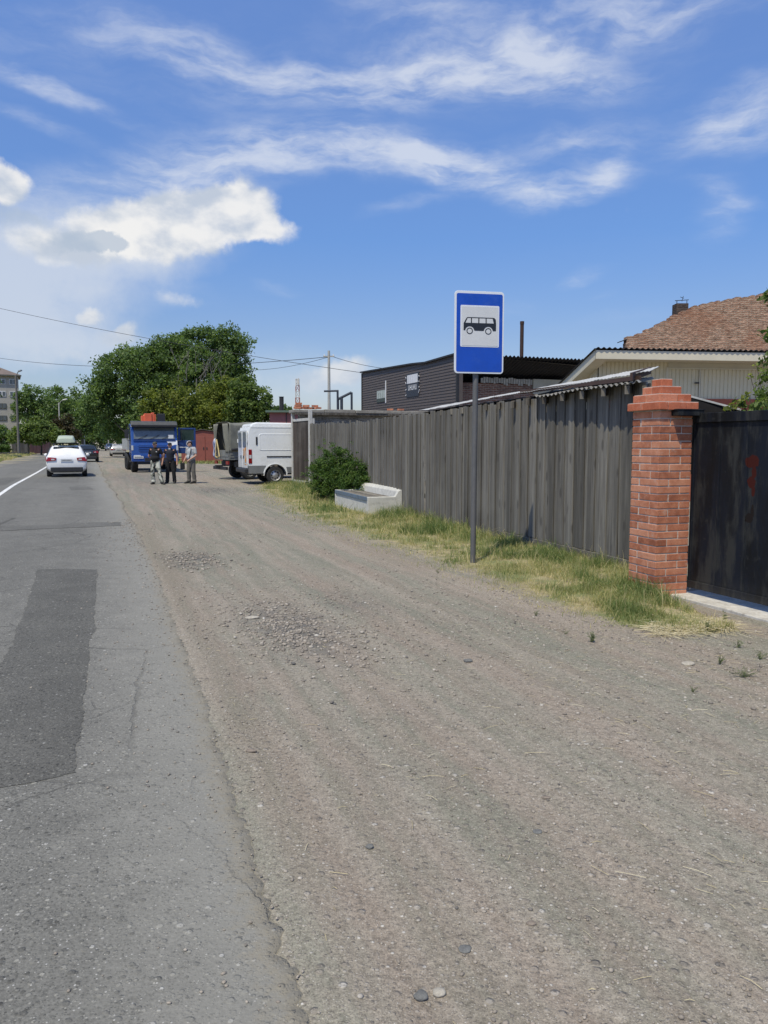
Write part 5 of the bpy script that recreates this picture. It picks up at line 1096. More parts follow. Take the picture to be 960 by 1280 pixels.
    if roofbox:
        mb_ = MB(); mb_.b2((-.58, .85, 1.55), (.58, .91, 1.59)); mb_.b2((-.58, 1.85, 1.55), (.58, 1.91, 1.59)); mb_.build('crossbar', M_dark, t)
        bx = loft([(.28, 1.60, 1.62, 1.63, .20, .22, .16), (.32, 1.60, 1.68, 1.80, .36, .38, .28), (.5, 1.595, 1.69, 1.90, .42, .43, .32), (1.2, 1.595, 1.70, 1.95, .42, .43, .33), (1.9, 1.595, 1.69, 1.90, .41, .42, .30), (2.3, 1.6, 1.66, 1.76, .34, .36, .22), (2.4, 1.61, 1.64, 1.66, .2, .22, .1)]).build('roof_box', roofbox, t, True)
        mb_ = MB(); mb_.b2((-.435, .35, 1.66), (.435, 2.2, 1.672)); mb_.build('box_seam', M_dark, bx)
    else:
        mb_ = MB(); mb_.tube([(0, 1.0, 1.47), (0, .8, 1.60)], .008, 6); mb_.build('aerial', M_dark, t)
    return t
RD = (-.372, .928)
cw_ = G(84, 596.5); car('station_car', 'white estate car with a pale roof box driving away along the road', (cw_.x - .0, cw_.y, 0), RD, carpaint('white car paint', (0.76, 0.76, 0.76)), 'wagon', True, mat('pale green grey plastic', (0.40, 0.45, 0.36), .4, 0, .04, 3, 0))
cb = G(110, 577.5); car('black_car', 'black car partly hidden behind the white estate car', (cb.x, cb.y, 0), RD, carpaint('black car paint', (0.012, 0.013, 0.016)), 'sedan')
ca = G(126, 567); car('oncoming_car', 'silver grey oncoming car with its windscreen facing us far down the road', (ca.x + 1.2, ca.y + 4, 0), (-RD[0], -RD[1]), carpaint('silver car paint', (0.40, 0.41, 0.42), metal=.5), 'sedan')
cs = G(148.5, 570.5); car('silver_car', 'silver hatchback seen from behind just left of the blue truck', (cs.x, cs.y, 0), RD, carpaint('light silver car paint', (0.55, 0.55, 0.55), metal=.4), 'wagon')
cq = G(137.5, 563.5); car('distant_car', 'tiny white car farthest down the road between the two silver cars', (cq.x, cq.y, 0), RD, carpaint('white car paint 2', (0.72, 0.72, 0.72)), 'sedan')

# ---- white van (seen from its right rear; nose into the gateway)
vh = Vector((.93, .36, 0)).normalized()
near = Vector((-4.22, 29.9, 0))                     # rear right wheel
vo = near - vh * 1.05 + Vector((-vh.y, vh.x, 0)) * .98
van = thing('panel_van', 'white panel van with orange letters on its rear door beside the wicket gate', 'van', (vo.x, vo.y, 0), math.atan2(-vh.x, vh.y))
M_van = carpaint('van white', (0.74, 0.75, 0.75), (0.40, 0.38, 0.35), .2); M_vgrey = mat('van dirty reflection grey', (0.16, 0.165, 0.165), .6, 0, .1, 4, .03, (.26, .24, .21), .4)
def arch(cy, r, n=12, z=.33): return [(cy - r * math.cos(PI * i / n), z + r * math.sin(PI * i / n)) for i in range(n + 1)]
HV = 2.36
lowp = [(.06, .42)] + [(.60, .42)] + arch(1.05, .44) + [(1.55, .42), (3.3, .42)] + arch(3.95, .44) + [(4.5, .42), (4.72, .55), (4.74, .82), (4.0, 1.15), (3.9, 1.20)]
upp = lowp + [(3.25, 1.95), (2.9, HV - .16), (.08, HV - .16), (.0, 1.9), (-.01, .8)]
mb = MB(); mb.prism(upp, -.98, .98, 'x'); mb.build('body', M_van, van, bevel=.07, seg=3)
mb = MB(); mb.prism([(.10, HV - .175), (2.95, HV - .175), (2.85, HV - .04), (2.6, HV), (.35, HV + .02), (.16, HV - .03)], -.90, .90, 'x'); mb.build('roof', M_van, van, bevel=.06, seg=3)
mb = MB(); mb.b2((-.985, .12, HV - .20), (.985, 2.95, HV - .17)); mb.build('roof_gutter', mat('gutter grey', (.45, .46, .46), .5), van)
# pressed side panels
for s in (1, -1):
    fr_o = rrect(1.22, 1.62, 1.62, .66, .09); fr_i = rrect(1.22, 1.62, 1.56, .60, .08); mb = MB(); x_ = s * .982
    mb.ring([(x_, a, c) for a, c in fr_o], [(x_ - s * .018 + s * .03, a, c) for a, c in fr_i]); mb.ring([(x_ + s * .012, a, c) for a, c in fr_i], [(x_ + s * .004, a * .97 + .0366, c * .97 + .0486) for a, c in fr_i]); mb.poly([(x_ + s * .004, a * .97 + .0366, c * .97 + .0486) for a, c in fr_i]); mb.build('side_panel', M_van, van)
    mb = MB(); mb.b2((s * .98, .72, 1.04), (s * .998, 3.1, 1.085)); mb.build('slide_track', M_dark, van)
    mb = MB(); mb.b2((s * .98, .30, 1.52), (s * 1.0, .36, 1.82)); mb.build('air_vent', M_dark, van)
    mb = MB(); mb.b2((s * .975, .01, .80), (s * 1.0, .14, 1.34)); tl = mb.build('tail_light', M_tail, van, bevel=.02)
    mb = MB(); mb.b2((s * 1.0, .03, 1.0), (s * 1.006, .12, 1.13)); mb.build('lamp_band', M_lampw, tl)
    mb = MB(); mb.prism([(.0, .44), (.56, .44), (.60, .60), (.68, .72), (.0, .72)], s * .975, s * .993, 'x'); mb.prism([(1.53, .44), (3.4, .44), (3.4, .66), (1.48, .66)], s * .975, s * .993, 'x'); mb.build('lower_dirt_reflection', M_vgrey, van)  # grey slabs stand in for dirt and reflection on the lower body
    a_ = arch(1.05, .47); i_ = arch(1.05, .44); mb = MB(); x_ = s * 1.0
    mb.prism(a_ + i_[::-1], s * .97, s * 1.0, 'x'); mb.build('wheel_arch', M_van, van)
    plate_quad('side_window', [(s * .985, 3.0, 1.35), (s * .985, 3.75, 1.28), (s * .90, 3.25, 1.9), (s * .90, 3.0, 1.9)][::s], M_glass, van, .01)
mb = MB(); mb.b2((-.9, .12, .36), (.9, 4.5, .44)); mb.build('underbody', M_dark, van)
for s in (-1, 1):
    mb = MB(); mb.b2((s * .03, -.035, .62), (s * .90, -.012, 2.08)); dr = mb.build('rear_door', M_van, van, bevel=.015)
    mb = MB(); mb.prism(rrect(s * .46, 1.72, .62, .58, .08), -.05, -.036, 'y'); mb.build('rear_window', mat('grey glass', (.16, .18, .18), .15, 0, .1, 3, 0), dr)
    mb = MB(); mb.b2((s * .22, -.06, .98), (s * .30, -.036, 1.1)); mb.build('door_handle', M_dark, dr)
    mb = MB(); mb.b2((s * .92, -.06, 1.6), (s * .96, -.02, 1.75)); mb.build('hinge', M_van, dr)
M_or = mat('orange letters', (0.55, 0.24, 0.05), .5, 0, .1, 4, 0)
drs = [o for o in van.children if o.name.startswith('rear_door')]
for (xc, zc_, ww, hh, dx) in ((.30, 1.23, .20, .30, 0), (.62, 1.14, .26, .62, 0)):
    mb = MB(); o_ = rrect(xc, zc_, ww, hh, .09); i_ = rrect(xc, zc_, ww * .45, hh * .55, .04)
    mb.ring([(a, -.041, c) for a, c in o_], [(a, -.041, c) for a, c in i_]); mb.ring([(a, -.036, c) for a, c in o_], [(a, -.041, c) for a, c in o_]); mb.build('orange_letter', M_or, drs[1])
mb = MB(); mb.b2((.45, -.041, .74), (.8, -.036, .77)); mb.build('orange_letter', M_or, drs[1])
mb = MB(); mb.b2((-.95, -.14, .44), (.95, .05, .60)); mb.build('rear_bumper', M_dark, van, bevel=.03)
for (wx, wy) in ((.86, 1.05), (-.86, 1.05), (.86, 3.95), (-.86, 3.95)): wheel(van, (wx, wy, .34), .34, .22, 1 if wx > 0 else -1, M_rim, 8)

# ---- canvas covered truck beyond the van
th = Vector((.87, .5, 0)).normalized(); tn = Vector((-th.y, th.x, 0)); rr_ = Vector(P(286.5, 575, 33.2)); rr_.z = 0
to = rr_ + tn * 1.0
tk = thing('canvas_truck', 'small truck with a grey green canvas cover open at the back', 'truck', (to.x, to.y, 0), math.atan2(-th.x, th.y))
M_cv = mat('grey green canvas', (0.155, 0.155, 0.130), .9, 0, .18, 3, .15, (.09, .09, .08), .5); M_bed = mat('grey drop side', (0.17, 0.175, 0.165), .7, 0, .15, 5, .05, (.26, .22, .17), .4)
mb = MB(); mb.b2((-.98, .06, .86), (.98, 3.1, .95)); mb.build('bed', M_bed, tk)
mb = MB(); mb.b2((-.98, 0, .86), (.98, .05, 1.28)); [mb.b2((-.94 + i * .47, -.02, .9), (-.90 + i * .47, 0, 1.26)) for i in range(5)]; mb.b2((-.98, -.02, 1.0), (.98, -.003, 1.05)); mb.build('tailgate', M_bed, tk)
for s in (-1, 1):
    mb = MB(); mb.b2((s * .96, .051, .96), (s * 1.0, 3.1, 1.28)); [mb.b2((s * 1.0, .6 + i * .7, .9), (s * 1.025, .66 + i * .7, 1.34)) for i in range(4)]; mb.b2((s * 1.001, .06, 1.08), (s * 1.015, 3.1, 1.12)); mb.build('drop_side', M_bed, tk)
mb = MB(); nY, nA = 34, 26; V = []
for i in range(nY + 1):
    y = .02 + 3.08 * i / nY
    for k in range(nA + 1):
        t = k / nA; 
        if t < .36: x_, z_ = -.99, 1.2 + (2.36 - 1.2) * t / .36
        elif t > .64: x_, z_ = .99, 1.2 + (2.36 - 1.2) * (1 - t) / .36
        else: a = PI * (1 - (t - .36) / .28); x_, z_ = .99 * math.copysign(abs(math.cos(a)) ** .5, math.cos(a)), 2.36 + .14 * math.sin(a)
        w = math.sin(y * 11 + z_ * 3) * .025 * (1 - abs(t - .5) * .2) + .04 * (mnoise.noise(Vector((y * 2.2, z_ * 2.2, t * 4))))
        V.append((x_ + math.copysign(w, x_) if abs(x_) > .5 else x_, y, z_ + w * .6 - .04 * math.sin(PI * ((y * 1.0) % 1.0)) * (1 if .36 < t < .64 else 0)))
fs = [(i * (nA + 1) + k, i * (nA + 1) + k + 1, (i + 1) * (nA + 1) + k + 1, (i + 1) * (nA + 1) + k) for i in range(nY) for k in range(nA)]
mb.add(V, fs); cv = mb.build('canvas_cover', M_cv, tk, True)
sm = cv.modifiers.new('s', 'SOLIDIFY'); sm.thickness = .012
def flap(xa, xb, name):
    mb_ = MB(); V = []; n, m_ = 12, 10
    for i in range(n + 1):
        z = 1.15 + 1.28 * i / n; f = (i / n) ** 1.4
        for k in range(m_ + 1): t = k / m_; xe = xb + (xa - xb) * .0 + (-.42 if xa > 0 else .42) * f * .9; x = xa + (xe - xa) * t; V.append((x, -.02 + .045 * math.sin(t * 15 + i * .3), z))
    mb_.add(V, [(i * (m_ + 1) + k, i * (m_ + 1) + k + 1, (i + 1) * (m_ + 1) + k + 1, (i + 1) * (m_ + 1) + k) for i in range(n) for k in range(m_)]); o_ = mb_.build(name, M_cv, tk, True); s_ = o_.modifiers.new('s', 'SOLIDIFY'); s_.thickness = .012
flap(.99, .62, 'canvas_flap'); flap(-.99, -.72, 'canvas_flap')
mb = MB(); mb.b2((-.97, 3.0, .95), (.97, 3.06, 2.4)); mb.build('front_board', M_dark, tk)
mb = MB(); mb.b2((-.98, .3, .55), (-.7, 5, .78)); mb.b2((.7, .3, .55), (.98, 5, .78)); mb.b2((-.9, -.12, .42), (.9, -.02, .56)); mb.b2((-.5, .2, .6), (.5, 5.2, .85)); mb.b2((-.12, -.3, .5), (.12, 0, .62)); mb.build('chassis', M_dark, tk, bevel=.01)
for s in (-1, 1):
    mb = MB(); mb.b2((s * .62, -.03, .66), (s * .95, .02, .80)); mb.build('tail_light', M_tail, tk)
    wheel(tk, (s * .78, .95, .36), .36, .34, s, M_bed, 6); wheel(tk, (s * .80, 4.1, .36), .36, .24, s, M_bed, 6)
mb = MB(); mb.prism([(3.2, .5), (5.3, .5), (5.35, .95), (4.75, 1.25), (4.3, 1.95), (4.0, 2.1), (3.25, 2.1)], -.95, .95, 'x'); cb_ = mb.build('cab', mat('cab grey', (.3, .32, .33), .4), tk, bevel=.06)
for s in (-1, 1): plate_quad('cab_window', [(s * .952, 3.35, 1.35), (s * .952, 4.5, 1.35), (s * .952, 4.1, 1.95), (s * .952, 3.35, 1.95)][::s], M_glass, cb_, .008)
mb = MB(); mb.cyl((.3, 3.7, 2.1), (.3, 3.7, 2.14), .11, n=16); mb.cyl((.3, 3.7, 2.14), (.3, 3.7, 2.50), .022); mb.lathe([(2.46, .001), (2.46, .09), (2.58, .085), (2.63, .05), (2.64, .001)], 16, 'z', (.3, 3.7, 0)); mb.build('beacon', mat('orange lens', (.6, .2, .03), .2), cb_, True)
def loop_pts(cx, cz, rx, rz, y, tilt=0, n=28): return [(cx + rx * math.cos(2 * PI * i / n) + tilt * math.sin(2 * PI * i / n), y + .02 * math.sin(i), cz + rz * math.sin(2 * PI * i / n)) for i in range(n)]
hs = thing('hose_coil', 'coil of blue white and yellow hoses hanging on the tailgate of the canvas truck', 'hose', (to.x, to.y, 0), math.atan2(-th.x, th.y))
mb = MB(); mb.tube(loop_pts(-.72, 1.34, .14, .44, -.07), .026, 8, closed=True); mb.tube(loop_pts(-.70, 1.36, .10, .40, -.11), .02, 8, closed=True); mb.build('white_hose', mat('pale blue hose', (.42, .45, .56), .5), hs, True)
mb = MB(); mb.tube(loop_pts(-.76, 1.3, .08, .36, -.10), .02, 8, closed=True); mb.build('blue_hose', mat('blue hose', (.05, .07, .24), .5), hs, True)
mb = MB(); mb.tube([(-.45, -.09, 1.75), (-.55, -.09, 1.3), (-.58, -.09, .98), (-.3, -.1, .95), (-.05, -.09, 1.0), (-.2, -.09, 1.35), (-.42, -.09, 1.74)], .03, 8); mb.build('yellow_hose', mat('yellow hose', (.46, .36, .16), .6), hs, True)
ld = thing('cargo_load', 'dark bundled gear lying on the side board under the canvas cover', 'cargo', (to.x, to.y, 0), math.atan2(-th.x, th.y))
mb = MB()
for i in range(9): mb.sphere((random.uniform(.9, 1.1), random.uniform(.2, 2.0), random.uniform(1.26, 1.42)), (random.uniform(.05, .1), random.uniform(.08, .2), random.uniform(.05, .1)), 8, 6)
mb.build('bundle', M_bed, ld, True)
mb = MB(); mb.tube([(1.06, 1.0 + .2 * math.cos(2 * PI * i / 20), 1.42 + .18 * math.sin(2 * PI * i / 20)) for i in range(20)], .03, 8, closed=True); mb.tube([(1.06, .1, 1.3), (1.08, .5, 1.34), (1.06, .8, 1.28)], .05, 8); mb.build('cable_ring', M_dark, ld, True)

# ---- blue crane truck
kh = Vector((.372, -.928, 0)).normalized(); kf = G(194.5, 590.5)
kt = thing('crane_truck', 'blue cab over truck with an orange folded crane and its driver door open', 'truck', (kf.x, kf.y + .0, 0), math.atan2(-kh.x, kh.y))
# local: +y is forward (towards the camera), front face at y=0, body towards -y; +x is on the image left
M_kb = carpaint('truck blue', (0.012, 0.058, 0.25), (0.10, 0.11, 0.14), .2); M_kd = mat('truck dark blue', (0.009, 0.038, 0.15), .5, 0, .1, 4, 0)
cabp = [(-.02, .78), (.03, 1.0), (.0, 1.45), (-.10, 1.72), (-.33, 2.46), (-.45, 2.62), (-1.7, 2.66), (-1.75, .95), (-1.5, .9), (-1.45, 1.05), (-.55, 1.05), (-.45, .9), (-.4, .78)]
mb = MB(); mb.prism(cabp, -1.22, 1.22, 'x'); cab = mb.build('cab', M_kb, kt, bevel=.06, seg=3)
plate_quad('windscreen', [(1.08, -.105, 1.80), (-1.08, -.105, 1.80), (-1.05, -.305, 2.42), (1.05, -.305, 2.42)], mat('windscreen glass', (.10, .115, .12), .08, 0, .3, 1.2, 0, spec=.8), cab, .015)
mb = MB(); mb.prism([(.05, 2.44), (.10, 2.56), (-.05, 2.74), (-.6, 2.78), (-.6, 2.66), (-.3, 2.52)], -1.2, 1.2, 'x'); mb.build('sun_visor', mat('visor grey', (.05, .052, .055), .5), cab, bevel=.03)
for i in range(3):
    mb = MB(); x = .85 - i * .62; mb.beam(Vector((x, -.06, 1.80)), Vector((x - .5, -.12, 2.04)), .02, .02); mb.build('wiper', M_dark, cab)
mb = MB(); mb.b2((-1.1, -.06, 1.70), (1.1, -.02, 1.755)); mb.build('wiper_panel', M_kd, cab)
for i in range(3):
    mb = MB(); z = 1.12 + i * .115; mb.b2((-.82, .02, z), (.82, .05, z + .075)); mb.build('grille_slat', M_kb, cab, bevel=.012)
mb = MB(); mb.b2((-.84, -.03, 1.07), (.84, .022, 1.46)); mb.build('grille', M_kd, cab)
mb = MB(); mb.b2((-1.23, -.35, .58), (1.23, .09, .98)); mb.build('bumper', M_kb, kt, bevel=.05, seg=3)
mb = MB(); mb.b2((-.55, .088, .62), (.55, .10, .80)); mb.b2((-.95, -.1, .44), (.95, .02, .58)); mb.build('bumper_intake', M_dark, kt)
for s in (-1, 1):
    mb = MB(); mb.prism(rrect(s * .93, .86, .36, .17, .04), .075, .105, 'y'); mb.build('headlight', M_lampw, kt, bevel=.01)
    mb = MB(); mb.b2((s * 1.12, -.02, 1.2), (s * 1.225, .03, 1.46)); mb.build('indicator', M_lampw, cab)
mb = MB(); mb.b2((.62, .10, .76), (1.12, .118, .89)); pl = mb.build('licence_plate', M_plate, kt)
mb = MB(); [mb.b2((.67 + i * .052, .119, .785), (.70 + i * .052, .121, .86)) for i in range(8)]; mb.build('plate_mark', M_dark, pl)
mb = MB(); mb.add([(-.60, -.075, 1.72), (-1.19, -.075, 1.72), (-1.19, -.035, 1.44), (-.80, -.02, 1.44)][::1], [(0, 1, 2, 3)]); o = mb.build('white_decal', mat('decal white', (.72, .73, .75), .4), cab); sm = o.modifiers.new('s', 'SOLIDIFY'); sm.thickness = .05; sm.offset = 0
mb = MB(); mb.b2((-1.0, -.12, 1.84), (-.72, -.095, 2.04)); mb.build('paper_pass', M_plate, cab)
for s in (-1, 1):
    mb = MB(); mb.tube([(s * 1.2, -.25, 2.45), (s * 1.42, -.1, 2.42), (s * 1.42, -.1, 1.75), (s * 1.2, -.2, 1.7)], .018, 6); mb.build('mirror_arm', M_dark, kt)
    if s > 0: mb = MB(); mb.b2((1.33, -.14, 1.85), (1.53, -.07, 2.3)); mb.build('door_mirror', M_dark, kt, bevel=.02)
    mb = MB(); mb.b2((s * 1.0, -1.5, .55), (s * 1.24, -.5, .62)); mb.build('step', M_dark, kt)
    plate_quad('door_window', [(s * 1.222, -1.3, 1.78), (s * 1.222, -.45, 1.78), (s * 1.222, -.55, 2.4), (s * 1.222, -1.3, 2.4)][::s], M_glass, cab, .01)
# open door, hinged at the front pillar and swung out to the image right
dz = MB(); x0, x1 = -1.26, -2.22; yd = -.28
dz.b2((x1, yd - .035, 1.02), (x0, yd + .035, 1.74)); dz.b2((x1, yd - .03, 1.74), (x1 + .10, yd + .03, 2.42)); dz.b2((x0 - .12, yd - .03, 1.74), (x0, yd + .03, 2.42)); dz.b2((x1 + .10, yd - .03, 2.33), (x0 - .12, yd + .03, 2.42))
door = dz.build('door', M_kd, kt, bevel=.02)
mb = MB(); mb.b2((x1 + .10, yd - .008, 1.74), (x0 - .12, yd + .008, 2.33)); gm = mat('door glass', (.03, .05, .045), .08, 0, .2, 2, 0); mb.build('door_window', gm, door)
mb = MB(); mb.b2((x1 + .05, yd + .036, 1.34), (x0 - .05, yd + .05, 1.38)); mb.build('door_trim', M_plate, door)
mb = MB(); mb.cyl((-1.86, yd + .036, 1.56), (-1.86, yd + .052, 1.56), .165, n=28); em = mb.build('door_emblem', M_plate, door)
mb = MB(); mb.prism([(-1.98, 1.50), (-1.76, 1.47), (-1.74, 1.55), (-1.82, 1.66), (-1.93, 1.62)], yd + .053, yd + .058, 'y'); mb.build('emblem_figure', mat('emblem dark red', (.10, .03, .03), .6), em)
mb = MB(); mb.b2((.34 - .8, -7.5, .78), (.34 - .2, -.6, 1.0)); mb.b2((.2, -7.5, .78), (.46, -.6, 1.0)); mb.b2((-1.1, -1.6, .6), (1.1, -.5, .8)); mb.build('chassis', M_dark, kt)
M_kbed = mat('bed grey', (.33, .34, .34), .6, 0, .12, 3, .03, (.2, .18, .16), .4)
mb = MB(); mb.b2((-1.25, -7.6, 1.2), (1.25, -2.6, 1.32)); mb.build('bed', M_kbed, kt)
for s in (-1, 1): mb = MB(); mb.b2((s * 1.21, -7.6, 1.321), (s * 1.25, -2.6, 1.85)); [mb.b2((s * 1.25, -7.5 + i * 1.2, 1.25), (s * 1.275, -7.42 + i * 1.2, 1.87)) for i in range(5)]; mb.build('drop_side', M_kbed, kt)
mb = MB(); mb.b2((-1.2, -2.66, 1.321), (1.2, -2.6, 2.1)); mb.build('front_board', M_kbed, kt)
M_or2 = mat('orange red crane paint', (0.66, 0.125, 0.05), .45, 0, .12, 4, .02, (.12, .08, .06), .3)
mb = MB(); mb.b2((-.3, -2.3, 1.0), (.35, -1.85, 2.3)); mb.b2((.02, -2.25, 2.3), (.42, -1.9, 2.75)); mb.xf(Matrix.Translation((-.36, 0, 0))); mb.build('crane_column', M_or2, kt, bevel=.02)
mb = MB(); mb.b2((.30, -2.6, 2.72), (.70, -1.95, 3.22)); mb.cyl((.28, -2.2, 3.05), (.74, -2.2, 3.05), .1, n=14); mb.b2((.62, -2.5, 2.7), (.86, -2.05, 3.1)); mb.xf(Matrix.Translation((-.36, 0, .02))); mb.build('crane_boom', M_or2, kt, bevel=.02)
mb = MB(); mb.b2((.16, -2.55, 2.62), (.30, -2.0, 3.3)); mb.b2((.08, -2.45, 2.75), (.15, -2.0, 3.2)); mb.xf(Matrix.Translation((-.36, 0, 0))); mb.build('crane_arm', M_or2, kt, bevel=.02)
mb = MB(); mb.b2((-.78, -2.5, 2.68), (-.36, -1.95, 3.22)); [mb.cyl((-.74 + i * .1, -2.2, 3.2), (-.74 + i * .1, -2.2, 3.28), .03) for i in range(4)]; mb.cyl((-.57, -2.2, 2.0), (-.57, -2.2, 2.7), .05); mb.build('control_block', M_dark, kt, bevel=.02)
for s in (-1, 1):
    for wy in (-.98, -5.2, -6.5): wheel(kt, (s * 1.02, wy, .52), .52, .34, s, M_dark, 8)
# ------------------------------------------------------------------ three men
def union(name, caps, m, parent, voxel=.011, smooth=4, subs=0):
    """tapered capsules grown together into one skin"""
    mb_ = MB()
    for c in caps:
        if len(c) == 2: mb_.sphere(c[0], c[1], 14, 10)
        else:
            p, q, r0, r1 = c; mb_.cyl(p, q, r0, r1, 12); mb_.sphere(p, r0, 12, 8); mb_.sphere(q, r1, 12, 8)
    o = mb_.build(name, m, parent, True)
    rm = o.modifiers.new('r', 'REMESH'); rm.mode = 'VOXEL'; rm.voxel_size = voxel
    sm = o.modifiers.new('s', 'SMOOTH'); sm.iterations = smooth; sm.factor = .5
    evalmesh(o); o.data.materials.clear(); o.data.materials.append(m); o.data.polygons.foreach_set('use_smooth', [True] * len(o.data.polygons)); return o
def capsule(a, b_, r0, r1): return (Vector(a), Vector(b_), r0, r1)
M_skin = mat('skin', (0.40, 0.22, 0.155), .55, 0, .08, 9, .02)
m, nt, b = newmat('camouflage cloth'); co = objco(nt)
c = mixc(nt, sstep(nt, noi(nt, co, 5.5, 3, .5, .5), .49, .52), (0.46, 0.46, 0.40), (0.20, 0.205, 0.17)); c = mixc(nt, sstep(nt, noi(nt, vmap(nt, co, (1, 1, 1), (0, 0, 0), (3, 1, 2)), 7, 3, .5, .5), .53, .56), c, (0.035, 0.037, 0.033)); setin(nt, b, 'Base Color', c); b.inputs['Roughness'].default_value = .9; M_camo = m
def man(label, pos, yaw, sc, sh, tr, J, capm, hairm, shoe_m, sleeve=.55, extra=None, belly=0.0):
    t = thing('person', label, 'person', pos, yaw); t.scale = (sc * 1.05, sc * 1.02, sc); V3 = Vector
    j = {k: V3(v) for k, v in J.items()}
    pel, che, nk, hd = j['pel'], j['che'], j['nk'], j['hd']; up = (hd - nk).normalized()
    body = [capsule(pel, che, .125, .14), (pel, (.155, .11, .11)), (che, (.17, .115, .16)), capsule(che + V3((0, 0, .12)), nk, .08, .056), capsule(nk, hd, .056, .05), (hd + V3((0, .008, .01)), (.076, .095, .105)), (hd + V3((0, -.035, -.055)), (.052, .055, .055))]
    fx = j.get('face', V3((0, -1, 0))).normalized(); sx_ = V3((-fx.y, fx.x, 0))
    body += [capsule(hd + fx * .085 + V3((0, 0, .015)), hd + fx * .112 + V3((0, 0, -.02)), .012, .016), (hd + sx_ * .078 + V3((0, 0, -.01)), (.016, .02, .03)), (hd - sx_ * .078 + V3((0, 0, -.01)), (.016, .02, .03)), capsule(hd + fx * .086 - sx_ * .02 + V3((0, 0, -.058)), hd + fx * .086 + sx_ * .02 + V3((0, 0, -.058)), .009, .009), capsule(hd + fx * .082 - sx_ * .04 + V3((0, 0, .034)), hd + fx * .082 + sx_ * .04 + V3((0, 0, .034)), .012, .012)]
    for s in 'LR':
        S_, E_, W_, Kn, An, Hp = j['s' + s], j['e' + s], j['w' + s], j['k' + s], j['a' + s], j['h' + s]
        body += [capsule(che + V3((0, 0, .1)), S_, .08, .062), capsule(S_, E_, .052, .042), capsule(E_, W_, .042, .029), capsule(Hp, Kn, .085, .058), capsule(Kn, An, .055, .038), (Kn.lerp(An, .25) + V3((0, .015, 0)), (.052, .058, .1))]
        d = (W_ - E_).normalized(); d = (d + V3((0, -.12, -.3))).normalized(); pz = W_ + d * .05; sd = d.cross(V3((0, 1, 0))).normalized() if abs(d.y) < .9 else V3((1, 0, 0)); fw = d.cross(sd).normalized()
        body += [capsule(W_, W_ + d * .09, .03, .034), (W_ + d * .06, (.026, .038, .045))]
        for k, (o_, L) in enumerate(((-.03, .066), (-.010, .078), (.010, .072), (.029, .056))):
            b0 = W_ + d * .09 + fw * o_; m1 = b0 + d * L * .5 + sd * .004; e1_ = b0 + d * L + sd * (.018 if s == 'L' else -.018); body += [capsule(b0, m1, .0095, .009), capsule(m1, e1_, .009, .0075)]
        tb = W_ + d * .035 - fw * .03; body += [capsule(tb, tb + d * .035 - fw * .022, .012, .010), capsule(tb + d * .035 - fw * .022, tb + d * .07 - fw * .026, .010, .008)]
        ft = j['t' + s]; body += [capsule(An, ft, .036, .028)]
    bd_ = union('body', body, M_skin, t, .0085, 2)
    shirt = [capsule(pel + V3((0, 0, .06)), che, .15 + belly * .3, .165), (che + V3((0, 0, .02)), (.182, .13, .17)), (pel + V3((0, -.02 - belly * .4, .12)), (.17 + belly * .4, .13 + belly, .14)), (pel + V3((0, 0, .0)), (.172, .13, .07))]
    for s in 'LR': S_, E_ = j['s' + s], j['e' + s]; shirt += [capsule(che + V3((0, 0, .11)), S_, .078, .062), capsule(S_, S_.lerp(E_, sleeve), .064, .062)]
    shirt += [capsule(che + V3((0, .01, .15)), nk + V3((0, .01, -.02)), .09, .068)]
    so_ = union('shirt', shirt, sh, t, .011, 5)
    tro = [(pel, (.168, .128, .10)), (pel + V3((0, .02, -.06)), (.16, .12, .11))]
    for s in 'LR':
        Kn, An, Hp = j['k' + s], j['a' + s], j['h' + s]; tro += [capsule(Hp, Kn, .105, .082), capsule(Kn, An + V3((0, 0, .0)), .08, .074), (Kn + (An - Kn) * .55 + V3((0, .01, 0)), (.08, .085, .12)), (An + V3((0, -.01, .03)), (.085, .095, .05))]
    union('trousers', tro, tr, t, .011, 3)
    for s in 'LR':
        An, ft = j['a' + s], j['t' + s]; union('shoe', [capsule(An + V3((0, 0, -.02)), ft, .052, .042), (V3((An.x, An.y + .03, .045)), (.05, .055, .045)), (V3((ft.x, ft.y, .035)), (.05, .075, .035))], shoe_m, t, .01, 2)
    hr = MB(); hr.sphere(hd + V3((0, .018, .02)), (.081, .094, .095), 16, 10); union('hair', [(hd + V3((0, .022, .012)) - fx * .005, (.079, .086, .09))], hairm, t, .01, 2)
    cp = [(hd + V3((0, .008, .058)), (.084, .10, .062)), capsule(hd + fx * .06 + V3((0, 0, .055)), hd + fx * .13 + V3((0, 0, .042)), .06, .045)]
    cp[1] = (hd + fx * .10 + V3((0, 0, .046)), (.066, .062, .014)); union('cap', cp, capm, t, .008, 1)
    for s_ in (-1, 1):
        mb_ = MB(); mb_.sphere(hd + fx * .090 + sx_ * .03 * s_ + V3((0, 0, .014)), .010, 8, 6); mb_.build('eye', M_dark, bd_, True)
    if extra: extra(t, j)
    return t
M_blackcloth = mat('black cloth', (0.008, 0.008, 0.010), .9, 0, .2, 8, .1); M_navy = mat('navy cloth', (0.009, 0.011, 0.022), .9, 0, .2, 8, .1); M_navy2 = mat('dark trousers', (0.008, 0.008, 0.010), .9, 0, .2, 8, .1)
M_olive = mat('olive cap', (.06, .06, .045), .9); M_greysh = mat('light grey shirt', (0.33, 0.345, 0.36), .9, 0, .08, 6, .08); M_taupe = mat('grey brown trousers', (0.115, 0.105, 0.09), .9, 0, .15, 6, .1); M_shoe = mat('dark shoes', (.02, .019, .018), .7); M_hair = mat('dark hair', (.03, .026, .022), .8); M_ghair = mat('grey hair', (.22, .21, .2), .8)
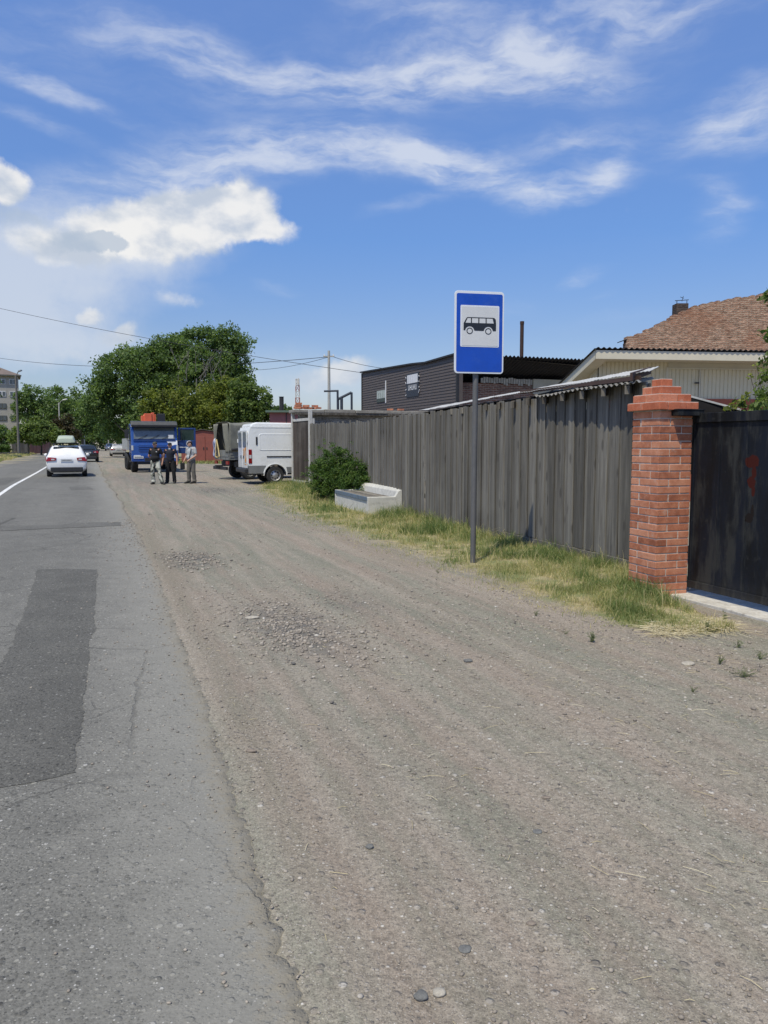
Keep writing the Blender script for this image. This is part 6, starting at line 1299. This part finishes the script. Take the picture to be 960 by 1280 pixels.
base_ = dict(pel=(0, .01, .95), che=(0, .01, 1.28), nk=(0, .015, 1.47), hd=(0, -.015, 1.61), sL=(.185, .01, 1.41), sR=(-.185, .01, 1.41), hL=(.085, .01, .92), hR=(-.085, .01, .92))
# left man: camouflage trousers, hands behind his back, one foot out
J = dict(base_); J.update(eL=(.27, .10, 1.15), wL=(.13, .19, .99), eR=(-.285, .08, 1.14), wR=(-.17, .20, 1.0), kL=(.16, -.06, .52), aL=(.27, -.06, .09), tL=(.40, -.16, .04), kR=(-.12, -.02, .50), aR=(-.10, .02, .09), tR=(-.10, -.17, .04))
p1 = G(195, 605); 
def badge(t, j):
    mb_ = MB(); mb_.b2((.09, -.165, 1.31), (.14, -.155, 1.335)); mb_.build('badge', M_plate, t)
man('man in a black T-shirt and grey camouflage trousers standing with hands behind his back', (p1.x, p1.y, -.012), R(-6), .955, M_blackcloth, M_camo, J, M_olive, M_ghair, M_shoe, .55, badge, .03)
# middle man: navy work vest, bare arms hanging
J = dict(base_); J.update(eL=(.26, .03, 1.14), wL=(.275, -.04, .90), eR=(-.265, .03, 1.14), wR=(-.30, -.05, .90), kL=(.13, -.02, .51), aL=(.15, .02, .09), tL=(.17, -.15, .04), kR=(-.11, -.02, .51), aR=(-.14, .02, .09), tR=(-.18, -.14, .04))
p2 = G(213.5, 604)
def collar(t, j):
    mb_ = MB(); mb_.sphere((0, -.075, 1.455), (.05, .03, .05), 10, 6); mb_.build('undershirt', M_greysh, t, True)
man('man in dark navy work clothes and cap standing in the middle, arms hanging', (p2.x, p2.y, -.012), R(4), .935, M_navy, M_navy2, J, M_blackcloth, M_hair, M_shoe, .35, collar)
# right man: grey shirt, turned to the left, holding a dark bag
J = dict(base_); J.update(hd=(-.02, -.03, 1.61), face=(-.55, -.83, -.1), eL=(.25, .0, 1.14), wL=(.10, -.20, .98), eR=(-.25, .03, 1.13), wR=(-.26, -.12, .90), kL=(.12, -.02, .51), aL=(.13, .03, .09), tL=(.10, -.15, .04), kR=(-.10, -.04, .51), aR=(-.12, .0, .09), tR=(-.16, -.17, .04))
p3 = G(239.5, 604)
def strap(t, j):
    mb_ = MB(); mb_.tube([(.10, -.10, 1.45), (.11, -.145, 1.3), (.09, -.185, 1.12), (.06, -.17, 1.0)], .014, 6); mb_.build('strap', M_blackcloth, t)
man('man in a light grey shirt and grey brown trousers turned towards the others', (p3.x, p3.y, -.012), R(-28), .97, M_greysh, M_taupe, J, mat('dark red brown cap', (.05, .03, .03), .9), M_hair, M_shoe, .6, strap, .04)
bg_ = thing('bag', 'small dark bag held low by the man in the grey shirt', 'bag', (p3.x - .33, p3.y - .05, 0), 0)
mb = MB(); mb.box((0, 0, .68), (.17, .1, .26)); mb.build('bag_body', M_blackcloth, bg_, bevel=.03, seg=3)
mb = MB(); mb.tube([(-.05, 0, .8), (-.03, 0, .88), (.03, 0, .88), (.05, 0, .8)], .01, 6); mb.build('handle', M_blackcloth, bg_, True)
# ------------------------------------------------------------------ trees and shrubs
def leafmat(name, stops, trans=.5): return ramp_mat(name, stops, .55, trans, 3, .25)
L_dark = leafmat('dark green leaves', [(0, (0.072, 0.112, 0.044)), (.5, (0.122, 0.192, 0.068)), (.85, (0.178, 0.263, 0.088)), (1, (0.237, 0.304, 0.118))])
L_mid = leafmat('mid green leaves', [(0, (0.076, 0.117, 0.036)), (.5, (0.127, 0.186, 0.053)), (.85, (0.179, 0.241, 0.069)), (1, (0.235, 0.290, 0.103))])
L_yel = leafmat('yellow green leaves', [(0, (0.085, 0.114, 0.026)), (.5, (0.161, 0.197, 0.038)), (.85, (0.226, 0.256, 0.054)), (1, (0.285, 0.297, 0.078))])
L_bush = leafmat('bush leaves', [(0, (0.039, 0.073, 0.023)), (.5, (0.078, 0.143, 0.036)), (.85, (0.137, 0.215, 0.055)), (1, (0.221, 0.286, 0.098))])
L_grey = leafmat('dry grey twigs', [(0, (0.07, 0.065, 0.055)), (1, (0.16, 0.15, 0.125))], 0)
M_bark = mat('bark', (0.085, 0.072, 0.058), .95, 0, .3, 4, .5, (.15, .14, .12), .4)
def leaves(name, centers, sig, nper, size, m, parent, tvar=.18, zlo=None, up=.35, aspect=.62):
    """leaf quads in clumps; centers (k,3), sig (k,) clump radius"""
    k = len(centers); n = k * nper; c = np.repeat(centers, nper, 0); s = np.repeat(sig, nper)
    d = rng.normal(0, 1, (n, 3)); d /= np.linalg.norm(d, axis=1)[:, None]; r = rng.uniform(0, 1, n) ** .55
    p = c + d * (r * s)[:, None] * np.array([1, 1, .72])
    if zlo is not None: p[:, 2] = np.maximum(p[:, 2], zlo + rng.uniform(0, .1, n))
    nr = d * .6 + rng.normal(0, .6, (n, 3)) + np.array([0, 0, up]); nr /= np.linalg.norm(nr, axis=1)[:, None]
    a = np.cross(nr, rng.normal(0, 1, (n, 3))); a /= np.linalg.norm(a, axis=1)[:, None]; b_ = np.cross(nr, a)
    L = size * rng.uniform(.55, 1.35, n); a = a * L[:, None]; b_ = b_ * (L * aspect)[:, None]
    V = np.stack([p - a, p - b_ * .9 + a * .1, p + a, p + b_ * .9 + a * .1], 1).reshape(-1, 3)
    Fc = np.arange(n * 4).reshape(-1, 4)
    t = np.clip(np.repeat(rng.uniform(.2, .8, k), nper) + rng.normal(0, tvar, n), 0, 1)
    return npmesh(name, V, Fc, m, parent, t)
def crown_clumps(lobes, n, shell=.62):
    """clump centres spread through lobes (cx,cy,cz,rx,ry,rz), mostly near the surface"""
    w = np.array([l[3] * l[4] * l[5] for l in lobes]) ** .75; pick = rng.choice(len(lobes), n, p=w / w.sum()); lo = np.array(lobes)[pick]
    d = rng.normal(0, 1, (n, 3)); d /= np.linalg.norm(d, axis=1)[:, None]; r = np.where(rng.uniform(0, 1, n) < .78, rng.uniform(shell, 1.02, n), rng.uniform(.1, shell, n))
    return lo[:, :3] + d * r[:, None] * lo[:, 3:]
def trunk_mesh(mb_, h, r, lobes, nl=7, lean=(0, 0)):
    p0 = Vector((0, 0, -.2)); p1 = Vector((lean[0], lean[1], h)); mid = p0.lerp(p1, .5) + Vector((r * .5, -r * .3, 0))
    mb_.tube([p0, Vector((0, 0, .15)), mid, p1], [r * 1.5, r * 1.1, r * .85, r * .7], 12)
    for i in range(nl):
        l = lobes[i % len(lobes)]; e = Vector(l[:3]) + Vector((random.uniform(-.6, .6) * l[3], random.uniform(-.6, .6) * l[4], random.uniform(-.2, .6) * l[5])); s = mid.lerp(p1, random.uniform(.5, 1)); m_ = s.lerp(e, .5) + Vector((0, 0, .1 * (e - s).length))
        mb_.tube([s, m_, e], [r * .45, r * .25, r * .06], 7)
        for q in range(2):
            e2 = m_.lerp(e, random.uniform(.3, .9)) + Vector((random.uniform(-1, 1), random.uniform(-1, 1), random.uniform(.0, 1))) * l[3] * .5; mb_.tube([m_.lerp(e, .2), e2], [r * .16, r * .04], 5)
def tree(name, label, pos, h, r, lobes, nclump, nper, csize, lsize, m, group=None, cat='tree', extra=None):
    t = thing(name, label, cat, pos, 0, group); mb_ = MB(); trunk_mesh(mb_, h, r, lobes); mb_.build('trunk', M_bark, t, True)
    c = crown_clumps(lobes, nclump); sg_ = rng.uniform(.6, 1.3, nclump) * csize
    leaves('crown', c, sg_, nper, lsize, m, t)
    if extra: extra(t, lobes)
    return t
def at(u, Y): return Vector(((u - 480) / F * Y, Y, 0))
def mpx(px, Y): return px / F * Y
def ztop(v, Y): return CAMH + (554 - v) / F * Y
def ptree(name, label, u, Y, lobes_px, nclump, nper, csize, lsize, m, group='trees by the road', r=.25, extra=None, z0=0.0):
    """lobes given as picture sizes at that distance: (u, v, ru, rv, depth offset m)"""
    b_ = at(u, Y); L = []
    for (lu, lv, ru, rv, dy) in lobes_px:
        c = at(lu, Y); rx, rz = mpx(ru, Y), mpx(rv, Y); L.append((c.x - b_.x, dy, ztop(lv, Y), rx, max(rx * .85, .6), rz))
    h = min(l[2] - l[5] * .6 for l in L); return tree(name, label, (b_.x, b_.y, z0), max(1.2, h), r, L, nclump, nper, csize, lsize, m, group, extra=extra)
# big tree group right of the road, behind the blue truck
ptree('broadleaf_tree', 'broad dark green tree overhanging the road left of the crane truck', 168, 84, [(165, 470, 42, 33, 0), (130, 492, 26, 30, 0), (192, 500, 34, 36, -1), (150, 512, 32, 26, 1), (120, 515, 17, 18, 0), (172, 535, 30, 18, 2), (140, 538, 22, 14, 2), (200, 470, 26, 28, 1), (180, 448, 30, 18, 0)], 430, 78, 1.0, .155, L_dark)
ptree('broadleaf_tree', 'tallest dark green tree in the row with a thin top above the orange crane', 250, 82, [(215, 452, 32, 30, 0), (255, 445, 40, 31, 0), (292, 452, 27, 33, 0), (270, 425, 24, 13, 0), (303, 430, 14, 11, 0), (235, 485, 40, 30, 0), (298, 478, 22, 26, 0), (240, 515, 45, 24, 2), (220, 435, 22, 14, 0), (285, 500, 36, 26, 1), (262, 466, 34, 26, -2), (288, 424, 22, 13, 0), (240, 424, 16, 10, 0)], 540, 76, 1.0, .15, L_dark)
def dead(t, lobes):
    mb_ = MB(); rnd = random.Random(5)
    for i in range(18):
        o_ = Vector((rnd.uniform(-2.4, 2.6), -3.4 + rnd.uniform(-.8, .6), ztop(482, 82) + rnd.uniform(-1.2, 1.0))); q = o_ + Vector((rnd.uniform(-1.2, 1.2), rnd.uniform(-.4, .2), rnd.uniform(.8, 2.3))); mb_.tube([o_, o_.lerp(q, .5) + Vector((rnd.uniform(-.2, .2), 0, 0)), q], [.035, .022, .01], 5)
        for k in range(3): s_ = o_.lerp(q, rnd.uniform(.3, .9)); mb_.tube([s_, s_ + Vector((rnd.uniform(-.7, .7), rnd.uniform(-.2, .2), rnd.uniform(.1, .8)))], [.022, .008], 4)
    mb_.build('trunk', mat('dead grey wood', (.15, .14, .125), .95), t)
dt = thing('dead_tree', 'bare grey dead branches in front of the tallest tree', 'tree', at(258, 78.2), 0); 
_b = dt.location.copy(); dead(dt, None)
mb = MB(); mb.tube([(0, -4.0, 0), (0, -4.0, 3), (.2, -4.1, ztop(482, 82))], [.12, .09, .05], 8); mb.build('stem', mat('dead grey wood', (.15, .14, .125), .95), dt)
ptree('maple_tree', 'yellow green maple directly behind the crane truck', 205, 66, [(196, 506, 22, 22, 0), (225, 500, 28, 22, 0), (245, 515, 26, 26, 0), (210, 528, 30, 18, 0), (235, 545, 30, 18, 0)], 190, 80, .62, .125, L_yel)
ptree('maple_tree', 'yellow green maple behind the red garage', 275, 70, [(262, 498, 26, 20, 0), (292, 490, 26, 18, 0), (275, 522, 34, 24, 0), (300, 515, 26, 24, 0), (270, 545, 32, 20, 0)], 210, 80, .66, .13, L_yel)
ptree('maple_tree', 'rounded green maple at the right end of the tree row above the canvas truck', 318, 68, [(308, 485, 20, 16, 0), (322, 502, 22, 22, 0), (300, 512, 24, 24, 0), (325, 522, 18, 22, 0), (310, 540, 28, 20, 0)], 190, 80, .6, .125, L_mid)
# trees on the far left side
ptree('street_tree', 'feathery dark tree rising right beside the apartment block', 40, 165, [(42, 500, 16, 18, 0), (32, 515, 12, 16, 0), (58, 512, 16, 18, 0)], 110, 50, 1.3, .3, L_dark, 'trees on the left side', .25)
ptree('street_tree', 'tall green tree second from the apartment block', 72, 172, [(72, 505, 20, 20, 0), (88, 512, 18, 22, 0), (60, 525, 20, 18, 0)], 120, 50, 1.4, .3, L_dark, 'trees on the left side', .25)
ptree('street_tree', 'dark tree behind the far lamp post', 104, 160, [(98, 508, 20, 20, 0), (116, 510, 16, 24, 0), (104, 530, 22, 18, 0), (122, 532, 16, 16, 0)], 140, 50, 1.3, .28, L_dark, 'trees on the left side', .25)
ptree('street_tree', 'small spreading tree whose thin trunk stands before the grey board fence', 37, 102, [(37, 538, 15, 13, 0), (26, 545, 12, 9, 0), (46, 545, 12, 9, 0)], 90, 50, .75, .19, L_mid, 'trees on the left side', .12)
ptree('street_tree', 'small round tree whose thin trunk stands before the pinkish fence', 53, 104, [(56, 538, 15, 12, 0), (66, 545, 12, 10, 0), (50, 547, 12, 8, 0)], 90, 50, .75, .19, L_mid, 'trees on the left side', .12)
ptree('street_tree', 'reddish brown leaved tree standing behind the far lamp post', 80, 128, [(80, 532, 14, 14, 0), (72, 545, 14, 10, 0), (90, 545, 10, 12, 0)], 90, 50, .9, .22, leafmat('reddish leaves', [(0, (.04, .035, .022)), (.5, (.065, .055, .03)), (1, (.09, .08, .04))]), 'trees on the left side', .15)
ptree('street_tree', 'low leafy tree left of the wooden lamp post at the picture edge', 6, 120, [(4, 545, 16, 14, 0), (-14, 540, 18, 18, 0)], 80, 46, .9, .22, L_dark, 'trees on the left side', .15)
ptree('street_tree', 'big dark tree closing the bend of the road under the lamp row', 110, 205, [(104, 540, 16, 18, 0), (122, 545, 14, 16, 0)], 80, 46, 1.6, .36, L_dark, 'trees on the left side', .3)
ptree('street_tree', 'dark tree filling the end of the road behind the silver cars', 150, 225, [(140, 538, 18, 20, 0), (160, 535, 18, 22, 0)], 90, 46, 1.8, .4, L_dark, 'trees on the left side', .3)
ptree('street_tree', 'farthest tree behind the concrete poles of the road', 126, 260, [(128, 532, 16, 22, 0), (114, 540, 12, 16, 0)], 80, 46, 1.8, .42, L_mid, 'trees on the left side', .3)
ptree('street_tree', 'overhanging tree whose leaves only just enter the left edge before the apartment block', -26, 80, [(-24, 462, 22, 24, 0), (-14, 478, 14, 13, 0), (-30, 500, 26, 26, 0)], 130, 60, .8, .16, L_dark, 'trees on the left side', .2)
ptree('distant_tree', 'tiny distant tree top beside the thin black chimney behind the pink building', 353, 190, [(352, 512, 8, 6, 0), (360, 514, 6, 5, 0), (345, 515, 6, 5, 0)], 50, 40, .8, .3, L_dark, None, .2)
# hedge far left
hg = thing('hedge', 'clipped dark green hedge beside the grey board fence at the left edge', 'hedge', at(-2, 100), 0)
c = np.stack([rng.uniform(-3.2, 1.6, 150), rng.uniform(-.5, .5, 150), rng.uniform(.25, 1.25, 150)], -1); leaves('foliage', c, np.full(150, .34), 55, .085, L_bush, hg)
mb = MB(); [mb.cyl((x, 0, -.1), (x, 0, .7), .03, n=6) for x in (-2.6, -1.6, -.6, .4, 1.2)]; mb.build('stems', M_bark, hg)
# bush by the fence
bs = thing('bush', 'dense green bush growing behind the concrete bench against the plank fence', 'bush', (-1.02, 20.25, 0), 0)
lob = [(-.50, .66, .66, .58, .5, .60), (-.10, 0, .62, .62, .5, .58), (.38, -.55, .46, .55, .42, .42), (-.30, .35, 1.12, .40, .36, .40), (-.45, .75, .36, .62, .4, .36), (.25, -.2, .86, .40, .32, .32), (.05, .1, 1.25, .22, .2, .28), (-.72, .8, .95, .28, .25, .35), (.55, -.5, .80, .25, .22, .3)]
cc = crown_clumps(lob, 520, .55); leaves('foliage', cc, rng.uniform(.07, .17, 520), 62, .026, L_bush, bs, zlo=.02)
cc = crown_clumps(lob, 170, .98) * np.array([1.12, 1.14, 1.14]); leaves('outer_foliage', cc, rng.uniform(.04, .12, 170), 14, .024, L_bush, bs, zlo=.02)
mb = MB()
for i in range(26):
    e = Vector(cc[i]) * .96; mb.tube([(random.uniform(-.25, .2), random.uniform(-.3, .4), -.05), e * .5 + Vector((0, 0, .12)), e], [.016, .011, .004], 5)
mb.build('stems', M_bark, bs)
# climbing branches by the gate
cl = thing('climbing_shrub', 'leafy climbing branches hanging over the black gate at the right edge', 'shrub', (4.75, 9.1, 0), 0)
def off(u, v, Y): p = P(u, v, Y); return (p.x - 4.75, p.y - 9.1, p.z)
sp_pts = [off(962, 470, 9.0), off(958, 490, 9.0), off(955, 503, 8.8), off(948, 508, 8.8), off(965, 500, 9), off(972, 480, 9.2), off(978, 505, 9.2), off(940, 512, 8.8), off(985, 460, 9.3), off(985, 490, 9.3), off(965, 440, 9.2), off(970, 410, 9.4), off(966, 372, 9.4), off(975, 385, 9.5), off(985, 420, 9.6), off(990, 440, 9.6)]
sp_ = np.array(sp_pts * 3) + rng.normal(0, .05, (len(sp_pts) * 3, 3)); leaves('foliage', sp_, np.full(len(sp_), .11), 26, .034, L_mid, cl)
tw = np.array([off(928, 505, 8.9), off(918, 507, 8.9), off(926, 497, 8.9), off(938, 470, 9), off(946, 458, 9), off(935, 492, 9), off(948, 480, 9), off(912, 510, 8.9)]); leaves('outer_foliage', tw, np.full(len(tw), .07), 9, .03, L_yel, cl)
mb = MB()
for q in list(sp_pts) + list(map(tuple, tw)): mb.tube([(0, .1, -.1), (.0, .05, 1.2), Vector(q) * .6 + Vector((0, 0, .9 * .4)), q], [.018, .014, .008, .003], 5)
mb.build('stems', M_bark, cl)

# ------------------------------------------------------------------ far buildings, fences, poles
apB = at(28, 172); ap = thing('apartment_block', 'five storey grey panel apartment block with white and dark loggias at the left edge', 'building', (apB.x, apB.y, 0), R(26))
M_pan = mat('grey wall panels', (0.33, 0.315, 0.29), .9, 0, .1, .6, .05, (.22, .20, .18), .4); M_pvc = mat('white frames', (.62, .63, .65), .5); M_dfr = mat('dark frames', (.08, .085, .075), .7); M_wgl = mat('window glass', (.07, .085, .10), .1, 0, .3, .6, 0, spec=.7)
zr = ztop(470.5, 172); mb = MB(); mb.b2((-30, 0, -.5), (0, 12, zr)); mb.build('wall', M_pan, ap)
mb = MB(); mb.add([(-31, -.8, zr), (.6, -.8, zr), (.6, 12.8, zr), (-31, 12.8, zr), (-26, 6, zr + 2.6), (-5, 6, zr + 2.6)], [(0, 1, 5, 4), (1, 2, 5), (2, 3, 4, 5), (3, 0, 4), (3, 2, 1, 0)]); mb.build('roof', mat('brown grey roof', (.16, .125, .11), .85, 0, .15, .5, .05), ap)
mb = MB(); mb.b2((-31, -.85, zr - .25), (.65, -.78, zr + .02)); mb.build('eave', M_dfr, ap)
for st in range(5):
    z = zr - 2.05 - st * 2.66; wh = st < 2
    for k in range(4):
        xa = -2.6 - k * 3.6; fr = MB(); w, h = (2.3, 1.15) if k % 2 == 0 else (2.9, 1.2)
        fr.b2((xa - w, -.55 if k % 2 else -.12, z), (xa, -.02, z + h)); f = fr.build('window', M_pvc if wh else M_dfr, ap)
        pn_ = MB(); n = 4 if w > 2.5 else 3; y_ = -.56 if k % 2 else -.13
        for i in range(n): pn_.b2((xa - w + (w / n) * i + .10, y_ - .02, z + .12), (xa - w + (w / n) * (i + 1) - .10, y_, z + h - .12))
        pn_.build('pane', M_wgl, f)
        if k % 2: bl = MB(); bl.b2((xa - w - .05, -.62, z - 1.05), (xa + .05, -.02, z - .02)); bl.build('balcony', M_pan, ap)
    xa = -.35; fr = MB(); fr.b2((xa - 1.5, -.12, z), (xa, -.02, z + 1.15)); f = fr.build('window', M_pvc if wh else M_dfr, ap); pn_ = MB(); pn_.b2((xa - 1.4, -.14, z + .1), (xa - .78, -.12, z + 1.05)); pn_.b2((xa - .7, -.14, z + .1), (xa - .1, -.12, z + 1.05)); pn_.build('pane', M_wgl, f)
def board_fence(name, label, u0, u1, Y0, Y1, h, m, cat='fence'):
    a, q = at(u0, Y0), at(u1, Y1); t = thing(name, label, cat, a, math.atan2((q - a).y, (q - a).x)); L = (q - a).length; mb_ = MB(); x = 0
    while x < L: w = .16; hh = h + random.gauss(0, .03); mb_.b2((x, -.015, .12), (x + w - .012, .015, hh)); x += w
    mb_.build('plank_panel', m, t); mb_ = MB(); mb_.b2((0, .02, h * .8), (L, .07, h * .8 + .08)); mb_.b2((0, .02, .4), (L, .07, .48)); mb_.build('rail', M_beam, t)
    for k in range(int(L / 2.5) + 1): mb_ = MB(); mb_.b2((k * 2.5, .07, -.1), (k * 2.5 + .1, .17, h)); mb_.build('post', M_beam, t)
    return t
board_fence('board_fence', 'grey beige board fence behind the wooden lamp post across the road', 17, 38, 106, 108, 1.75, wood_mat('beige boards', [(.2, (.13, .115, .095)), (.5, (.20, .18, .15)), (.8, (.27, .245, .21))]))
board_fence('pink_fence', 'faded pinkish red board fence across the road behind the white estate car', 39, 66, 108, 111, 1.75, wood_mat('pinkish boards', [(.2, (.15, .075, .07)), (.5, (.21, .11, .10)), (.8, (.26, .15, .135))]))
ty0 = None
for i in range(10):                       # half buried tyres along the verge
    p = at(1.5 + i * 3.7, 90 + i * .9)
    if ty0 is None:
        ty0 = thing('buried_tyre', 'tyre', 'tyre', p, 0); mb = MB(); mb.lathe([(-.09, .19), (-.10, .29), (-.06, .34), (.06, .34), (.10, .29), (.09, .19)], 20, 'y'); mb.build('tyre', M_black, ty0, True); o = ty0
    else:
        o = ty0.copy(); COL.objects.link(o); ch = ty0.children[0].copy(); COL.objects.link(ch); ch.parent = o
    o.location = (p.x, p.y, .16); o.rotation_euler = (0, 0, R(-15 + random.uniform(-8, 8))); tag(o, 'black tyre half buried in the row along the far grass verge', 'tyre', 'half buried tyres along the verge')
M_cpole = mat('concrete pole', (.36, .35, .33), .9, 0, .12, 3, .2); M_wpole = mat('wooden pole', (.125, .12, .115), .95, 0, .25, 3, .3)
def lamp(name, label, u, Y, vtop, m, r, head, hm, z0=0.12):
    b_ = at(u, Y); t = thing(name, label, 'lamp post', (b_.x, b_.y, z0)); zt_ = ztop(vtop, Y) - z0; mb_ = MB(); mb_.cyl((0, 0, -.3), (0, 0, zt_), r, r * .7, 10); mb_.build('pole', m, t, True)
    if head:
        hx, hz = mpx(head[0], Y), mpx(head[1], Y); mb_ = MB(); mb_.tube([(0, 0, zt_ - .3), (hx * .3, 0, zt_ + hz * .5), (hx * .62, -.2, zt_ + hz * .85)], .05, 8); mb_.build('arm', m, t, True)
        mb_ = MB(); mb_.beam(Vector((hx * .6, -.25, zt_ + hz * .82)), Vector((hx * 1.12, -.3, zt_ + hz * 1.1)), .36, .16); mb_.build('lamp_head', hm, t, bevel=.05)
    return t
lamp('street_lamp', 'weathered wooden lamp post with a slanted lamp head beside the apartment block', 25, 95, 470, M_wpole, .16, (8, 5), mat('grey lamp head', (.24, .26, .3), .5), .1)
lamp('street_lamp', 'slim pale concrete lamp post with a white lamp head before the left trees', 77, 140, 504, M_cpole, .15, (10, 4), M_white)
for u, Y, vt, lb in ((107, 175, 527, 'pale concrete pole left of the pair above the black car'), (115, 205, 533, 'thinner pale concrete pole right of the pair above the black car'), (137, 190, 541, 'pale concrete pole above the distant silver cars')): lamp('concrete_pole', lb, u, Y, vt, M_cpole, .17, None, None); 
upb = at(412, 70); up_ = thing('utility_pole', 'tall pale utility pole with wires rising behind the yard wall', 'utility pole', upb); zt_ = ztop(440.5, 70)
mb = MB(); mb.cyl((0, 0, -.3), (0, 0, zt_), .17, .11, 12); mb.build('pole', M_cpole, up_, True); mb = MB(); mb.b2((-.5, -.06, zt_ - .55), (.5, .06, zt_ - .45)); mb.build('crossarm', M_cpole, up_)
for x in (-.4, .4): mb = MB(); mb.cyl((x, 0, zt_ - .45), (x, 0, zt_ - .3), .05, .035, 8); mb.build('insulator', M_white, up_, True)
def wire(label, a, q, sag, r=.02):
    mb_ = MB(); mb_.tube([a.lerp(q, i / 24) - Vector((0, 0, sag * 4 * (i / 24) * (1 - i / 24))) for i in range(25)], r, 5); o_ = mb_.build('power_line', M_dark, None, True); tag(o_, label, 'wire', 'overhead wires')
wire('upper overhead wire sloping down from the left edge to the dark sided building', P(-70, 369, 62), P(453, 466, 43.2), .35, .014)
wire('lower overhead wire from the left edge to the utility pole', P(-60, 437, 125), P(412, 446, 70), 1.7, .026)
wire('wire running right from the utility pole behind the dark sided building', P(412, 444.5, 70), P(500, 462, 75), .25, .02)
wire('slack wire running left from the utility pole into the tree row', P(412, 446, 70.2), P(318, 462.5, 90), .25, .02)
# mast
mp = at(373, 240); ms = thing('radio_mast', 'distant red and white lattice mast above the yard wall', 'mast', mp); zt_ = ztop(475, 240); z0_ = 6
for i in range(8):
    za, zb_ = z0_ + (zt_ - z0_) * i / 8, z0_ + (zt_ - z0_) * (i + 1) / 8; w = .75 - .04 * i; mb = MB()
    for k in range(4):
        cx, cy = w * (1, -1, -1, 1)[k], w * (1, 1, -1, -1)[k]; nx_, ny_ = w * (1, -1, -1, 1)[(k + 1) % 4], w * (1, 1, -1, -1)[(k + 1) % 4]
        mb.cyl((cx, cy, za), (cx, cy, zb_), .1, n=6); mb.cyl((cx, cy, za), (nx_, ny_, zb_), .06, n=6); mb.cyl((cx, cy, zb_), (nx_, ny_, zb_), .06, n=6)
    mb.build('lattice_section', mat('mast red', (.32, .10, .07), .7) if i % 2 == 0 else mat('mast white', (.5, .48, .46), .7), ms)
for k in range(3): mb = MB(); mb.b2((-.5 + k * .4, -1, zt_ - 2.4 + k * .5), (-.25 + k * .4, -.8, zt_ - .6 + k * .4)); mb.build('antenna', mat('mast white', (.5, .48, .46), .7), ms)
mb = MB(); mb.b2((-.7, -.7, -1), (.7, .7, 6)); mb.build('mast_base', M_cpole, ms)
mb = MB(); p = at(353, 110); mb.cyl((p.x, p.y, 0), (p.x, p.y, ztop(497, 110)), .35, .32, 14); mb.cyl((p.x, p.y, ztop(497, 110)), (p.x, p.y, ztop(496.6, 110)), .38, .38, 14); tag(mb.build('black_chimney', M_dark, None, True), 'thin black metal chimney pipe behind the pink building', 'chimney')
# pink building behind the van
pb = at(338, 62); pk = thing('pink_building', 'pinkish red low building with a green roof edge behind the white van', 'building', (pb.x, pb.y, 0), R(5)); zt_ = ztop(516, 62)
mb = MB(); mb.b2((0, 0, -.2), (12, 6, zt_)); mb.build('wall', mat('pink wall', (.29, .115, .11), .85, 0, .12, 1.2, .1), pk); mb = MB(); mb.b2((-.3, -.35, zt_ + .002), (12.3, 6.3, zt_ + .16)); mb.build('roof', mat('green roof edge', (.085, .13, .10), .7), pk)
for i in range(3): mb = MB(); mb.b2((1.6 + i * 3, -.03, 1.4), (2.7 + i * 3, .0, 2.6)); mb.build('window', M_wgl, pk)
mb = MB(); mb.b2((1.30, -.05, -.1), (1.36, .0, zt_)); mb.b2((2.6, -.05, -.1), (2.66, 0, zt_)); mb.build('downpipe', M_dark, pk)
# red garage
rgp = G(240.5, 578); rg_ = thing('red_garage', 'rust red metal garage with double doors behind the men', 'garage', (rgp.x - .9, rgp.y, 0), R(6))
M_rg = mat('rust red paint', (.22, .062, .045), .7, 0, .12, 2, .05, (.12, .05, .04), .4)
mb = MB(); mb.prism([(0, -.1), (3.9, -.1), (3.9, 2.35), (1.7, 2.62), (0, 2.35)], .02, 5.5, 'y'); mb.build('wall', M_rg, rg_)
mb = MB(); mb.beam(Vector((-.15, 2.7, 2.37)), Vector((1.7, 2.7, 2.69)), 5.9, .06, up=(0, 0, 1)) if False else mb.add([(-.2, -.1, 2.34), (1.7, -.1, 2.68), (4.1, -.1, 2.36), (4.1, 5.6, 2.36), (1.7, 5.6, 2.68), (-.2, 5.6, 2.34), (-.2, -.1, 2.40), (1.7, -.1, 2.74), (4.1, -.1, 2.42), (4.1, 5.6, 2.42), (1.7, 5.6, 2.74), (-.2, 5.6, 2.40)], [(0, 1, 7, 6), (1, 2, 8, 7), (6, 7, 10, 11), (7, 8, 9, 10), (0, 5, 4, 1), (1, 4, 3, 2), (5, 0, 6, 11), (2, 3, 9, 8), (3, 4, 10, 9), (4, 5, 11, 10)]); mb.build('roof', mat('dark roof edge', (.075, .06, .055), .8), rg_)
for i in range(2):
    mb = MB(); mb.b2((.55 + i * 1.42, -.03, .05), (1.94 + i * 1.42, .015, 2.15)); d = mb.build('door', M_rg, rg_, bevel=.01)
    mb = MB(); mb.b2((1.78 + i * .26, -.06, 1.05), (1.86 + i * .26, -.031, 1.25)); mb.build('handle', M_dark, d)
# low clutter at the far roadside: a green transformer box and a distant wall closing the view
M_far = brick_wall_mat('far grey wall', (.26, .25, .23), (.22, .21, .2), (.28, .27, .25))
a, q = at(346, 66), at(470, 90)
board_fence('metal_fence', 'rusty sheet fence in the yard behind the white van and yard wall', 372, 560, 58, 64, 2.0, mat('rusty sheet', (.16, .10, .075), .8, .1, .25, 2, .1))
